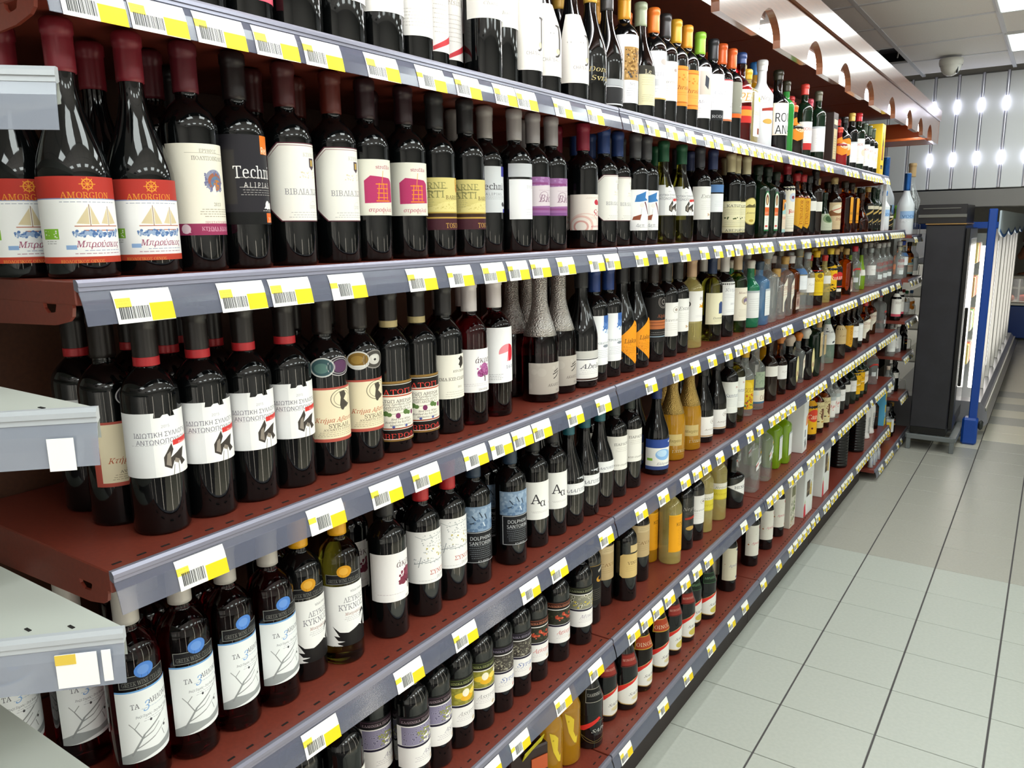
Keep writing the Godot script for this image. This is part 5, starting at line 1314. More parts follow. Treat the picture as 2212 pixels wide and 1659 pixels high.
const TAGS := {
	"A": "-0.503 -0.580 -0.664 -0.751 -0.834 -0.956 -1.073 -1.174 -1.290 -1.365 -1.504 -1.648 -1.864 -1.960 -2.080 -2.212 -2.357 -2.442 -2.602 -2.682 -2.772 -2.852 -2.932 -3.009 -3.085 -3.162 -3.252 -3.328 -3.408 -3.498 -3.578 -3.658 -3.828 -3.908 -4.151 -4.228 -4.318 -4.408 -4.488 -4.658 -4.748 -4.824 -4.904 -4.984 -5.064 -5.141 -5.321 -5.401 -5.477 -5.554 -5.630 -5.720 -5.800 -5.890 -6.060 -6.150",
	"B": "-0.525 -0.665 -0.747 -0.858 -1.031 -1.137 -1.242 -1.327 -1.411 -1.517 -1.658 -1.741 -1.904 -2.031 -2.198 -2.353 -2.474 -2.582 -2.670 -2.788 -2.871 -2.956 -3.033 -3.109 -3.189 -3.266 -3.342 -3.509 -3.585 -3.742 -3.832 -3.922 -4.012 -4.092 -4.168 -4.245 -4.321 -4.401 -4.481 -4.571 -4.661 -4.831 -4.921 -4.998 -5.088 -5.168 -5.258 -5.338 -5.414 -5.491 -5.657 -5.737 -5.814 -5.890 -5.967 -6.047 -6.127",
	"C": "-0.567 -0.786 -0.920 -1.023 -1.170 -1.256 -1.335 -1.412 -1.558 -1.699 -1.806 -1.980 -2.166 -2.309 -2.454 -2.604 -2.714 -2.799 -2.875 -2.965 -3.055 -3.135 -3.292 -3.372 -3.618 -3.695 -3.771 -3.861 -3.941 -4.031 -4.111 -4.191 -4.268 -4.348 -4.428 -4.508 -4.584 -4.674 -4.844 -4.921 -5.001 -5.091 -5.171 -5.251 -5.331 -5.411 -5.501 -5.577 -5.654 -5.807 -5.887 -6.043 -6.120",
	"D": "-0.746 -0.956 -1.122 -1.358 -1.482 -1.720 -1.932 -2.085 -2.253 -2.354 -2.437 -2.564 -2.722 -2.891 -3.010 -3.095 -3.171 -3.251 -3.331 -3.411 -3.488 -3.744 -3.821 -3.901 -3.981 -4.061 -4.137 -4.227 -4.307 -4.397 -4.487 -4.567 -4.644 -4.720 -4.810 -4.890 -4.970 -5.050 -5.140 -5.220 -5.297 -5.373 -5.463 -5.540 -5.630 -5.710 -5.800 -5.880 -5.970 -6.046 -6.136",
	"E": "-1.196 -1.309 -1.500 -1.669 -1.812 -1.894 -1.981 -2.063 -2.151 -2.278 -2.383 -2.487 -2.867 -3.039 -3.200 -3.280 -3.360 -3.517 -3.607 -3.683 -3.840 -3.916 -4.006 -4.096 -4.173 -4.339 -4.499 -4.589 -4.666 -4.742 -4.832 -4.912 -5.002 -5.082 -5.172 -5.249 -5.402 -5.478 -5.558 -5.638 -5.715 -5.791 -5.871 -6.041 -6.118",
	"F": "-1.857 -2.121 -2.329 -2.548 -2.766 -2.925 -3.168 -3.393 -3.587 -3.672 -3.752 -3.832 -3.912 -4.002 -4.092 -4.172 -4.252 -4.332 -4.422 -4.502 -4.592 -4.682 -4.759 -4.835 -4.912 -5.082 -5.158 -5.235 -5.311 -5.401 -5.491 -5.571 -5.661 -5.741 -5.831 -5.911 -5.991 -6.081 -6.171",
}
# called, category, outline, glass, labels, cap style, cap colour, x, y, z, turn, scale, group, label
const ROWS := [
	"wine_bottle|wine bottle|burg|k|amorgion||7a1f2b|-1.0713|1.6392|-0.4800|-28.5|1.000|wine bottle with red and white sailing ship label, second shelf|wine bottle with red and white sailing ship label, second shelf, nearest of 3",
	"wine_bottle|wine bottle|burg|k|amorgion||7a1f2b|-0.9863|1.6392|-0.5060|-28.3|1.000|wine bottle with red and white sailing ship label, second shelf|wine bottle with red and white sailing ship label, second shelf, second nearest of 3",
	"wine_bottle|wine bottle|burg|k|amorgion||7a1f2b|-0.9861|1.6392|-0.5905|-33.9|1.000|wine bottle with red and white sailing ship label, second shelf|wine bottle with red and white sailing ship label, second shelf, third nearest of 3",
	"wine_bottle|wine bottle|bord|k|turkey||5e1b26|-0.9914|1.6392|-0.6713|-12.4|1.000|dark wine bottle with cream peacock label, second shelf|dark wine bottle with cream peacock label, second shelf, front row",
	"wine_bottle|wine bottle|bord|k|techni||1c1214|-0.9913|1.6392|-0.7488|-20.7|1.000|dark wine bottle with charcoal label and orange squares, second shelf|dark wine bottle with charcoal label and orange squares, second shelf, front row",
	"wine_bottle|wine bottle|bord|k|vivlia||4a1a1c|-0.9913|1.6392|-0.8377|-15.3|1.000|dark wine bottle with cut-corner white label, second shelf|dark wine bottle with cut-corner white label, second shelf, nearer of two in front",
	"wine_bottle|wine bottle|bord|k|vivlia||5a2018|-0.9913|1.6392|-0.9319|-16.7|1.000|dark wine bottle with cut-corner white label, second shelf|dark wine bottle with cut-corner white label, second shelf, farther of two in front",
	"wine_bottle|wine bottle|bord|k|strofilia||2c161c|-0.9913|1.6392|-1.0094|-36.9|1.000|dark wine bottle with crimson basket on pale label, second shelf|dark wine bottle with crimson basket on pale label, second shelf, nearer of two in front",
	"wine_bottle|wine bottle|bord|k|strofilia||2c161c|-0.9913|1.6392|-1.1054|-46.2|1.000|dark wine bottle with crimson basket on pale label, second shelf|dark wine bottle with crimson basket on pale label, second shelf, farther of two in front",
	"wine_bottle|wine bottle|bord|k|barbera||2a2a2c|-0.9913|1.6392|-1.1909|-43.4|1.000|dark wine bottle with yellow over brown label, second shelf|dark wine bottle with yellow over brown label, second shelf, nearer of two in front",
	"wine_bottle|wine bottle|bord|k|barbera||2a2a2c|-0.9913|1.6392|-1.2851|-35.9|1.000|dark wine bottle with yellow over brown label, second shelf|dark wine bottle with yellow over brown label, second shelf, farther of two in front",
	"wine_bottle|wine bottle|bord|k|techniw||a09c9a|-1.0137|1.6392|-1.3811|-27.3|1.000|wine bottle with pale grey label and blue square, second shelf|wine bottle with pale grey label and blue square, second shelf, front row",
	"wine_bottle|wine bottle|bord|k|greysq||a8a4a4|-0.9888|1.6392|-1.4544|-23.8|1.000|wine bottle with grey square above white label, second shelf|wine bottle with grey square above white label, second shelf, front row",
	"wine_bottle|wine bottle|bord|k|purple||a8a4a6|-0.9914|1.6392|-1.5319|-40.2|1.000|wine bottle with mauve framed label, second shelf|wine bottle with mauve framed label, second shelf, nearer of two in front",
	"wine_bottle|wine bottle|bord|k|purple||a8a4a6|-0.9913|1.6392|-1.6094|-39.2|1.000|wine bottle with mauve framed label, second shelf|wine bottle with mauve framed label, second shelf, farther of two in front",
	"wine_bottle|wine bottle|bord|k|solo||8a2038|-0.9913|1.6392|-1.7601|-34.5|1.000|wine bottle with red heart and swirl label, second shelf|wine bottle with red heart and swirl label, second shelf, front row",
	"wine_bottle|wine bottle|bord|k|vivlia||26407a|-0.9913|1.6392|-1.8682|-13.9|1.000|blue-capped wine bottle with cut-corner white label, second shelf|blue-capped wine bottle with cut-corner white label, second shelf, nearer of two in front",
	"wine_bottle|wine bottle|bord|k|vivlia||26407a|-1.0044|1.6392|-1.9717|-11.4|1.000|blue-capped wine bottle with cut-corner white label, second shelf|blue-capped wine bottle with cut-corner white label, second shelf, farther of two in front",
	"wine_bottle|wine bottle|bord|k|foureps||55565a|-0.9881|1.6392|-2.0475|-31.7|1.000|narrow-labelled bottle with blue-hatted figure, second shelf|narrow-labelled bottle with blue-hatted figure, second shelf, nearer of two in front",
	"wine_bottle|wine bottle|bord|k|foureps||55565a|-0.9914|1.6392|-2.1249|-29.6|1.000|narrow-labelled bottle with blue-hatted figure, second shelf|narrow-labelled bottle with blue-hatted figure, second shelf, farther of two in front",
	"wine_bottle|wine bottle|burg|o|crane||1f5a3c|-0.9913|1.6392|-2.2455|-41.6|1.000|green-capped bottle with white crane label, second shelf|green-capped bottle with white crane label, second shelf, nearer of two in front",
	"wine_bottle|wine bottle|burg|o|crane||1f5a3c|-0.9913|1.6392|-2.3838|-49.7|1.000|green-capped bottle with white crane label, second shelf|green-capped bottle with white crane label, second shelf, farther of two in front",
	"wine_bottle|wine bottle|bord|k|white3||3a3c44|-0.9913|1.6392|-2.5359|-31.2|1.000|dark wine bottle with plain white label, second shelf|dark wine bottle with plain white label, second shelf, front row",
	"wine_bottle|wine bottle|bord|k|bluewhite||34406a|-0.9913|1.6392|-2.6548|-33.7|1.000|dark wine bottle with blue over white label, second shelf|dark wine bottle with blue over white label, second shelf, front row",
	"wine_bottle|wine bottle|bord|k|katogic||cfc49a|-0.9913|1.6392|-2.8358|-37.8|1.000|dark bottle with cream lettered label, second shelf|dark bottle with cream lettered label, second shelf, nearer of two",
	"wine_bottle|wine bottle|bord|k|katogic||cfc49a|-1.0027|1.6392|-2.9266|-41.2|1.000|dark bottle with cream lettered label, second shelf|dark bottle with cream lettered label, second shelf, farther of two",
	"wine_bottle|wine bottle|bord|k|ovalyel||d8cfa8|-0.9899|1.6392|-3.0030|-31.5|1.000|dark bottle with oval yellow label, second shelf|dark bottle with oval yellow label, second shelf, front row",
	"liquor_bottle|bottle|sq|g|stag||1c2a1e|-0.9863|1.6392|-3.1281|-0.2|1.050|square green bottle with arched white and orange label, second shelf|square green bottle with arched white and orange label, second shelf, nearer of two in front",
	"liquor_bottle|bottle|sq|g|stag||1c2a1e|-0.9863|1.6392|-3.2531|1.3|1.050|square green bottle with arched white and orange label, second shelf|square green bottle with arched white and orange label, second shelf, farther of two in front",
	"liquor_bottle|bottle|sq|k|fernet||1c2a1e|-0.9863|1.6392|-3.3680|2.3|1.000|bottle with teal orange and cream label, second shelf|bottle with teal, orange and cream label, second shelf, front row",
	"liquor_bottle|bottle|liqt|k|fred||a02430|-0.9863|1.6392|-3.5286|-34.6|0.990|tall dark bottle with red cap and long cream label, second shelf|tall dark bottle with red cap and long cream label, second shelf, front row",
	"liquor_bottle|bottle|liq|a|slantyel||b02a30|-0.9863|1.6392|-3.6766|-32.4|1.000|dark bottle with slanted yellow label, second shelf|dark bottle with slanted yellow label, second shelf, nearer of two in front",
	"liquor_bottle|bottle|liq|a|slantyel||b02a30|-0.9863|1.6392|-3.7850|-39.0|1.000|dark bottle with slanted yellow label, second shelf|dark bottle with slanted yellow label, second shelf, farther of two in front",
	"liquor_bottle|bottle|liq|k|smallw||2a2a2a|-0.9863|1.6392|-3.8905|-34.3|1.000|plain black spirit bottle, second shelf|plain black spirit bottle, second shelf, front row",
	"liquor_bottle|bottle|liqt|q|smallw||2a2420|-0.9863|1.6392|-4.0100|-38.8|0.990|dark brown bottle with small white label, second shelf|dark brown bottle with small white label, second shelf, front row",
	"liquor_bottle|bottle|ball|g|greenround||1c2a1e|-0.9863|1.6392|-4.2042|-33.2|0.900|squat dark green bottle with round pale label, second shelf|squat dark green bottle with round pale label, second shelf, front row",
	"liquor_bottle|bottle|liq|q|cream||c8b07a|-0.9863|1.6392|-4.3973|-34.1|1.050|brown bottle with cream landscape label, second shelf|brown bottle with cream landscape label, second shelf, front row",
	"liquor_bottle|bottle|sq|a|orange||2a2014|-0.9863|1.6392|-4.6449|-2.4|1.050|amber bottle with bright orange label, second shelf|amber bottle with bright orange label, second shelf, nearer of two in front",
	"liquor_bottle|bottle|sq|a|orange||2a2014|-1.0013|1.6392|-4.8813|-2.2|1.050|amber bottle with bright orange label, second shelf|amber bottle with bright orange label, second shelf, farther of two in front",
	"liquor_bottle|bottle|ball|a|||3a2014|-0.9863|1.6392|-5.1004|-42.9|1.000|round amber liqueur bottle, second shelf|round amber liqueur bottle, second shelf, front row",
	"liquor_bottle|bottle|liq|a|golddiag||c8a860|-1.0013|1.6392|-5.3594|-34.1|1.000|amber bottle with gold slanted bands, second shelf|amber bottle with gold slanted bands, second shelf, front row",
	"liquor_bottle|bottle|liq|g|golddiag||1c2a1e|-0.9863|1.6392|-5.4536|-40.6|1.000|dark green bottle with gold slanted bands, second shelf|dark green bottle with gold slanted bands, second shelf, nearer of two in front",
	"liquor_bottle|bottle|liq|g|golddiag||1c2a1e|-1.0110|1.6392|-5.7220|-38.5|1.000|dark green bottle with gold slanted bands, second shelf|dark green bottle with gold slanted bands, second shelf, farther of two in front",
	"liquor_bottle|bottle|liq|w|vodkab||3a78c0|-0.9766|1.6392|-5.7905|-42.5|0.950||frosted bottle with blue cap and pale blue label, second shelf",
	"liquor_bottle|bottle|liq|k|golddiag||1c2a1e|-0.9713|1.6392|-5.9897|-40.3|0.620||small dark bottle between the frosted bottles, second shelf",
	"wine_bottle|wine bottle|burg|k|amorgion||7a1f2b|-1.1623|1.6392|-0.5065|-6.1|1.000|wine bottle with red and white sailing ship label, second shelf|wine bottle with red and white sailing ship label, second shelf, behind, second nearest",
	"wine_bottle|wine bottle|burg|k|amorgion||7a1f2b|-1.0741|1.6392|-0.5901|4.7|1.000|wine bottle with red and white sailing ship label, second shelf|wine bottle with red and white sailing ship label, second shelf, behind, nearest",
	"wine_bottle|wine bottle|burg|k|amorgion||7a1f2b|-1.1621|1.6392|-0.5956|-1.8|1.000|wine bottle with red and white sailing ship label, second shelf|wine bottle with red and white sailing ship label, second shelf, behind, third nearest",
	"wine_bottle|wine bottle|bord|k|turkey||5e1b26|-1.0724|1.6392|-0.6722|9.1|1.000|dark wine bottle with cream peacock label, second shelf|dark wine bottle with cream peacock label, second shelf, behind the front row",
	"wine_bottle|wine bottle|bord|k|techni||1c1214|-1.1533|1.6392|-0.7517|-0.9|1.000|dark wine bottle with charcoal label and orange squares, second shelf|dark wine bottle with charcoal label and orange squares, second shelf, behind the front row",
	"wine_bottle|wine bottle|bord|k|vivlia||4a1a1c|-1.0723|1.6392|-0.8423|7.5|1.000|dark wine bottle with cut-corner white label, second shelf|dark wine bottle with cut-corner white label, second shelf, behind, nearest",
	"wine_bottle|wine bottle|bord|k|vivlia||5a2018|-1.0723|1.6392|-0.9299|9.3|1.000|dark wine bottle with cut-corner white label, second shelf|dark wine bottle with cut-corner white label, second shelf, behind, second nearest",
	"wine_bottle|wine bottle|bord|k|strofilia||2c161c|-1.0723|1.6392|-1.1026|1.5|1.000|dark wine bottle with crimson basket on pale label, second shelf|dark wine bottle with crimson basket on pale label, second shelf, behind the front row",
	"wine_bottle|wine bottle|bord|k|barbera||2a2a2c|-1.0723|1.6392|-1.1957|2.1|1.000|dark wine bottle with yellow over brown label, second shelf|dark wine bottle with yellow over brown label, second shelf, behind, nearest",
	"wine_bottle|wine bottle|bord|k|barbera||2a2a2c|-1.0723|1.6392|-1.2911|-8.6|1.000|dark wine bottle with yellow over brown label, second shelf|dark wine bottle with yellow over brown label, second shelf, behind, second nearest",
	"wine_bottle|wine bottle|bord|k|techniw||a09c9a|-1.0947|1.6392|-1.3778|-10.9|1.000|wine bottle with pale grey label and blue square, second shelf|wine bottle with pale grey label and blue square, second shelf, behind the front row",
	"wine_bottle|wine bottle|bord|k|greysq||a8a4a4|-1.0698|1.6392|-1.4593|-9.6|1.000|wine bottle with grey square above white label, second shelf|wine bottle with grey square above white label, second shelf, behind the front row",
	"wine_bottle|wine bottle|bord|k|purple||a8a4a6|-1.0723|1.6392|-1.6151|8.2|1.000|wine bottle with mauve framed label, second shelf|wine bottle with mauve framed label, second shelf, behind the front row",
	"wine_bottle|wine bottle|bord|k|solo||8a2038|-1.0723|1.6392|-1.7647|8.3|1.000|wine bottle with red heart and swirl label, second shelf|wine bottle with red heart and swirl label, second shelf, behind the front row",
	"wine_bottle|wine bottle|bord|k|vivlia||26407a|-1.0723|1.6392|-1.8661|8.1|1.000|blue-capped wine bottle with cut-corner white label, second shelf|blue-capped wine bottle with cut-corner white label, second shelf, behind, nearest",
	"wine_bottle|wine bottle|bord|k|vivlia||26407a|-1.0854|1.6392|-1.9663|1.9|1.000|blue-capped wine bottle with cut-corner white label, second shelf|blue-capped wine bottle with cut-corner white label, second shelf, behind, second nearest",
	"wine_bottle|wine bottle|bord|k|foureps||55565a|-1.0691|1.6392|-2.0439|-11.1|1.000|narrow-labelled bottle with blue-hatted figure, second shelf|narrow-labelled bottle with blue-hatted figure, second shelf, behind, nearest",
	"wine_bottle|wine bottle|bord|k|foureps||55565a|-1.0724|1.6392|-2.1217|0.3|1.000|narrow-labelled bottle with blue-hatted figure, second shelf|narrow-labelled bottle with blue-hatted figure, second shelf, behind, second nearest",
	"wine_bottle|wine bottle|burg|o|crane||1f5a3c|-1.0793|1.6392|-2.2429|-9.4|1.000|green-capped bottle with white crane label, second shelf|green-capped bottle with white crane label, second shelf, behind, nearest",
	"wine_bottle|wine bottle|burg|o|crane||1f5a3c|-1.0793|1.6392|-2.3808|10.4|1.000|green-capped bottle with white crane label, second shelf|green-capped bottle with white crane label, second shelf, behind, second nearest",
	"wine_bottle|wine bottle|bord|k|white3||3a3c44|-1.0723|1.6392|-2.5412|-4.2|1.000|dark wine bottle with plain white label, second shelf|dark wine bottle with plain white label, second shelf, behind the front row",
	"wine_bottle|wine bottle|bord|k|bluewhite||34406a|-1.0723|1.6392|-2.6540|7.9|1.000|dark wine bottle with blue over white label, second shelf|dark wine bottle with blue over white label, second shelf, behind the front row",
	"wine_bottle|wine bottle|bord|k|ovalyel||d8cfa8|-1.0709|1.6392|-3.0061|-7.7|1.000|dark bottle with oval yellow label, second shelf|dark bottle with oval yellow label, second shelf, behind the front row",
	"liquor_bottle|bottle|sq|g|stag||1c2a1e|-1.0742|1.6392|-3.1311|2.8|1.050|square green bottle with arched white and orange label, second shelf|square green bottle with arched white and orange label, second shelf, behind, nearest",
	"liquor_bottle|bottle|sq|g|stag||1c2a1e|-1.0742|1.6392|-3.2501|-2.6|1.050|square green bottle with arched white and orange label, second shelf|square green bottle with arched white and orange label, second shelf, behind, second nearest",
	"liquor_bottle|bottle|sq|k|fernet||1c2a1e|-1.0703|1.6392|-3.3696|-2.5|1.000|bottle with teal orange and cream label, second shelf|bottle with teal, orange and cream label, second shelf, behind the front row",
	"liquor_bottle|bottle|liqt|k|fred||a02430|-1.0646|1.6392|-3.5304|-2.0|0.990|tall dark bottle with red cap and long cream label, second shelf|tall dark bottle with red cap and long cream label, second shelf, behind the front row",
	"liquor_bottle|bottle|liq|a|slantyel||b02a30|-1.0683|1.6392|-3.6816|0.0|1.000|dark bottle with slanted yellow label, second shelf|dark bottle with slanted yellow label, second shelf, behind, nearest",
	"liquor_bottle|bottle|liq|a|slantyel||b02a30|-1.0683|1.6392|-3.7793|-2.1|1.000|dark bottle with slanted yellow label, second shelf|dark bottle with slanted yellow label, second shelf, behind, second nearest",
	"liquor_bottle|bottle|liq|k|smallw||2a2a2a|-1.0683|1.6392|-3.8876|-8.1|1.000|plain black spirit bottle, second shelf|plain black spirit bottle, second shelf, behind the front row",
	"liquor_bottle|bottle|liqt|q|smallw||2a2420|-1.0646|1.6392|-4.0077|6.1|0.990|dark brown bottle with small white label, second shelf|dark brown bottle with small white label, second shelf, behind the front row",
	"liquor_bottle|bottle|ball|g|greenround||1c2a1e|-1.0769|1.6392|-4.2021|0.4|0.900|squat dark green bottle with round pale label, second shelf|squat dark green bottle with round pale label, second shelf, behind the front row",
	"liquor_bottle|bottle|liq|q|cream||c8b07a|-1.0721|1.6392|-4.3975|3.4|1.050|brown bottle with cream landscape label, second shelf|brown bottle with cream landscape label, second shelf, behind the front row",
	"liquor_bottle|bottle|sq|a|orange||2a2014|-1.0742|1.6392|-4.6401|-8.4|1.050|amber bottle with bright orange label, second shelf|amber bottle with bright orange label, second shelf, behind, nearest",
	"liquor_bottle|bottle|sq|a|orange||2a2014|-1.0892|1.6392|-4.8862|6.0|1.050|amber bottle with bright orange label, second shelf|amber bottle with bright orange label, second shelf, behind, second nearest",
	"liquor_bottle|bottle|ball|a|||3a2014|-1.0863|1.6392|-5.0954|0.4|1.000|round amber liqueur bottle, second shelf|round amber liqueur bottle, second shelf, behind the front row",
	"liquor_bottle|bottle|liq|a|golddiag||c8a860|-1.0833|1.6392|-5.3601|5.3|1.000|amber bottle with gold slanted bands, second shelf|amber bottle with gold slanted bands, second shelf, behind the front row",
	"liquor_bottle|bottle|liq|g|golddiag||1c2a1e|-1.0683|1.6392|-5.4574|-5.6|1.000|dark green bottle with gold slanted bands, second shelf|dark green bottle with gold slanted bands, second shelf, behind, nearest",
	"liquor_bottle|bottle|liq|g|golddiag||1c2a1e|-1.0930|1.6392|-5.7257|2.1|1.000|dark green bottle with gold slanted bands, second shelf|dark green bottle with gold slanted bands, second shelf, behind, second nearest",
	"wine_bottle|wine bottle|bord|k|white2||3a3a3a|-0.9713|1.9713|-0.6085|-11.3|1.000||dark wine bottle, top shelf",
	"wine_bottle|wine bottle|bord|k|white2||3a3a3a|-0.9713|1.9713|-0.6860|-15.4|1.000|dark wine bottle with its label above the photo edge, top shelf|dark wine bottle with its label above the photo edge, top shelf, front row",
	"wine_bottle|wine bottle|bord|k|redband||7a2a3a|-0.9713|1.9713|-0.7635|-14.1|1.000||dark wine bottle with cream label ending in pink band, top shelf",
	"sparkling_bottle|wine bottle|champ|k|white2|wrap|2a2a2a|-0.9713|1.9713|-0.8475|-16.5|1.000|broad dark bottle with no label in view, top shelf|broad dark bottle with no label in view, top shelf, nearest of 3",
	"sparkling_bottle|wine bottle|champ|k|white2|wrap|2a2a2a|-0.9713|1.9713|-0.9380|-16.1|1.000|broad dark bottle with no label in view, top shelf|broad dark bottle with no label in view, top shelf, second nearest of 3",
	"sparkling_bottle|wine bottle|champ|k|white2|wrap|2a2a2a|-0.9713|1.9713|-1.0285|-21.1|1.000|broad dark bottle with no label in view, top shelf|broad dark bottle with no label in view, top shelf, third nearest of 3",
	"wine_bottle|wine bottle|bord|k|square||8a2a3a|-0.9712|1.9713|-1.1125|-28.4|1.000|dark bottle with tall white label and picture, top shelf|dark bottle with tall white label and picture, top shelf, front row",
	"wine_bottle|wine bottle|bord|k|redcorner||c8a050|-0.9943|1.9713|-1.1865|-20.8|1.000|dark bottle with long white label and red corner, top shelf|dark bottle with long white label and red corner, top shelf, nearer of two",
	"wine_bottle|wine bottle|bord|k|redcorner||c8a050|-1.0193|1.9713|-1.2599|-20.4|1.000|dark bottle with long white label and red corner, top shelf|dark bottle with long white label and red corner, top shelf, farther of two",
	"wine_bottle|wine bottle|bord|k|whitetop||c8b890|-0.9608|1.9713|-1.3107|-21.8|1.000|dark bottle with white label on its upper half, top shelf|dark bottle with white label on its upper half, top shelf, nearer of two in front",
	"wine_bottle|wine bottle|bord|k|whitetop||c8b890|-0.9751|1.9713|-1.3869|-26.7|1.000|dark bottle with white label on its upper half, top shelf|dark bottle with white label on its upper half, top shelf, farther of two in front",
	"wine_bottle|wine bottle|bord|k|jay||3a3a3a|-0.9649|1.9713|-1.4637|-20.0|1.000|bottle with tall letter on cream label, top shelf|bottle with tall letter on cream label, top shelf, nearest of 3",
	"wine_bottle|wine bottle|burg|k|jay||3a3a3a|-0.9714|1.9713|-1.5444|-26.6|1.000|bottle with tall letter on cream label, top shelf|bottle with tall letter on cream label, top shelf, second nearest of 3",
	"wine_bottle|wine bottle|burg|k|jay||3a3a3a|-0.9663|1.9713|-1.6579|-19.9|1.000|bottle with tall letter on cream label, top shelf|bottle with tall letter on cream label, top shelf, third nearest of 3",
	"wine_bottle|wine bottle|burg|k|script||c8a040|-0.9713|1.9713|-1.7568|-29.6|1.000|dark sloping bottle with gold script on glass, top shelf|dark sloping bottle with gold script on glass, top shelf, front row",
	"wine_bottle|wine bottle|burg|k|greylab||3a3a3a|-0.9713|1.9713|-1.8423|-33.7|1.000||dark sloping bottle with low grey and black label, top shelf",
	"wine_bottle|wine bottle|bord|k|pictall||dc9c28|-0.9713|1.9713|-1.9370|-36.9|1.000|gold-capped bottle with long white picture label, top shelf|gold-capped bottle with long white picture label, top shelf, front row",
	"wine_bottle|wine bottle|burg|k|narrow||9aa78c|-0.9713|1.9713|-2.0334|-28.0|1.000||sage-capped sloping bottle with narrow cream label, top shelf",
	"wine_bottle|wine bottle|bord|k|whitegrey||ea7a2a|-0.9713|1.9713|-2.1144|-26.8|1.000|orange-capped bottle with white and grey label, top shelf|orange-capped bottle with white and grey label, top shelf, front row",
	"wine_bottle|wine bottle|bord|k|white2||26282a|-0.9713|1.9713|-2.1919|-38.0|1.000||black-capped bottle with white label, top shelf",
	"wine_bottle|wine bottle|bord|k|orangelab||d0a02c|-0.9713|1.9713|-2.2694|-29.8|1.000|gold-capped bottle with orange framed label, top shelf|gold-capped bottle with orange framed label, top shelf, nearer of two in front",
	"wine_bottle|wine bottle|bord|k|orangelab||e0982c|-0.9713|1.9713|-2.3521|-34.9|1.000|gold-capped bottle with orange framed label, top shelf|gold-capped bottle with orange framed label, top shelf, farther of two in front",
	"wine_bottle|wine bottle|bord|k|picwhite||8cc43c|-0.9713|1.9713|-2.4568|-41.8|1.000|green-capped bottle with tall white picture label, top shelf|green-capped bottle with tall white picture label, top shelf, front row",
	"wine_bottle|wine bottle|bord|k|blackfoot||26282c|-0.9713|1.9713|-2.5693|-37.1|1.000||black-capped bottle with white over black label, top shelf",
	"wine_bottle|wine bottle|bord|k|redfoot||ea6a2e|-0.9713|1.9713|-2.6505|-31.7|1.000||orange-capped bottle with red-edged white label, top shelf",
	"wine_bottle|wine bottle|bord|k|sage||ea6a2a|-0.9713|1.9713|-2.7452|-30.8|1.000|orange-capped bottle with sage grey label, top shelf|orange-capped bottle with sage grey label, top shelf, front row",
	"liquor_bottle|bottle|liq|x|aper||2a4478|-0.9712|1.9713|-2.8377|-41.0|1.120||red aperitif bottle with dark blue cap, top shelf",
	"liquor_bottle|bottle|flute|c|||e8dca8|-1.0628|1.9713|-3.1257|-34.3|0.980||slim clear bottle with pale cap, top shelf",
	"liquor_bottle|bottle|sq|y|lemon||d8a82c|-0.9764|1.9713|-2.9277|-2.7|1.000||pale yellow liqueur with gold cap and lemon label, top shelf",
	"liquor_bottle|bottle|liqt|Y|lemon||2a72b8|-1.0398|1.9713|-3.2007|-33.4|1.100||blue-capped tall yellow bottle, top shelf",
	"liquor_bottle|bottle|liq|w|redtext||d8dcdc|-0.9674|1.9713|-3.0641|-38.3|1.160||tall white frosted bottle, top shelf",
	"liquor_bottle|bottle|liq|k|redband||c8342c|-1.0514|1.9713|-3.4357|-31.9|1.000||red-capped bottle behind the white frosted one, top shelf",
	"liquor_bottle|bottle|liq|k|roma||2a2a1c|-0.9713|1.9713|-3.2823|-31.0|1.150||black bottle with square lettered white label, top shelf",
	"liquor_bottle|bottle|liqt|N|||3a3a2a|-0.9772|1.9713|-3.4210|-37.0|0.950||narrow green bottle, top shelf",
	"liquor_bottle|bottle|squat|q|orangecap||e86a2e|-0.9703|1.9713|-3.5099|-31.3|1.000||small orange-capped jug with orange label, top shelf",
	"liquor_bottle|bottle|liq|k|redgold||e04a4a|-1.0613|1.9713|-3.7891|-39.5|1.050||red-capped bottle behind the narrow green one, top shelf",
	"liquor_bottle|bottle|liq|k|redgold||d83a48|-1.0763|1.9713|-3.8757|-42.4|1.000||red-capped bottle behind the orange-capped jug, top shelf",
	"liquor_bottle|bottle|liqt|g|verm||e0463c|-0.9713|1.9713|-3.6790|-36.4|1.020||red-capped dark green bottle with white label, top shelf",
	"liquor_bottle|bottle|liq|R|verm||e0566a|-1.0133|1.9713|-3.9256|-43.4|1.050||pink-capped red bottle, top shelf",
	"liquor_bottle|bottle|liqt|g|white_l||5a5a4a|-0.9598|1.9713|-3.8677|-41.6|1.000||green bottle with small white label, top shelf",
	"bottle_carton|carton|box 7 24 9|2a1c14|boxlab|||-0.9763|1.9713|-4.1477|-0.6|1.000||dark brown boxed bottle with gold panel, top shelf",
	"liquor_bottle|bottle|squat|R|orangecap||c8402c|-0.9713|1.9713|-4.3621|-37.4|0.950||small red bottle with round orange label, top shelf",
	"liquor_bottle|bottle|liq|k|redfoot||d83a34|-1.0513|1.9713|-4.6738|-42.8|1.000||red-capped bottle behind the brown box, top shelf",
	"liquor_bottle|bottle|liq|k|orangecap||1c1c1c|-0.9713|1.9713|-4.4669|-44.4|0.950||black bottle with round orange label, top shelf",
	"liquor_bottle|bottle|liqt|k|white_l||c8a850|-0.9763|1.9713|-4.6566|-34.7|0.970||gold-capped dark bottle with white label, top shelf",
	"liquor_bottle|bottle|liqt|g|whitelow||d83038|-0.9713|1.9713|-4.8074|-41.5|1.020||red-capped green bottle with white label, top shelf",
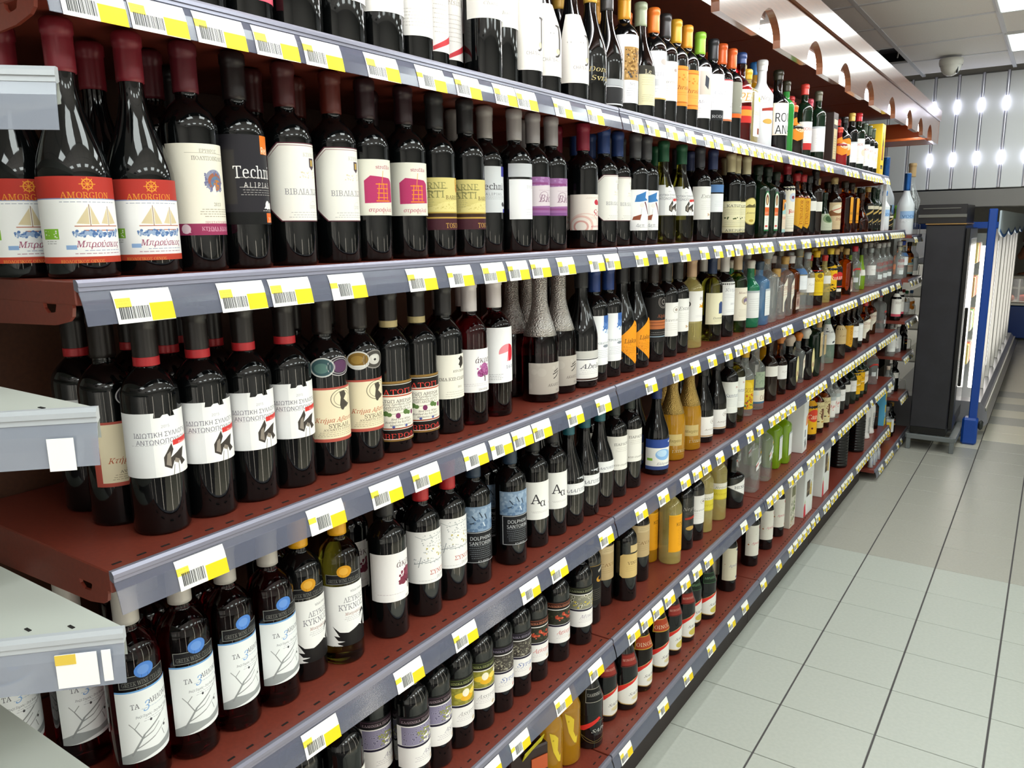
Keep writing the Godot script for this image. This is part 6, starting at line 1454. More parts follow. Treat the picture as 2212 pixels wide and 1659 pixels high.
	"wine_bottle|wine bottle|bord|k|whitelow||3a4a3a|-0.9663|1.9713|-4.9492|-34.0|0.900|dark bottle with low white label, top shelf|dark bottle with low white label, top shelf, nearest of 3",
	"wine_bottle|wine bottle|bord|k|whitelow||3a4a3a|-0.9663|1.9713|-5.0813|-34.9|0.900|dark bottle with low white label, top shelf|dark bottle with low white label, top shelf, second nearest of 3",
	"wine_bottle|wine bottle|bord|k|whitelow||3a4a3a|-0.9663|1.9713|-5.1925|-41.2|0.880|dark bottle with low white label, top shelf|dark bottle with low white label, top shelf, third nearest of 3",
	"bottle_carton|carton|box 8 30 10|e8c42a|yellowbox|||-0.9733|1.9713|-5.3450|-0.2|1.000||bright yellow boxed bottle with printed bottle, top shelf",
	"wine_bottle|wine bottle|bord|k|white2||3a3a3a|-1.0523|1.9713|-0.6883|-6.4|1.000|dark wine bottle with its label above the photo edge, top shelf|dark wine bottle with its label above the photo edge, top shelf, behind the front row",
	"sparkling_bottle|wine bottle|champ|k|white2|wrap|2a2a2a|-1.0653|1.9713|-0.8500|4.9|1.000|broad dark bottle with no label in view, top shelf|broad dark bottle with no label in view, top shelf, behind, nearest",
	"sparkling_bottle|wine bottle|champ|k|white2|wrap|2a2a2a|-1.0653|1.9713|-0.9391|8.5|1.000|broad dark bottle with no label in view, top shelf|broad dark bottle with no label in view, top shelf, behind, second nearest",
	"wine_bottle|wine bottle|bord|k|square||8a2a3a|-1.0522|1.9713|-1.1159|-11.4|1.000|dark bottle with tall white label and picture, top shelf|dark bottle with tall white label and picture, top shelf, behind the front row",
	"wine_bottle|wine bottle|bord|k|whitetop||c8b890|-1.0561|1.9713|-1.3908|-3.3|1.000|dark bottle with white label on its upper half, top shelf|dark bottle with white label on its upper half, top shelf, behind the front row",
	"wine_bottle|wine bottle|burg|k|jay||3a3a3a|-1.0594|1.9713|-1.5487|11.8|1.000|bottle with tall letter on cream label, top shelf|bottle with tall letter on cream label, top shelf, behind, nearest",
	"wine_bottle|wine bottle|burg|k|jay||3a3a3a|-1.0543|1.9713|-1.6581|2.4|1.000|bottle with tall letter on cream label, top shelf|bottle with tall letter on cream label, top shelf, behind, second nearest",
	"wine_bottle|wine bottle|burg|k|script||c8a040|-1.0593|1.9713|-1.7572|8.0|1.000|dark sloping bottle with gold script on glass, top shelf|dark sloping bottle with gold script on glass, top shelf, behind the front row",
	"wine_bottle|wine bottle|bord|k|pictall||dc9c28|-1.0523|1.9713|-1.9372|5.3|1.000|gold-capped bottle with long white picture label, top shelf|gold-capped bottle with long white picture label, top shelf, behind the front row",
	"wine_bottle|wine bottle|bord|k|whitegrey||ea7a2a|-1.0523|1.9713|-2.1101|-2.4|1.000|orange-capped bottle with white and grey label, top shelf|orange-capped bottle with white and grey label, top shelf, behind the front row",
	"wine_bottle|wine bottle|bord|k|orangelab||e0982c|-1.0523|1.9713|-2.3493|11.0|1.000|gold-capped bottle with orange framed label, top shelf|gold-capped bottle with orange framed label, top shelf, behind the front row",
	"wine_bottle|wine bottle|bord|k|picwhite||8cc43c|-1.0523|1.9713|-2.4572|-6.5|1.000|green-capped bottle with tall white picture label, top shelf|green-capped bottle with tall white picture label, top shelf, behind the front row",
	"wine_bottle|wine bottle|bord|k|sage||ea6a2a|-1.0523|1.9713|-2.7484|5.2|1.000|orange-capped bottle with sage grey label, top shelf|orange-capped bottle with sage grey label, top shelf, behind the front row",
	"wine_bottle|wine bottle|bord|k|crane|band|b8262e|-1.1713|1.2874|-0.5732|20.0|1.000||red-banded bottle half hidden behind the corner shelf, third shelf",
	"wine_bottle|wine bottle|bord|k|syrah+medalp@14||1c1614|-1.0813|1.2874|-0.5652|10.0|1.000||dark bottle with red-edged label and purple medal, third shelf",
	"wine_bottle|wine bottle|bord|k|crane|band|b8262e|-0.9963|1.2874|-0.5779|-19.9|1.000|bottle with white crane label and red neck band, third shelf|bottle with white crane label and red neck band, third shelf, nearest of 4",
	"wine_bottle|wine bottle|bord|k|crane|band|b8262e|-0.9963|1.2874|-0.6554|-20.4|1.000|bottle with white crane label and red neck band, third shelf|bottle with white crane label and red neck band, third shelf, second nearest of 4",
	"wine_bottle|wine bottle|bord|k|crane|band|b8262e|-0.9963|1.2874|-0.7329|-22.7|1.000|bottle with white crane label and red neck band, third shelf|bottle with white crane label and red neck band, third shelf, third nearest of 4",
	"wine_bottle|wine bottle|bord|k|crane|band|b8262e|-0.9963|1.2874|-0.8104|-24.9|1.000|bottle with white crane label and red neck band, third shelf|bottle with white crane label and red neck band, third shelf, fourth nearest of 4",
	"wine_bottle|wine bottle|bord|k|syrah+medalp@24+medalt@-24||1c1614|-0.9963|1.2874|-0.8890|-22.8|1.000|dark bottle with cream crest label and two medals, third shelf|dark bottle with cream crest label and two medals, third shelf, front row",
	"wine_bottle|wine bottle|bord|k|syrah+medals@22+medalg@-26||1c1614|-0.9963|1.2874|-0.9697|-20.5|1.000|dark bottle with cream crest label grey and gold medals, third shelf|dark bottle with cream crest label, grey and gold medals, third shelf, front row",
	"wine_bottle|wine bottle|bord|k|katogi|band|b8a878|-0.9963|1.2874|-1.0472|-33.3|1.000|dark bottle with red and black grapevine label, third shelf|dark bottle with red and black grapevine label, third shelf, nearer of two in front",
	"wine_bottle|wine bottle|bord|k|katogi|band|b8a878|-0.9963|1.2874|-1.1247|-35.7|1.000|dark bottle with red and black grapevine label, third shelf|dark bottle with red and black grapevine label, third shelf, farther of two in front",
	"wine_bottle|wine bottle|bord|k|ktima||232325|-0.9963|1.2874|-1.2046|-35.2|1.000||dark bottle with cream label and small tree emblem, third shelf",
	"wine_bottle|wine bottle|bord|r|akres||d8d2d2|-0.9963|1.2874|-1.2892|-47.6|1.000|rosé bottle with purple tree label, third shelf|rosé bottle with purple tree label, third shelf, front row",
	"wine_bottle|wine bottle|bord|r|circle||d8d2d2|-0.9963|1.2874|-1.3779|-40.3|1.000|rosé bottle with pink and red circle label, third shelf|rosé bottle with pink and red circle label, third shelf, front row",
	"sparkling_bottle|wine bottle|champ|r||wrap|a8a4a0|-1.0786|1.2874|-1.5644|-22.1|1.000||foil-necked rosé sparkling bottle without label, third shelf",
	"sparkling_bottle|wine bottle|champ|r|akakies|wrap|b8b4b0|-0.9890|1.2874|-1.5516|-28.3|1.000|foil-necked rosé sparkling bottle with silver label, third shelf|foil-necked rosé sparkling bottle with silver label, third shelf, nearer of two in front",
	"sparkling_bottle|wine bottle|champ|r|akakies|wrap|b8b4b0|-1.0026|1.2874|-1.6594|-28.9|1.000|foil-necked rosé sparkling bottle with silver label, third shelf|foil-necked rosé sparkling bottle with silver label, third shelf, farther of two in front",
	"wine_bottle|wine bottle|burg|k|abel||232325|-0.9891|1.2874|-1.7483|-36.1|1.060|dark sloping bottle with low grey and white label, third shelf|dark sloping bottle with low grey and white label, third shelf, front row",
	"wine_bottle|wine bottle|bord|k|bluestripe||223c78|-0.9973|1.2874|-1.8313|-31.7|1.000|blue-capped bottle with blue-striped white label, third shelf|blue-capped bottle with blue-striped white label, third shelf, nearer of two in front",
	"wine_bottle|wine bottle|bord|k|bluestripe||223c78|-0.9962|1.2874|-1.9088|-30.2|1.000|blue-capped bottle with blue-striped white label, third shelf|blue-capped bottle with blue-striped white label, third shelf, farther of two in front",
	"wine_bottle|wine bottle|burg|k|fish||232325|-0.9963|1.2874|-1.9915|-37.5|1.040|dark sloping bottle with orange fish-shaped label, third shelf|dark sloping bottle with orange fish-shaped label, third shelf, nearer of two in front",
	"wine_bottle|wine bottle|burg|k|fish||232325|-0.9963|1.2874|-2.0793|-30.8|1.040|dark sloping bottle with orange fish-shaped label, third shelf|dark sloping bottle with orange fish-shaped label, third shelf, farther of two in front",
	"wine_bottle|wine bottle|bord|k|copper||2a2420|-0.9963|1.2874|-2.2004|-31.2|1.000|dark bottle with black label and copper band, third shelf|dark bottle with black label and copper band, third shelf, front row",
	"wine_bottle|wine bottle|bord|k|white2||3a3a38|-0.9963|1.2874|-2.3008|-38.6|1.000|dark bottle with white label and grey emblem, third shelf|dark bottle with white label and grey emblem, third shelf, front row",
	"wine_bottle|wine bottle|bord|k|white3||3a3a38|-0.9963|1.2874|-2.3893|-32.2|1.000|dark bottle with plain white label, third shelf|dark bottle with plain white label, third shelf, front row",
	"wine_bottle|wine bottle|bord|y|akresy||c8a684|-0.9963|1.2874|-2.5073|-34.6|1.000|clear white wine with orange tree label, third shelf|clear white wine with orange tree label, third shelf, front row",
	"wine_bottle|wine bottle|bord|o|bluedoor||2a3a5a|-0.9963|1.2874|-2.6973|-32.7|1.000|olive bottle with cream label and blue door, third shelf|olive bottle with cream label and blue door, third shelf, front row",
	"wine_bottle|wine bottle|bord|k|white1||d8d4ce|-0.9963|1.2874|-2.8253|-37.1|1.000|white-capped dark bottle with white label, third shelf|white-capped dark bottle with white label, third shelf, front row",
	"wine_bottle|wine bottle|bord|o|creamround||c8b090|-0.9963|1.2874|-2.9684|-33.2|1.000|olive bottle with cream label and round picture, third shelf|olive bottle with cream label and round picture, third shelf, front row",
	"liquor_bottle|bottle|liq|t|white_l||d8d4c8|-0.9963|1.2874|-3.1237|-33.3|0.980|bright green gin bottle, third shelf|bright green gin bottle, third shelf, front row",
	"liquor_bottle|bottle|sq|b|white_l||3a4a5a|-0.9913|1.2874|-3.2204|-2.9|0.980|pale blue gin bottle with white label, third shelf|pale blue gin bottle with white label, third shelf, front row",
	"liquor_bottle|bottle|sq|c||ball|a8a8a0|-0.9913|1.2874|-3.3253|-2.6|1.050|clear square bottle with round stopper, third shelf|clear square bottle with round stopper, third shelf, front row",
	"liquor_bottle|bottle|sqs|c|slantred||c8a05a|-0.9913|1.2874|-3.4575|1.1|1.050|low clear square bottle, third shelf|low clear square bottle, third shelf, front row",
	"liquor_bottle|bottle|sq|c|slantred||c8a05a|-0.9963|1.2874|-3.6028|2.8|1.000|clear bottle with reddish brown label, third shelf|clear bottle with reddish brown label, third shelf, front row",
	"liquor_bottle|bottle|sq|a|amaretto||d8d4d0|-0.9963|1.2874|-3.6995|-1.5|1.000|amber square bottle with dull label, third shelf|amber square bottle with dull label, third shelf, front row",
	"liquor_bottle|bottle|liq|c|bluewhite||8a8a7a|-0.9913|1.2874|-3.8119|-38.2|1.080|clear spirit bottle with pale blue label, third shelf|clear spirit bottle with pale blue label, third shelf, front row",
	"liquor_bottle|bottle|liq|c|plainw||b8c0c4|-0.9863|1.2874|-3.9433|-36.9|1.000|clear spirit bottle with white label, third shelf|clear spirit bottle with white label, third shelf, front row",
	"liquor_bottle|bottle|liq|q|rumy||e8b81a|-0.9913|1.2874|-4.1406|-40.4|1.000|yellow-capped dark rum with yellow label, third shelf|yellow-capped dark rum with yellow label, third shelf, front row",
	"liquor_bottle|bottle|liq|y|smallw||c8342c|-0.9863|1.2874|-4.2937|-40.2|0.900|pale bottle with cream label, third shelf|pale bottle with cream label, third shelf, front row",
	"liquor_bottle|bottle|liq|k|pirate||e8c83a|-0.9913|1.2874|-4.4330|-40.9|1.020|black rum bottle with yellow and red label, third shelf|black rum bottle with yellow and red label, third shelf, front row",
	"liquor_bottle|bottle|liq|q|redgold||c8a060|-0.9863|1.2874|-4.5383|-40.4|1.000|brown rum bottle with red seal label, third shelf|brown rum bottle with red seal label, third shelf, front row",
	"liquor_bottle|bottle|sq|a|amaretto||b89858|-0.9913|1.2874|-4.8112|0.6|1.000|amber liqueur with square gold cap and brown label, third shelf|amber liqueur with square gold cap and brown label, third shelf, front row",
	"liquor_bottle|bottle|liq|a|slantyel||b89858|-1.0613|1.2874|-4.9837|-41.4|1.000||amber bottle behind the square liqueur, third shelf",
	"liquor_bottle|bottle|liq|c|redarc||c83040|-0.9913|1.2874|-5.0472|-40.9|1.000||red-capped clear bottle, third shelf",
	"liquor_bottle|bottle|flute|n|smallw||1c1c1c|-0.9913|1.2874|-5.2427|-36.4|0.780|slim lime green bottle with black cap, third shelf|slim lime green bottle with black cap, third shelf, front row",
	"liquor_bottle|bottle|liq|c|plainw||a8b0b0|-0.9913|1.2874|-5.5428|-45.6|0.900|clear spirit bottle with white foot label, third shelf|clear spirit bottle with white foot label, third shelf, front row",
	"liquor_bottle|bottle|liq|c|redletter||b8b8b4|-0.9863|1.2874|-5.7473|-39.3|1.000|clear vodka bottle with red lettering, third shelf|clear vodka bottle with red lettering, third shelf, nearest of 3",
	"liquor_bottle|bottle|liq|c|redletter||b8b8b4|-0.9863|1.2874|-5.9319|-37.5|1.000|clear vodka bottle with red lettering, third shelf|clear vodka bottle with red lettering, third shelf, second nearest of 3",
	"liquor_bottle|bottle|liq|c|redletter||b8b8b4|-0.9863|1.2874|-6.1091|-42.7|1.000|clear vodka bottle with red lettering, third shelf|clear vodka bottle with red lettering, third shelf, third nearest of 3",
	"wine_bottle|wine bottle|bord|k|crane|band|b8262e|-1.0773|1.2874|-0.6592|4.9|1.000|bottle with white crane label and red neck band, third shelf|bottle with white crane label and red neck band, third shelf, behind, nearest",
	"wine_bottle|wine bottle|bord|k|crane|band|b8262e|-1.1583|1.2874|-0.6511|9.6|1.000|bottle with white crane label and red neck band, third shelf|bottle with white crane label and red neck band, third shelf, behind, third nearest",
	"wine_bottle|wine bottle|bord|k|crane|band|b8262e|-1.0773|1.2874|-0.7359|8.8|1.000|bottle with white crane label and red neck band, third shelf|bottle with white crane label and red neck band, third shelf, behind, second nearest",
	"wine_bottle|wine bottle|bord|k|crane|band|b8262e|-1.1583|1.2874|-0.7352|-1.8|1.000|bottle with white crane label and red neck band, third shelf|bottle with white crane label and red neck band, third shelf, behind, fourth nearest",
	"wine_bottle|wine bottle|bord|k|syrah+medalp@24+medalt@-24||1c1614|-1.0773|1.2874|-0.8939|8.0|1.000|dark bottle with cream crest label and two medals, third shelf|dark bottle with cream crest label and two medals, third shelf, behind the front row",
	"wine_bottle|wine bottle|bord|k|syrah+medals@22+medalg@-26||1c1614|-1.0773|1.2874|-0.9722|-3.4|1.000|dark bottle with cream crest label grey and gold medals, third shelf|dark bottle with cream crest label, grey and gold medals, third shelf, behind the front row",
	"wine_bottle|wine bottle|bord|k|katogi|band|b8a878|-1.0773|1.2874|-1.1306|-4.0|1.000|dark bottle with red and black grapevine label, third shelf|dark bottle with red and black grapevine label, third shelf, behind the front row",
	"wine_bottle|wine bottle|bord|r|akres||d8d2d2|-1.0773|1.2874|-1.2927|2.0|1.000|rosé bottle with purple tree label, third shelf|rosé bottle with purple tree label, third shelf, behind the front row",
	"wine_bottle|wine bottle|bord|r|circle||d8d2d2|-1.0773|1.2874|-1.3725|-2.6|1.000|rosé bottle with pink and red circle label, third shelf|rosé bottle with pink and red circle label, third shelf, behind the front row",
	"sparkling_bottle|wine bottle|champ|r|akakies|wrap|b8b4b0|-1.0966|1.2874|-1.6621|4.0|1.000|foil-necked rosé sparkling bottle with silver label, third shelf|foil-necked rosé sparkling bottle with silver label, third shelf, behind the front row",
	"wine_bottle|wine bottle|burg|k|abel||232325|-1.0820|1.2874|-1.7529|9.3|1.060|dark sloping bottle with low grey and white label, third shelf|dark sloping bottle with low grey and white label, third shelf, behind the front row",
	"wine_bottle|wine bottle|bord|k|bluestripe||223c78|-1.0772|1.2874|-1.9035|-3.0|1.000|blue-capped bottle with blue-striped white label, third shelf|blue-capped bottle with blue-striped white label, third shelf, behind the front row",
	"wine_bottle|wine bottle|burg|k|fish||232325|-1.0876|1.2874|-1.9882|6.2|1.040|dark sloping bottle with orange fish-shaped label, third shelf|dark sloping bottle with orange fish-shaped label, third shelf, behind, nearest",
	"wine_bottle|wine bottle|burg|k|fish||232325|-1.0876|1.2874|-2.0817|4.2|1.040|dark sloping bottle with orange fish-shaped label, third shelf|dark sloping bottle with orange fish-shaped label, third shelf, behind, second nearest",
	"wine_bottle|wine bottle|bord|k|copper||2a2420|-1.0773|1.2874|-2.1985|7.3|1.000|dark bottle with black label and copper band, third shelf|dark bottle with black label and copper band, third shelf, behind the front row",
	"wine_bottle|wine bottle|bord|k|white2||3a3a38|-1.0773|1.2874|-2.3036|6.1|1.000|dark bottle with white label and grey emblem, third shelf|dark bottle with white label and grey emblem, third shelf, behind the front row",
	"wine_bottle|wine bottle|bord|k|white3||3a3a38|-1.0773|1.2874|-2.3837|4.1|1.000|dark bottle with plain white label, third shelf|dark bottle with plain white label, third shelf, behind the front row",
	"wine_bottle|wine bottle|bord|y|akresy||c8a684|-1.0773|1.2874|-2.5069|-9.3|1.000|clear white wine with orange tree label, third shelf|clear white wine with orange tree label, third shelf, behind the front row",
	"wine_bottle|wine bottle|bord|o|bluedoor||2a3a5a|-1.0773|1.2874|-2.6974|-3.5|1.000|olive bottle with cream label and blue door, third shelf|olive bottle with cream label and blue door, third shelf, behind the front row",
	"wine_bottle|wine bottle|bord|k|white1||d8d4ce|-1.0773|1.2874|-2.8227|4.3|1.000|white-capped dark bottle with white label, third shelf|white-capped dark bottle with white label, third shelf, behind the front row",
	"wine_bottle|wine bottle|bord|o|creamround||c8b090|-1.0773|1.2874|-2.9676|-7.6|1.000|olive bottle with cream label and round picture, third shelf|olive bottle with cream label and round picture, third shelf, behind the front row",
	"liquor_bottle|bottle|liq|t|white_l||d8d4c8|-1.0768|1.2874|-3.1219|3.1|0.980|bright green gin bottle, third shelf|bright green gin bottle, third shelf, behind the front row",
	"liquor_bottle|bottle|sq|b|white_l||3a4a5a|-1.0737|1.2874|-3.2243|9.4|0.980|pale blue gin bottle with white label, third shelf|pale blue gin bottle with white label, third shelf, behind the front row",
	"liquor_bottle|bottle|sq|c||ball|a8a8a0|-1.0792|1.2874|-3.3234|-9.0|1.050|clear square bottle with round stopper, third shelf|clear square bottle with round stopper, third shelf, behind the front row",
	"liquor_bottle|bottle|sqs|c|slantred||c8a05a|-1.0813|1.2874|-3.4523|-8.6|1.050|low clear square bottle, third shelf|low clear square bottle, third shelf, behind the front row",
	"liquor_bottle|bottle|sq|c|slantred||c8a05a|-1.0803|1.2874|-3.6048|5.3|1.000|clear bottle with reddish brown label, third shelf|clear bottle with reddish brown label, third shelf, behind the front row",
	"liquor_bottle|bottle|sq|a|amaretto||d8d4d0|-1.0803|1.2874|-3.6984|1.3|1.000|amber square bottle with dull label, third shelf|amber square bottle with dull label, third shelf, behind the front row",
	"liquor_bottle|bottle|liq|c|bluewhite||8a8a7a|-1.0794|1.2874|-3.8102|-1.0|1.080|clear spirit bottle with pale blue label, third shelf|clear spirit bottle with pale blue label, third shelf, behind the front row",
	"liquor_bottle|bottle|liq|c|plainw||b8c0c4|-1.0683|1.2874|-3.9455|-7.8|1.000|clear spirit bottle with white label, third shelf|clear spirit bottle with white label, third shelf, behind the front row",
	"liquor_bottle|bottle|liq|q|rumy||e8b81a|-1.0733|1.2874|-4.1458|5.2|1.000|yellow-capped dark rum with yellow label, third shelf|yellow-capped dark rum with yellow label, third shelf, behind the front row",
	"liquor_bottle|bottle|liq|y|smallw||c8342c|-1.0607|1.2874|-4.2907|1.0|0.900|pale bottle with cream label, third shelf|pale bottle with cream label, third shelf, behind the front row",
	"liquor_bottle|bottle|liq|k|pirate||e8c83a|-1.0748|1.2874|-4.4302|-3.4|1.020|black rum bottle with yellow and red label, third shelf|black rum bottle with yellow and red label, third shelf, behind the front row",
	"liquor_bottle|bottle|liq|q|redgold||c8a060|-1.0683|1.2874|-4.5411|-2.8|1.000|brown rum bottle with red seal label, third shelf|brown rum bottle with red seal label, third shelf, behind the front row",
	"liquor_bottle|bottle|sq|a|amaretto||b89858|-1.0753|1.2874|-4.8068|-11.0|1.000|amber liqueur with square gold cap and brown label, third shelf|amber liqueur with square gold cap and brown label, third shelf, behind the front row",
	"liquor_bottle|bottle|flute|n|smallw||1c1c1c|-1.0542|1.2874|-5.2394|-3.5|0.780|slim lime green bottle with black cap, third shelf|slim lime green bottle with black cap, third shelf, behind the front row",
	"liquor_bottle|bottle|liq|c|plainw||a8b0b0|-1.0657|1.2874|-5.5448|-2.3|0.900|clear spirit bottle with white foot label, third shelf|clear spirit bottle with white foot label, third shelf, behind the front row",
	"liquor_bottle|bottle|liq|c|redletter||b8b8b4|-1.0683|1.2874|-5.7468|6.5|1.000|clear vodka bottle with red lettering, third shelf|clear vodka bottle with red lettering, third shelf, behind, nearest",
	"liquor_bottle|bottle|liq|c|redletter||b8b8b4|-1.0683|1.2874|-5.9337|8.3|1.000|clear vodka bottle with red lettering, third shelf|clear vodka bottle with red lettering, third shelf, behind, second nearest",
	"liquor_bottle|bottle|liq|c|redletter||b8b8b4|-1.0683|1.2874|-6.1138|-5.5|1.000|clear vodka bottle with red lettering, third shelf|clear vodka bottle with red lettering, third shelf, behind, third nearest",
	"wine_bottle|wine bottle|bord|r|aidonia+strip+dotb||b4b0aa|-1.1813|0.9294|-0.4252|0.4|1.000|rosé bottle with bare tree label, fourth shelf|rosé bottle with bare tree label, fourth shelf, nearest of 6",
	"wine_bottle|wine bottle|bord|r|aidonia+strip+dotb||b4b0aa|-1.1213|0.9294|-0.4934|-7.2|1.000|rosé bottle with bare tree label, fourth shelf|rosé bottle with bare tree label, fourth shelf, second nearest of 6",
	"wine_bottle|wine bottle|bord|r|aidonia+strip+dotb||b4b0aa|-1.0117|0.9294|-0.5179|-4.9|1.000|rosé bottle with bare tree label, fourth shelf|rosé bottle with bare tree label, fourth shelf, third nearest of 6",
	"wine_bottle|wine bottle|bord|r|aidonia+strip+dotb||b4b0aa|-1.0059|0.9294|-0.5952|-5.1|1.000|rosé bottle with bare tree label, fourth shelf|rosé bottle with bare tree label, fourth shelf, fourth nearest of 6",
	"wine_bottle|wine bottle|bord|r|aidonia+strip+dotb||b4b0aa|-1.0065|0.9294|-0.6727|0.6|1.000|rosé bottle with bare tree label, fourth shelf|rosé bottle with bare tree label, fourth shelf, fifth nearest of 6",
	"wine_bottle|wine bottle|bord|r|aidonia+strip+dotb||b4b0aa|-1.0036|0.9294|-0.7501|-4.4|1.000|rosé bottle with bare tree label, fourth shelf|rosé bottle with bare tree label, fourth shelf, sixth nearest of 6",
	"wine_bottle|wine bottle|bord|k|swan+strip+doty||e0a41c|-1.0196|0.9294|-0.8260|-19.0|1.000|yellow-capped bottle with black swan label, fourth shelf|yellow-capped bottle with black swan label, fourth shelf, nearer of two in front",
	"wine_bottle|wine bottle|bord|o|swan+strip+doty||e0a41c|-1.0054|0.9294|-0.9021|-29.0|1.000|yellow-capped bottle with black swan label, fourth shelf|yellow-capped bottle with black swan label, fourth shelf, farther of two in front",
	"wine_bottle|wine bottle|bord|k|akresr||232325|-1.0963|0.9294|-1.0150|-23.4|1.000|dark bottle with crimson tree label, fourth shelf|dark bottle with crimson tree label, fourth shelf, farther of two",
	"wine_bottle|wine bottle|bord|k|akresr||232325|-0.9963|0.9294|-1.0149|-21.0|1.000|dark bottle with crimson tree label, fourth shelf|dark bottle with crimson tree label, fourth shelf, nearer of two",
	"wine_bottle|wine bottle|bord|k|synoro||b02228|-0.9963|0.9294|-1.1160|-19.5|1.000|red-capped bottle with pale sketch label, fourth shelf|red-capped bottle with pale sketch label, fourth shelf, nearer of two in front",
	"wine_bottle|wine bottle|bord|k|synoro||b02228|-0.9963|0.9294|-1.2006|-25.7|1.000|red-capped bottle with pale sketch label, fourth shelf|red-capped bottle with pale sketch label, fourth shelf, farther of two in front",
	"wine_bottle|wine bottle|bord|k|dolphin||24364a|-0.9963|0.9294|-1.2893|-34.7|1.000|dark bottle with dolphins and black framed text, fourth shelf|dark bottle with dolphins and black framed text, fourth shelf, nearest of 3",
	"wine_bottle|wine bottle|bord|k|dolphin||24364a|-1.0623|0.9294|-1.4213|-36.6|1.000|dark bottle with dolphins and black framed text, fourth shelf|dark bottle with dolphins and black framed text, fourth shelf, third nearest of 3",
	"wine_bottle|wine bottle|bord|k|dolphin||24364a|-0.9853|0.9294|-1.4129|-32.5|1.000|dark bottle with dolphins and black framed text, fourth shelf|dark bottle with dolphins and black framed text, fourth shelf, second nearest of 3",
	"wine_bottle|wine bottle|bord|k|aa||232325|-0.9963|0.9294|-1.5270|-39.0|1.000|dark bottle with two big letters on white label, fourth shelf|dark bottle with two big letters on white label, fourth shelf, nearer of two in front",
	"wine_bottle|wine bottle|bord|k|aa||232325|-0.9963|0.9294|-1.6148|-32.5|1.000|dark bottle with two big letters on white label, fourth shelf|dark bottle with two big letters on white label, fourth shelf, farther of two in front",
	"wine_bottle|wine bottle|burg|k|malag||1c5a66|-0.9963|0.9294|-1.6958|-25.8|1.000|teal-capped sloping bottle with white band label, fourth shelf|teal-capped sloping bottle with white band label, fourth shelf, nearer of two in front",
	"wine_bottle|wine bottle|burg|k|malag||1c5a66|-0.9963|0.9294|-1.7803|-34.1|1.000|teal-capped sloping bottle with white band label, fourth shelf|teal-capped sloping bottle with white band label, fourth shelf, farther of two in front",
	"wine_bottle|wine bottle|burg|k|malagb||1c5a66|-0.9963|0.9294|-1.8648|-33.6|1.000||teal-capped sloping bottle with small white label, fourth shelf",
	"wine_bottle|wine bottle|bord|k|para||232a28|-0.9963|0.9294|-1.9542|-40.4|1.000|dark bottle with tall white lettered label, fourth shelf|dark bottle with tall white lettered label, fourth shelf, nearer of two in front",
	"wine_bottle|wine bottle|bord|k|para||232a28|-0.9963|0.9294|-2.0500|-43.2|1.000|dark bottle with tall white lettered label, fourth shelf|dark bottle with tall white lettered label, fourth shelf, farther of two in front",
	"wine_bottle|wine bottle|burg|k|globe||24366a|-1.0618|0.9294|-2.2330|-28.7|1.000|dark bottle with blue-topped globe label, fourth shelf|dark bottle with blue-topped globe label, fourth shelf, farther of two",
	"wine_bottle|wine bottle|burg|k|globe||24366a|-0.9808|0.9294|-2.2092|-34.7|1.000|dark bottle with blue-topped globe label, fourth shelf|dark bottle with blue-topped globe label, fourth shelf, nearer of two",
	"sparkling_bottle|wine bottle|champ|Y|gold|wrap|b89a58|-1.0013|0.9294|-2.3818|-38.0|1.000|golden sparkling bottle with foil neck, fourth shelf|golden sparkling bottle with foil neck, fourth shelf, nearer of two in front",
	"sparkling_bottle|wine bottle|champ|Y|gold|wrap|b89a58|-1.0013|0.9294|-2.5262|-36.7|1.000|golden sparkling bottle with foil neck, fourth shelf|golden sparkling bottle with foil neck, fourth shelf, farther of two in front",
	"wine_bottle|wine bottle|burg|k|burgw||232325|-0.9963|0.9294|-2.6393|-31.1|1.000|dark sloping bottle with low white emblem label, fourth shelf|dark sloping bottle with low white emblem label, fourth shelf, nearest of 3",
	"wine_bottle|wine bottle|burg|k|burgw||232325|-1.0653|0.9294|-2.8599|-37.6|1.000|dark sloping bottle with low white emblem label, fourth shelf|dark sloping bottle with low white emblem label, fourth shelf, third nearest of 3",
	"wine_bottle|wine bottle|burg|k|burgw||232325|-0.9963|0.9294|-2.7745|-37.0|1.000|dark sloping bottle with low white emblem label, fourth shelf|dark sloping bottle with low white emblem label, fourth shelf, second nearest of 3",
	"wine_bottle|wine bottle|bord|k|san||3a3c40|-0.9873|0.9294|-2.8817|-36.5|1.000|bottle with tall pale script label, fourth shelf|bottle with tall pale script label, fourth shelf, nearer of two",
	"wine_bottle|wine bottle|bord|o|san||3a3c40|-0.9963|0.9294|-2.9901|-36.7|1.000|bottle with tall pale script label, fourth shelf|bottle with tall pale script label, fourth shelf, farther of two",
	"liquor_bottle|bottle|liq|c|carib||d8a82c|-0.9963|0.9294|-3.1020|-37.2|1.000|clear tequila with yellow patterned label, fourth shelf|clear tequila with yellow patterned label, fourth shelf, front row",
	"liquor_bottle|bottle|liq|c|cactus||3a6a8a|-0.9963|0.9294|-3.2378|-31.4|1.080|clear tequila with low cream label, fourth shelf|clear tequila with low cream label, fourth shelf, front row",
	"liquor_bottle|bottle|liq|Y|carib||d8901c|-1.0624|0.9294|-3.5493|-40.8|1.100||tall yellow-labelled bottle behind the clear tequila, fourth shelf",
	"liquor_bottle|bottle|liq|q|smallw||3a2a1c|-0.9963|0.9294|-3.4329|-42.9|1.000|brown bottle with small square label, fourth shelf|brown bottle with small square label, fourth shelf, front row",
	"liquor_bottle|bottle|liq|a|plainw|ball|c87a3a|-0.9952|0.9294|-3.5897|-31.9|0.900||amber tequila with round stopper, fourth shelf",
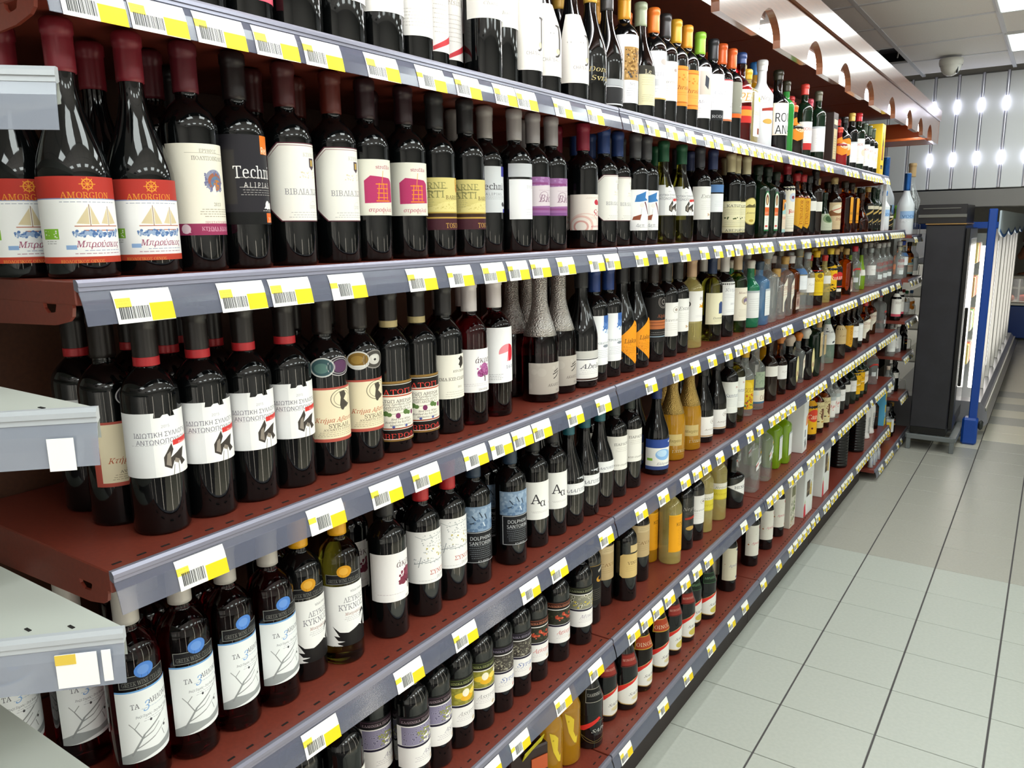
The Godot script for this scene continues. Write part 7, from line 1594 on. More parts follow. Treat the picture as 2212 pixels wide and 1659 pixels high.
	"liquor_bottle|bottle|sqs|k|ovalcream|ball|c8b8a8|-0.9913|0.9294|-3.7259|2.3|1.050|squat dark bottle with oval cream label, fourth shelf|squat dark bottle with oval cream label, fourth shelf, front row",
	"liquor_bottle|bottle|sq|c|slantred|ball|d87a2a|-0.9963|0.9294|-3.9021|2.9|0.820|clear bottle with orange round stopper, fourth shelf|clear bottle with orange round stopper, fourth shelf, front row",
	"liquor_bottle|bottle|sqs|k|ovalcream|ball|e0dcd0|-0.9913|0.9294|-4.0142|-0.4|1.050|dark squat bottle with white ball stopper and blue collar, fourth shelf|dark squat bottle with white ball stopper and blue collar, fourth shelf, front row",
	"liquor_bottle|bottle|sq|g|tan||c8a060|-0.9863|0.9294|-4.1258|2.7|1.180|tall dark square bottle with tan label, fourth shelf|tall dark square bottle with tan label, fourth shelf, front row",
	"liquor_bottle|bottle|sq|c|tan||c8a060|-0.9963|0.9294|-4.2849|2.6|1.000|tall clear square bottle with tan label, fourth shelf|tall clear square bottle with tan label, fourth shelf, front row",
	"liquor_bottle|bottle|mag|p|gintall||8ab89a|-1.0113|0.9294|-4.5522|-42.1|0.878||very large pale green gin bottle with white label, fourth shelf",
	"liquor_bottle|bottle|liq|q|tan||3a2a1c|-0.9863|0.9294|-4.7408|-36.2|1.000|brown bottle with tan label, fourth shelf|brown bottle with tan label, fourth shelf, front row",
	"liquor_bottle|bottle|liq|k|slantyel||3a2a1c|-1.0013|0.9294|-5.0058|-35.3|0.980|dark bottle with yellow label, fourth shelf|dark bottle with yellow label, fourth shelf, front row",
	"liquor_bottle|bottle|liq|q|plainw||3a2a1c|-0.9863|0.9294|-5.0862|-37.6|1.000|dark brown bottle with white label, fourth shelf|dark brown bottle with white label, fourth shelf, front row",
	"liquor_bottle|bottle|liq|k|white_l||3a2a1c|-0.9913|0.9294|-5.2456|-39.4|1.000|black bottle with narrow white label, fourth shelf|black bottle with narrow white label, fourth shelf, front row",
	"liquor_bottle|bottle|liq|a|slantred||c83a3a|-0.9863|0.9294|-5.4477|-42.4|1.000|red-capped amber whisky with slanted white label, fourth shelf|red-capped amber whisky with slanted white label, fourth shelf, nearer of two in front",
	"liquor_bottle|bottle|liq|a|slantred||c83a3a|-1.0313|0.9294|-5.9083|-42.0|1.000|red-capped amber whisky with slanted white label, fourth shelf|red-capped amber whisky with slanted white label, fourth shelf, farther of two in front",
	"liquor_bottle|bottle|sq|c|redarc||c84a38|-0.9963|0.9294|-6.0112|-1.6|1.100|large clear vodka with red arc, fourth shelf|large clear vodka with red arc, fourth shelf, front row",
	"wine_bottle|wine bottle|bord|r|aidonia+strip+dotb||b4b0aa|-1.0869|0.9294|-0.5918|5.5|1.000|rosé bottle with bare tree label, fourth shelf|rosé bottle with bare tree label, fourth shelf, behind, nearest",
	"wine_bottle|wine bottle|bord|r|aidonia+strip+dotb||b4b0aa|-1.1679|0.9294|-0.5990|-7.5|1.000|rosé bottle with bare tree label, fourth shelf|rosé bottle with bare tree label, fourth shelf, behind, third nearest",
	"wine_bottle|wine bottle|bord|r|aidonia+strip+dotb||b4b0aa|-1.0875|0.9294|-0.6737|5.8|1.000|rosé bottle with bare tree label, fourth shelf|rosé bottle with bare tree label, fourth shelf, behind, second nearest",
	"wine_bottle|wine bottle|bord|k|swan+strip+doty||e0a41c|-1.1006|0.9294|-0.8249|-8.5|1.000|yellow-capped bottle with black swan label, fourth shelf|yellow-capped bottle with black swan label, fourth shelf, behind the front row",
	"wine_bottle|wine bottle|bord|k|synoro||b02228|-1.0773|0.9294|-1.1157|1.6|1.000|red-capped bottle with pale sketch label, fourth shelf|red-capped bottle with pale sketch label, fourth shelf, behind, nearest",
	"wine_bottle|wine bottle|bord|k|synoro||b02228|-1.0773|0.9294|-1.2041|-6.0|1.000|red-capped bottle with pale sketch label, fourth shelf|red-capped bottle with pale sketch label, fourth shelf, behind, second nearest",
	"wine_bottle|wine bottle|bord|k|dolphin||24364a|-1.0773|0.9294|-1.2860|-11.3|1.000|dark bottle with dolphins and black framed text, fourth shelf|dark bottle with dolphins and black framed text, fourth shelf, behind the front row",
	"wine_bottle|wine bottle|bord|k|aa||232325|-1.0773|0.9294|-1.5216|-2.8|1.000|dark bottle with two big letters on white label, fourth shelf|dark bottle with two big letters on white label, fourth shelf, behind, nearest",
	"wine_bottle|wine bottle|bord|k|aa||232325|-1.0773|0.9294|-1.6142|2.0|1.000|dark bottle with two big letters on white label, fourth shelf|dark bottle with two big letters on white label, fourth shelf, behind, second nearest",
	"wine_bottle|wine bottle|burg|k|malag||1c5a66|-1.0843|0.9294|-1.6942|11.4|1.000|teal-capped sloping bottle with white band label, fourth shelf|teal-capped sloping bottle with white band label, fourth shelf, behind, nearest",
	"wine_bottle|wine bottle|burg|k|malag||1c5a66|-1.0843|0.9294|-1.7781|-4.8|1.000|teal-capped sloping bottle with white band label, fourth shelf|teal-capped sloping bottle with white band label, fourth shelf, behind, second nearest",
	"wine_bottle|wine bottle|bord|k|para||232a28|-1.0773|0.9294|-1.9529|5.4|1.000|dark bottle with tall white lettered label, fourth shelf|dark bottle with tall white lettered label, fourth shelf, behind, nearest",
	"wine_bottle|wine bottle|bord|k|para||232a28|-1.0773|0.9294|-2.0560|6.5|1.000|dark bottle with tall white lettered label, fourth shelf|dark bottle with tall white lettered label, fourth shelf, behind, second nearest",
	"sparkling_bottle|wine bottle|champ|Y|gold|wrap|b89a58|-1.0953|0.9294|-2.5242|-0.2|1.000|golden sparkling bottle with foil neck, fourth shelf|golden sparkling bottle with foil neck, fourth shelf, behind the front row",
	"wine_bottle|wine bottle|burg|k|burgw||232325|-1.0843|0.9294|-2.6390|-0.9|1.000|dark sloping bottle with low white emblem label, fourth shelf|dark sloping bottle with low white emblem label, fourth shelf, behind the front row",
	"liquor_bottle|bottle|liq|c|carib||d8a82c|-1.0783|0.9294|-3.1076|0.0|1.000|clear tequila with yellow patterned label, fourth shelf|clear tequila with yellow patterned label, fourth shelf, behind the front row",
	"liquor_bottle|bottle|liq|c|cactus||3a6a8a|-1.0844|0.9294|-3.2361|-1.3|1.080|clear tequila with low cream label, fourth shelf|clear tequila with low cream label, fourth shelf, behind the front row",
	"liquor_bottle|bottle|liq|q|smallw||3a2a1c|-1.0783|0.9294|-3.4321|11.0|1.000|brown bottle with small square label, fourth shelf|brown bottle with small square label, fourth shelf, behind the front row",
	"liquor_bottle|bottle|sqs|k|ovalcream|ball|c8b8a8|-1.0813|0.9294|-3.7224|3.0|1.050|squat dark bottle with oval cream label, fourth shelf|squat dark bottle with oval cream label, fourth shelf, behind the front row",
	"liquor_bottle|bottle|sq|c|slantred|ball|d87a2a|-1.0663|0.9294|-3.9075|-3.4|0.820|clear bottle with orange round stopper, fourth shelf|clear bottle with orange round stopper, fourth shelf, behind the front row",
	"liquor_bottle|bottle|sqs|k|ovalcream|ball|e0dcd0|-1.0813|0.9294|-4.0174|-10.1|1.050|dark squat bottle with white ball stopper and blue collar, fourth shelf|dark squat bottle with white ball stopper and blue collar, fourth shelf, behind the front row",
	"liquor_bottle|bottle|sq|g|tan||c8a060|-1.0843|0.9294|-4.1253|10.3|1.180|tall dark square bottle with tan label, fourth shelf|tall dark square bottle with tan label, fourth shelf, behind the front row",
	"liquor_bottle|bottle|sq|c|tan||c8a060|-1.0803|0.9294|-4.2870|8.9|1.000|tall clear square bottle with tan label, fourth shelf|tall clear square bottle with tan label, fourth shelf, behind the front row",
	"liquor_bottle|bottle|liq|q|tan||3a2a1c|-1.0683|0.9294|-4.7385|-8.8|1.000|brown bottle with tan label, fourth shelf|brown bottle with tan label, fourth shelf, behind the front row",
	"liquor_bottle|bottle|liq|k|slantyel||3a2a1c|-1.0818|0.9294|-5.0015|2.4|0.980|dark bottle with yellow label, fourth shelf|dark bottle with yellow label, fourth shelf, behind the front row",
	"liquor_bottle|bottle|liq|q|plainw||3a2a1c|-1.0683|0.9294|-5.0811|5.2|1.000|dark brown bottle with white label, fourth shelf|dark brown bottle with white label, fourth shelf, behind the front row",
	"liquor_bottle|bottle|liq|k|white_l||3a2a1c|-1.0733|0.9294|-5.2427|-3.8|1.000|black bottle with narrow white label, fourth shelf|black bottle with narrow white label, fourth shelf, behind the front row",
	"liquor_bottle|bottle|liq|a|slantred||c83a3a|-1.0683|0.9294|-5.4440|10.4|1.000|red-capped amber whisky with slanted white label, fourth shelf|red-capped amber whisky with slanted white label, fourth shelf, behind the front row",
	"liquor_bottle|bottle|sq|c|redarc||c84a38|-1.0881|0.9294|-6.0069|-1.5|1.100|large clear vodka with red arc, fourth shelf|large clear vodka with red arc, fourth shelf, behind the front row",
	"wine_bottle|wine bottle|bord|k|plainw||232325|-1.0313|0.5746|-0.8069|-14.2|1.000||plain dark bottle at the cut lower edge, fifth shelf",
	"wine_bottle|wine bottle|bord|k|plainw||232325|-0.9963|0.5746|-0.8760|-18.3|1.000|dark bottle with broad plain white label, fifth shelf|dark bottle with broad plain white label, fifth shelf, front row",
	"wine_bottle|wine bottle|bord|k|violet||232325|-1.0476|0.5746|-1.0024|-10.3|1.000|dark bottle with violet flower picture label, fifth shelf|dark bottle with violet flower picture label, fifth shelf, nearest of 3",
	"wine_bottle|wine bottle|bord|k|violet||232325|-0.9900|0.5746|-1.0543|-11.5|1.000|dark bottle with violet flower picture label, fifth shelf|dark bottle with violet flower picture label, fifth shelf, second nearest of 3",
	"wine_bottle|wine bottle|bord|k|violet||232325|-0.9963|0.5746|-1.1325|-12.3|1.000|dark bottle with violet flower picture label, fifth shelf|dark bottle with violet flower picture label, fifth shelf, third nearest of 3",
	"wine_bottle|wine bottle|bord|k|yellowf||232325|-0.9963|0.5746|-1.2100|-24.4|1.000|dark bottle with yellow flower picture label, fifth shelf|dark bottle with yellow flower picture label, fifth shelf, nearer of two in front",
	"wine_bottle|wine bottle|bord|k|yellowf||232325|-0.9963|0.5746|-1.2875|-32.0|1.000|dark bottle with yellow flower picture label, fifth shelf|dark bottle with yellow flower picture label, fifth shelf, farther of two in front",
	"wine_bottle|wine bottle|bord|k|darkf||232325|-0.9963|0.5746|-1.3650|-23.9|1.000|dark bottle with grey flower picture label, fifth shelf|dark bottle with grey flower picture label, fifth shelf, nearer of two in front",
	"wine_bottle|wine bottle|bord|k|darkf||232325|-0.9963|0.5746|-1.4425|-31.5|1.000|dark bottle with grey flower picture label, fifth shelf|dark bottle with grey flower picture label, fifth shelf, farther of two in front",
	"wine_bottle|wine bottle|bord|k|redf||232325|-0.9963|0.5746|-1.5200|-30.7|1.000|dark bottle with red flower picture label, fifth shelf|dark bottle with red flower picture label, fifth shelf, nearer of two in front",
	"wine_bottle|wine bottle|bord|k|redf||232325|-0.9963|0.5746|-1.6284|-27.3|1.000|dark bottle with red flower picture label, fifth shelf|dark bottle with red flower picture label, fifth shelf, farther of two in front",
	"wine_bottle|wine bottle|bord|k|whitef||232325|-1.0528|0.5746|-1.7748|-29.5|1.000|dark bottle with white flower picture label, fifth shelf|dark bottle with white flower picture label, fifth shelf, farther of two",
	"wine_bottle|wine bottle|bord|k|whitef||232325|-0.9868|0.5746|-1.7342|-31.1|1.000|dark bottle with white flower picture label, fifth shelf|dark bottle with white flower picture label, fifth shelf, nearer of two",
	"wine_bottle|wine bottle|bord|k|moon||a8905a|-1.0193|0.5746|-1.8447|-25.2|1.000||dark bottle with black label and gold moon, fifth shelf",
	"wine_bottle|wine bottle|bord|k|tan||2a2420|-1.0413|0.5746|-1.9649|-29.7|1.000|dark bottle with tan label, fifth shelf|dark bottle with tan label, fifth shelf, nearer of two",
	"wine_bottle|wine bottle|bord|k|octagon||2a2420|-0.9963|0.5746|-2.0326|-33.8|1.000||dark bottle with octagonal straw label, fifth shelf",
	"wine_bottle|wine bottle|bord|k|tan||2a2420|-1.0213|0.5746|-2.1756|-35.4|1.000|dark bottle with tan label, fifth shelf|dark bottle with tan label, fifth shelf, farther of two",
	"wine_bottle|wine bottle|bord|Y|kourt||c8a850|-1.0572|0.5746|-2.3243|-8.8|1.000|bottle with tall yellow label, fifth shelf|bottle with tall yellow label, fifth shelf, nearer of two",
	"wine_bottle|wine bottle|bord|y|kourt||c8a850|-0.9854|0.5746|-2.3534|-13.7|1.000|bottle with tall yellow label, fifth shelf|bottle with tall yellow label, fifth shelf, farther of two",
	"wine_bottle|wine bottle|bord|k|redtext||2a2a2a|-0.9963|0.5746|-2.4894|-30.7|1.000|dark bottle printed with red stripe and gold, fifth shelf|dark bottle printed with red stripe and gold, fifth shelf, front row",
	"wine_bottle|wine bottle|bord|k|white2||3a3a3a|-0.9963|0.5746|-2.5884|-36.3|1.000|dark bottle with small white label, fifth shelf|dark bottle with small white label, fifth shelf, front row",
	"wine_bottle|wine bottle|bord|y|yellowlab||c8c080|-0.9963|0.5746|-2.6793|-38.4|1.000|pale yellow wine with white and yellow label, fifth shelf|pale yellow wine with white and yellow label, fifth shelf, nearer of two",
	"wine_bottle|wine bottle|bord|y|yellowlab||c8c080|-0.9963|0.5746|-2.8249|-34.9|1.000|pale yellow wine with white and yellow label, fifth shelf|pale yellow wine with white and yellow label, fifth shelf, farther of two",
	"liquor_bottle|bottle|squat|k|hendr||16181a|-0.9963|0.5746|-2.9923|-32.0|1.100||squat black bottle with diamond label, fifth shelf",
	"liquor_bottle|bottle|sq|c|gin||b83038|-0.9963|0.5746|-3.2140|-2.0|1.050|clear square gin bottle with red cap, fifth shelf|clear square gin bottle with red cap, fifth shelf, front row",
	"liquor_bottle|bottle|sq|c|gin||5a6a5a|-0.9963|0.5746|-3.3935|1.8|1.050|clear square gin bottle with slanted label, fifth shelf|clear square gin bottle with slanted label, fifth shelf, front row",
	"liquor_bottle|bottle|sq|n|white_l||d8d8c8|-1.0113|0.5746|-3.5973|2.5|1.020|bright green liqueur in square bottle, fifth shelf|bright green liqueur in square bottle, fifth shelf, nearer of two in front",
	"liquor_bottle|bottle|sq|n|white_l||d8d8c8|-0.9963|0.5746|-3.7022|1.8|1.020|bright green liqueur in square bottle, fifth shelf|bright green liqueur in square bottle, fifth shelf, farther of two in front",
	"bottle_carton|carton|box 8 31 9|eceeec|boxart|||-0.9863|0.5746|-3.9330|1.9|1.000||white gift box with green and orange print, fifth shelf",
	"liquor_bottle|bottle|liq|q|canary||d8c01c|-0.9963|0.5746|-4.1930|-44.2|1.100|dark bottle with large yellow label, fifth shelf|dark bottle with large yellow label, fifth shelf, front row",
	"liquor_bottle|bottle|liq|a|rumcream||3a2014|-0.9963|0.5746|-4.3492|-37.0|1.050|amber rum with cream figure label, fifth shelf|amber rum with cream figure label, fifth shelf, nearer of two in front",
	"liquor_bottle|bottle|liq|a|rumcream||3a2014|-0.9963|0.5746|-4.4926|-34.4|1.050|amber rum with cream figure label, fifth shelf|amber rum with cream figure label, fifth shelf, farther of two in front",
	"liquor_bottle|bottle|liq|c|redwhite||c8c8c8|-0.9963|0.5746|-4.6344|-44.3|1.000|clear rum with red and white label, fifth shelf|clear rum with red and white label, fifth shelf, nearer of two in front",
	"liquor_bottle|bottle|liq|c|redwhite||c8c8c8|-0.9963|0.5746|-4.7475|-41.8|1.000|clear rum with red and white label, fifth shelf|clear rum with red and white label, fifth shelf, farther of two in front",
	"liquor_bottle|bottle|liq|k|plainw||2a2a2a|-0.9963|0.5746|-4.8773|-42.0|1.000|dark bottle with white label, fifth shelf|dark bottle with white label, fifth shelf, front row",
	"liquor_bottle|bottle|liq|k|smallw||2a2a2a|-0.9963|0.5746|-5.0132|-39.1|1.000|plain dark spirit bottle, fifth shelf|plain dark spirit bottle, fifth shelf, front row",
	"liquor_bottle|bottle|liq|g|plainw||c8a04a|-0.9963|0.5746|-5.1956|-40.5|1.000|dark green bottle with white edge label, fifth shelf|dark green bottle with white edge label, fifth shelf, front row",
	"liquor_bottle|bottle|liq|g|cutty||c8a04a|-0.9913|0.5746|-5.2938|-40.0|1.000|dark green bottle with yellow label, fifth shelf|dark green bottle with yellow label, fifth shelf, nearer of two in front",
	"liquor_bottle|bottle|liq|g|cutty||c8a04a|-0.9913|0.5746|-5.4216|-36.5|1.000|dark green bottle with yellow label, fifth shelf|dark green bottle with yellow label, fifth shelf, farther of two in front",
	"liquor_bottle|bottle|liq|g|slantred||c8a04a|-0.9913|0.5746|-5.5396|-45.9|1.000|dark green bottle with reddish label, fifth shelf|dark green bottle with reddish label, fifth shelf, front row",
	"liquor_bottle|bottle|liq|c|redarc||a8b0b8|-0.9963|0.5746|-5.9138|-45.6|1.050|clear vodka with faint red print, fifth shelf|clear vodka with faint red print, fifth shelf, front row",
	"wine_bottle|wine bottle|bord|k|plainw||232325|-1.0773|0.5746|-0.8729|-0.4|1.000|dark bottle with broad plain white label, fifth shelf|dark bottle with broad plain white label, fifth shelf, behind the front row",
	"wine_bottle|wine bottle|bord|k|violet||232325|-1.0773|0.5746|-1.1376|-7.2|1.000|dark bottle with violet flower picture label, fifth shelf|dark bottle with violet flower picture label, fifth shelf, behind the front row",
	"wine_bottle|wine bottle|bord|k|yellowf||232325|-1.0773|0.5746|-1.2141|-0.1|1.000|dark bottle with yellow flower picture label, fifth shelf|dark bottle with yellow flower picture label, fifth shelf, behind the front row",
	"wine_bottle|wine bottle|bord|k|darkf||232325|-1.0773|0.5746|-1.3660|3.6|1.000|dark bottle with grey flower picture label, fifth shelf|dark bottle with grey flower picture label, fifth shelf, behind, nearest",
	"wine_bottle|wine bottle|bord|k|darkf||232325|-1.0773|0.5746|-1.4449|-0.9|1.000|dark bottle with grey flower picture label, fifth shelf|dark bottle with grey flower picture label, fifth shelf, behind, second nearest",
	"wine_bottle|wine bottle|bord|k|redf||232325|-1.0773|0.5746|-1.6322|9.6|1.000|dark bottle with red flower picture label, fifth shelf|dark bottle with red flower picture label, fifth shelf, behind the front row",
	"wine_bottle|wine bottle|bord|k|redtext||2a2a2a|-1.0773|0.5746|-2.4868|-3.2|1.000|dark bottle printed with red stripe and gold, fifth shelf|dark bottle printed with red stripe and gold, fifth shelf, behind the front row",
	"wine_bottle|wine bottle|bord|k|white2||3a3a3a|-1.0773|0.5746|-2.5900|0.7|1.000|dark bottle with small white label, fifth shelf|dark bottle with small white label, fifth shelf, behind the front row",
	"liquor_bottle|bottle|sq|c|gin||b83038|-1.0842|0.5746|-3.2128|-6.6|1.050|clear square gin bottle with red cap, fifth shelf|clear square gin bottle with red cap, fifth shelf, behind the front row",
	"liquor_bottle|bottle|sq|c|gin||5a6a5a|-1.0842|0.5746|-3.3995|-7.0|1.050|clear square gin bottle with slanted label, fifth shelf|clear square gin bottle with slanted label, fifth shelf, behind the front row",
	"liquor_bottle|bottle|sq|n|white_l||d8d8c8|-1.0969|0.5746|-3.5939|-8.6|1.020|bright green liqueur in square bottle, fifth shelf|bright green liqueur in square bottle, fifth shelf, behind, nearest",
	"liquor_bottle|bottle|sq|n|white_l||d8d8c8|-1.0819|0.5746|-3.7027|-7.3|1.020|bright green liqueur in square bottle, fifth shelf|bright green liqueur in square bottle, fifth shelf, behind, second nearest",
	"liquor_bottle|bottle|liq|q|canary||d8c01c|-1.0859|0.5746|-4.1965|-7.9|1.100|dark bottle with large yellow label, fifth shelf|dark bottle with large yellow label, fifth shelf, behind the front row",
	"liquor_bottle|bottle|liq|a|rumcream||3a2014|-1.0821|0.5746|-4.3503|-8.0|1.050|amber rum with cream figure label, fifth shelf|amber rum with cream figure label, fifth shelf, behind, nearest",
	"liquor_bottle|bottle|liq|a|rumcream||3a2014|-1.0821|0.5746|-4.4983|-9.4|1.050|amber rum with cream figure label, fifth shelf|amber rum with cream figure label, fifth shelf, behind, second nearest",
	"liquor_bottle|bottle|liq|c|redwhite||c8c8c8|-1.0783|0.5746|-4.6384|-0.2|1.000|clear rum with red and white label, fifth shelf|clear rum with red and white label, fifth shelf, behind, nearest",
	"liquor_bottle|bottle|liq|c|redwhite||c8c8c8|-1.0783|0.5746|-4.7528|-11.5|1.000|clear rum with red and white label, fifth shelf|clear rum with red and white label, fifth shelf, behind, second nearest",
	"liquor_bottle|bottle|liq|k|plainw||2a2a2a|-1.0783|0.5746|-4.8779|-2.2|1.000|dark bottle with white label, fifth shelf|dark bottle with white label, fifth shelf, behind the front row",
	"liquor_bottle|bottle|liq|k|smallw||2a2a2a|-1.0783|0.5746|-5.0107|-10.8|1.000|plain dark spirit bottle, fifth shelf|plain dark spirit bottle, fifth shelf, behind the front row",
	"liquor_bottle|bottle|liq|g|plainw||c8a04a|-1.0783|0.5746|-5.1967|-2.5|1.000|dark green bottle with white edge label, fifth shelf|dark green bottle with white edge label, fifth shelf, behind the front row",
	"liquor_bottle|bottle|liq|g|cutty||c8a04a|-1.0733|0.5746|-5.2995|11.2|1.000|dark green bottle with yellow label, fifth shelf|dark green bottle with yellow label, fifth shelf, behind, nearest",
	"liquor_bottle|bottle|liq|g|cutty||c8a04a|-1.0733|0.5746|-5.4249|-9.7|1.000|dark green bottle with yellow label, fifth shelf|dark green bottle with yellow label, fifth shelf, behind, second nearest",
	"liquor_bottle|bottle|liq|g|slantred||c8a04a|-1.0733|0.5746|-5.5399|-8.0|1.000|dark green bottle with reddish label, fifth shelf|dark green bottle with reddish label, fifth shelf, behind the front row",
	"liquor_bottle|bottle|liq|c|redarc||a8b0b8|-1.0821|0.5746|-5.9124|-3.7|1.050|clear vodka with faint red print, fifth shelf|clear vodka with faint red print, fifth shelf, behind the front row",
	"gift_pack|gift pack|card|||||-1.0329|0.2133|-1.5011|-22.2|1.000||dark gift pack with bright yellow show card, bottom shelf",
	"wine_bottle|wine bottle|cone|Y|fishy||3a3a2a|-1.0197|0.2133|-1.6104|-24.5|1.080|big golden bottle with yellow fish sticker, bottom shelf|big golden bottle with yellow fish sticker, bottom shelf, nearer of two",
	"wine_bottle|wine bottle|cone|Y|fishy||3a3a2a|-1.0213|0.2133|-1.7088|-34.5|1.100|big golden bottle with yellow fish sticker, bottom shelf|big golden bottle with yellow fish sticker, bottom shelf, farther of two",
	"wine_bottle|wine bottle|cone|k|saprib+plateb||1c1c1c|-0.9963|0.2133|-1.8064|-30.5|1.000||dark cone-shouldered bottle with black label, bottom shelf",
	"wine_bottle|wine bottle|cone|k|sapri+plate||1c1c1c|-1.0192|0.2133|-1.9435|-33.5|1.000|dark cone-shouldered bottle with white oval label, bottom shelf|dark cone-shouldered bottle with white oval label, bottom shelf, nearer of two",
	"wine_bottle|wine bottle|cone|k|sapri+plate||1c1c1c|-0.9933|0.2133|-2.0303|-34.1|1.000|dark cone-shouldered bottle with white oval label, bottom shelf|dark cone-shouldered bottle with white oval label, bottom shelf, farther of two",
	"wine_bottle|wine bottle|cone|o|sapri+jug_l||4a4a2a|-0.9963|0.2133|-2.1469|-34.3|1.000|olive cone-shouldered bottle with white oval label, bottom shelf|olive cone-shouldered bottle with white oval label, bottom shelf, nearer of two",
	"wine_bottle|wine bottle|cone|o|sapri+jug_l||4a4a2a|-0.9963|0.2133|-2.2807|-31.4|1.000|olive cone-shouldered bottle with white oval label, bottom shelf|olive cone-shouldered bottle with white oval label, bottom shelf, farther of two",
	"wine_bottle|wine bottle|cone|k|sapriy+plate||1c1c1c|-1.0013|0.2133|-2.4053|-32.7|1.000|dark bottle with yellow-footed oval label, bottom shelf|dark bottle with yellow-footed oval label, bottom shelf, nearer of two",
	"wine_bottle|wine bottle|cone|k|sapriy+plate||1c1c1c|-0.9963|0.2133|-2.5148|-35.9|1.000|dark bottle with yellow-footed oval label, bottom shelf|dark bottle with yellow-footed oval label, bottom shelf, farther of two",
	"wine_bottle|wine bottle|cone|k|sapriy+plateg||1c1c1c|-1.0155|0.2133|-2.6298|-38.2|1.000|green-plated bottle with yellow-footed oval label, bottom shelf|green-plated bottle with yellow-footed oval label, bottom shelf, nearer of two",
	"wine_bottle|wine bottle|cone|k|sapriy+plateg||1c1c1c|-0.9920|0.2133|-2.7172|-36.9|1.000|green-plated bottle with yellow-footed oval label, bottom shelf|green-plated bottle with yellow-footed oval label, bottom shelf, farther of two",
	"wine_bottle|wine bottle|bord|k|cream1||3a3a3a|-0.9963|0.2133|-2.9850|-40.3|1.000|dark bottle with long cream script label, bottom shelf|dark bottle with long cream script label, bottom shelf, front row",
	"wine_bottle|wine bottle|bord|k|cream2||2a2a2a|-0.9963|0.2133|-3.2767|-35.9|1.000|dark bottle with cream label and red berries, bottom shelf|dark bottle with cream label and red berries, bottom shelf, nearest of 4",
	"wine_bottle|wine bottle|bord|k|cream2||2a2a2a|-1.0463|0.2133|-3.5763|-34.3|1.000|dark bottle with cream label and red berries, bottom shelf|dark bottle with cream label and red berries, bottom shelf, third nearest of 4",
	"wine_bottle|wine bottle|bord|k|cream2||2a2a2a|-0.9963|0.2133|-3.4913|-38.5|1.000|dark bottle with cream label and red berries, bottom shelf|dark bottle with cream label and red berries, bottom shelf, second nearest of 4",
	"wine_bottle|wine bottle|bord|k|cream2||2a2a2a|-0.9963|0.2133|-3.6746|-42.5|1.000|dark bottle with cream label and red berries, bottom shelf|dark bottle with cream label and red berries, bottom shelf, fourth nearest of 4",
	"bottle_carton|carton|box 8 32 8|d2cfc0|boxjar|||-0.9963|0.2133|-3.8160|-1.9|1.000||patterned wine carton, bottom shelf",
	"bottle_carton|carton|box 13 25 16|e4e6e2|boxred|||-1.0033|0.2133|-4.0437|-0.8|1.000||low white wine carton with red flowers, bottom shelf",
	"bottle_carton|carton|box 13 32 16|e6e8e2|boxred|||-1.0033|0.2133|-4.4165|0.6|1.000||tall white wine carton, bottom shelf",
	"plastic_bottle|bottle|pet|k|||1c1c1c|-0.9963|0.2133|-4.9899|-36.0|1.107|large ribbed black plastic bottle, bottom shelf|large ribbed black plastic bottle, bottom shelf, nearest of 3",
	"plastic_bottle|bottle|pet|k|||1c1c1c|-1.0903|0.2133|-5.3870|-41.0|1.100|large ribbed black plastic bottle, bottom shelf|large ribbed black plastic bottle, bottom shelf, second nearest of 3",
	"plastic_bottle|bottle|pet|k|||1c1c1c|-0.9786|0.2133|-5.4034|-36.2|1.107|large ribbed black plastic bottle, bottom shelf|large ribbed black plastic bottle, bottom shelf, third nearest of 3",
	"liquor_bottle|bottle|wave|W|malibu||e8e8e4|-0.9963|0.2133|-5.7693|-38.6|1.050|white liqueur bottle with upright black print, bottom shelf|white liqueur bottle with upright black print, bottom shelf, nearer of two",
	"liquor_bottle|bottle|wave|W|malibu||e8e8e4|-0.9963|0.2133|-5.9327|-41.1|1.050|white liqueur bottle with upright black print, bottom shelf|white liqueur bottle with upright black print, bottom shelf, farther of two",
	"liquor_bottle|bottle|liq|a|||3a2014|-0.9963|0.2133|-6.0888|-41.9|1.000||amber bottle beside the white bottles, bottom shelf",
	"liquor_bottle|bottle|liq|k|redtext||2a2a2a|-1.0217|0.2133|-6.1708|-40.5|1.000||dark bottle beside the bright carton, bottom shelf",
	"bottle_carton|carton|box 6 26 6|5ab0d8|carton|||-0.9659|0.2133|-6.2140|1.2|1.000||bright blue and yellow carton, bottom shelf",
	"wine_bottle|wine bottle|bord|k|cream1||3a3a3a|-1.0773|0.2133|-2.9895|-10.8|1.000|dark bottle with long cream script label, bottom shelf|dark bottle with long cream script label, bottom shelf, behind the front row",
	"liquor_bottle|bottle|liq|c|plainw||8a8a88|-0.9520|0.7205|-6.4200|-35.0|0.700||small round clear bottle, fourth end shelf, beside the fridge",
	"liquor_bottle|bottle|liq|w|white_l||c8c8c8|-0.9405|0.7205|-6.5576|-35.0|0.700||small white bottle, fourth end shelf, beside the fridge",
	"liquor_bottle|bottle|liq|k|redtext||3a2a2a|-0.9145|0.7205|-6.6692|-35.0|0.680||small dark bottle, fourth end shelf, beside the fridge",
	"liquor_bottle|bottle|liq|c|redtext||8a3a3a|-0.9965|0.7205|-6.7222|-35.0|0.680||small clear bottle, fourth end shelf, beside the fridge",
	"liquor_bottle|bottle|liq|c|white_l||8a8a88|-0.9513|0.7205|-6.3132|-45.0|0.900|clear bottle with white label fourth end shelf, beside the fridge|clear bottle with white label, fourth end shelf, beside the fridge, nearer of two",
	"liquor_bottle|bottle|liq|c|white_l||8a8a88|-0.9528|0.7205|-6.4955|-45.1|0.900|clear bottle with white label fourth end shelf, beside the fridge|clear bottle with white label, fourth end shelf, beside the fridge, farther of two",
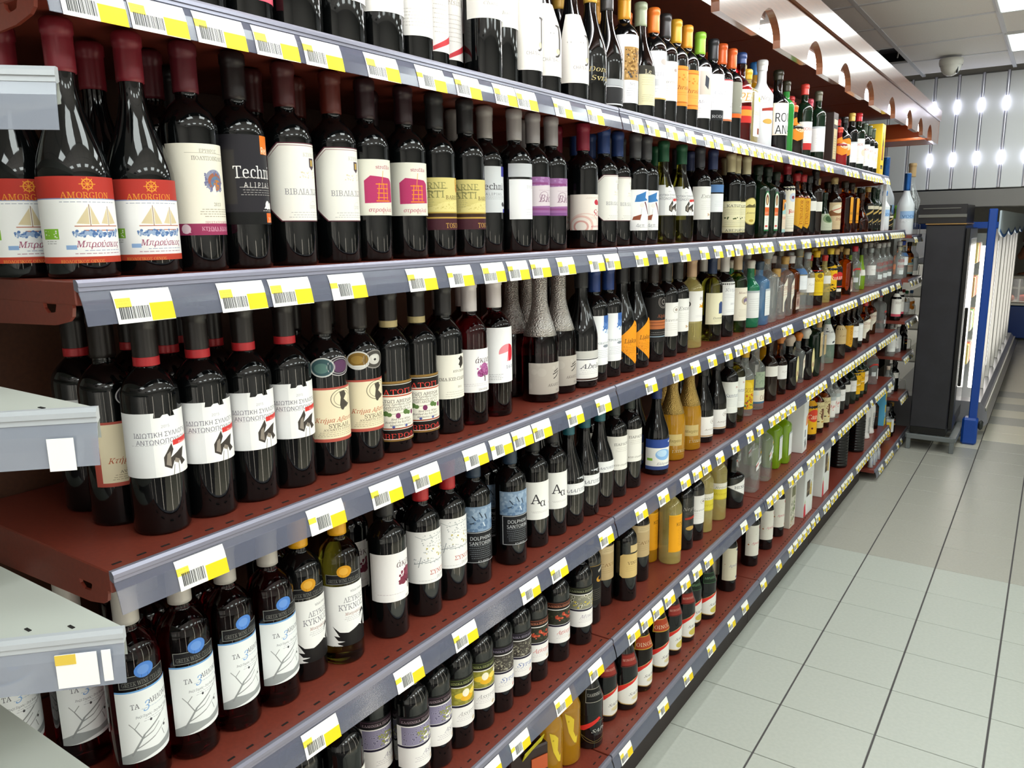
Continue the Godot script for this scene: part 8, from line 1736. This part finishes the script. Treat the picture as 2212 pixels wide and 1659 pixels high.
	"liquor_bottle|bottle|liq|k|smallw||2a2a2a|-0.9343|0.7205|-6.7285|-46.0|0.900||dark bottle by the wire fence, fourth end shelf, beside the fridge",
	"liquor_bottle|bottle|liq|c|white_l||c8b8a8|-0.9520|0.4155|-6.3113|-35.0|0.850||clear bottle with cream label, fifth end shelf, beside the fridge",
	"liquor_bottle|bottle|liq|c|white_l||8a8a88|-0.9520|0.4155|-6.4200|-35.0|0.850||plain clear bottle, fifth end shelf, beside the fridge",
	"liquor_bottle|bottle|liq|k|smallw||2a2a2a|-0.9470|0.4155|-6.5503|-35.0|0.950||black bottle with white label, fifth end shelf, beside the fridge",
	"liquor_bottle|bottle|liq|k|white_l||2a2a2a|-0.9470|0.4155|-6.6193|-35.0|0.800||small black bottle with tall label, fifth end shelf, beside the fridge",
	"liquor_bottle|bottle|liq|c|orangecap||4a7ab0|-0.9520|0.9855|-6.4500|-35.0|0.720||small clear bottle with patterned label, third end shelf, beside the fridge",
	"liquor_bottle|bottle|liq|c|carib||b8303a|-0.9544|0.9855|-6.5992|-35.0|0.720||small clear bottle with red cap, third end shelf, beside the fridge",
	"liquor_bottle|bottle|liq|k|yellowlab||d8b83a|-0.9760|0.9855|-6.6878|-35.0|0.750||small dark bottle with yellow label, third end shelf, beside the fridge",
	"liquor_bottle|bottle|liq|q|smallw||3a2a2a|-1.0029|0.9855|-6.7926|-35.0|0.720||small brown bottle, third end shelf, beside the fridge",
	"liquor_bottle|bottle|liq|k|redband||d8482c|-0.9413|0.9855|-6.3413|-45.8|0.980|red-capped black bottle third end shelf, beside the fridge|red-capped black bottle, third end shelf, beside the fridge, nearer of two",
	"liquor_bottle|bottle|liq|k|redband||d8482c|-0.9489|0.9855|-6.5323|-39.6|0.980|red-capped black bottle third end shelf, beside the fridge|red-capped black bottle, third end shelf, beside the fridge, farther of two",
	"liquor_bottle|bottle|liq|c|white_l||2a7a4a|-0.9249|0.9855|-6.7144|-43.4|0.700||small clear bottle with paper label by the fence, third end shelf, beside the fridge",
	"liquor_bottle|bottle|liq|c|orangecap||4a7ab0|-0.9006|0.9855|-6.7809|-37.2|0.700||small clear bottle with coloured label by the fence, third end shelf, beside the fridge",
	"liquor_bottle|bottle|liq|c|slantyel||b83a30|-0.9541|0.9855|-6.7628|-46.6|0.720||small red-capped bottle by the fence, third end shelf, beside the fridge",
	"liquor_bottle|bottle|liq|c|white_l||d8d0a0|-0.9480|1.2875|-6.3903|-35.0|0.850||clear bottle with tall white label, second end shelf, beside the fridge",
	"liquor_bottle|bottle|liq|k|smallw||e8c050|-0.9470|1.2875|-6.5400|-35.0|0.950||black bottle with yellow cap, second end shelf, beside the fridge",
	"liquor_bottle|bottle|liq|c|plainw||c8c8c8|-0.9624|1.2875|-6.6562|-35.0|0.800||clear bottle with broad white label, second end shelf, beside the fridge",
	"liquor_bottle|bottle|liq|a|fernet||2a1c14|-1.0265|1.2875|-6.8470|-35.0|0.850|brown bottle with teal label second end shelf, beside the fridge|brown bottle with teal label, second end shelf, beside the fridge, farther of two",
	"liquor_bottle|bottle|liq|c|redletter||b8b8b4|-0.9413|1.2875|-6.3170|-43.9|1.000||clear vodka bottle with red lettering, second end shelf, beside the fridge",
	"liquor_bottle|bottle|liq|c|bluewhite||2a4ab0|-0.9402|1.2875|-6.4627|-37.0|1.000||clear bottle with blue label, second end shelf, beside the fridge",
	"liquor_bottle|bottle|liq|a|fernet||2a1c14|-0.9337|1.2875|-6.7190|-44.0|0.950|brown bottle with teal label second end shelf, beside the fridge|brown bottle with teal label, second end shelf, beside the fridge, nearer of two",
	"liquor_bottle|bottle|liq|c|white_l||d8d0a0|-0.9101|1.2875|-6.7900|-44.7|0.950||clear bottle with white label by the wire fence, second end shelf, beside the fridge",
	"liquor_bottle|bottle|liq|k|smallw||e8c050|-0.9866|1.2875|-6.7861|-41.9|1.000||black bottle with yellow top by the wire fence, second end shelf, beside the fridge",
	"liquor_bottle|bottle|liq|c|carib||8a8a88|-0.9420|0.0755|-6.3400|-35.0|0.950||clear bottle with orange lettering, lowest end shelf, beside the fridge",
	"liquor_bottle|bottle|liq|k|white_l||2a2a2a|-0.9420|0.0755|-6.4600|-35.0|0.950||dark bottle with white edge label, lowest end shelf, beside the fridge",
	"liquor_bottle|bottle|liq|k|redtext||c8a04a|-0.9470|0.0755|-6.5800|-35.0|0.900||dark bottle with gold cap, lowest end shelf, beside the fridge",
	"liquor_bottle|bottle|liq|n|white_l||7ac02a|-1.0378|1.6005|-6.6822|-41.9|0.800||small lime green bottle among the frosted bottles, topmost end shelf, beside the fridge",
	"liquor_bottle|bottle|mag|w|vodkab|wrap|2a62a8|-1.1263|1.6005|-6.6163|-42.2|1.550||very tall frosted bottle with long blue neck, topmost end shelf, beside the fridge",
	"liquor_bottle|bottle|mag|w|vodkab|wrap|2a62a8|-0.9517|1.6005|-6.5069|-39.6|1.200||large frosted bottle with blue neck and pale label, topmost end shelf, beside the fridge",
	"liquor_bottle|bottle|mag|c|etched||c8a878|-0.9443|1.6005|-6.6392|-39.9|1.400||very tall clear bottle with etched white tree, topmost end shelf, beside the fridge",
	"wrapped_flask|flask|wrapped|||||-0.8970|0.0755|-5.5300|0|.46|wrapped flasks on the lowest end shelf|clear-wrapped flask on the lowest end shelf near the floor, nearest",
	"wrapped_flask|flask|wrapped|||||-0.8920|0.0755|-5.6000|30|.46|wrapped flasks on the lowest end shelf|clear-wrapped flask on the lowest end shelf near the floor, second nearest",
	"wrapped_flask|flask|wrapped|||||-0.8960|0.0755|-5.6800|60|.46|wrapped flasks on the lowest end shelf|clear-wrapped flask on the lowest end shelf near the floor, third nearest",
	"wrapped_flask|flask|wrapped|||||-0.8920|0.0755|-5.7600|90|.46|wrapped flasks on the lowest end shelf|clear-wrapped flask on the lowest end shelf near the floor, fourth nearest",
]
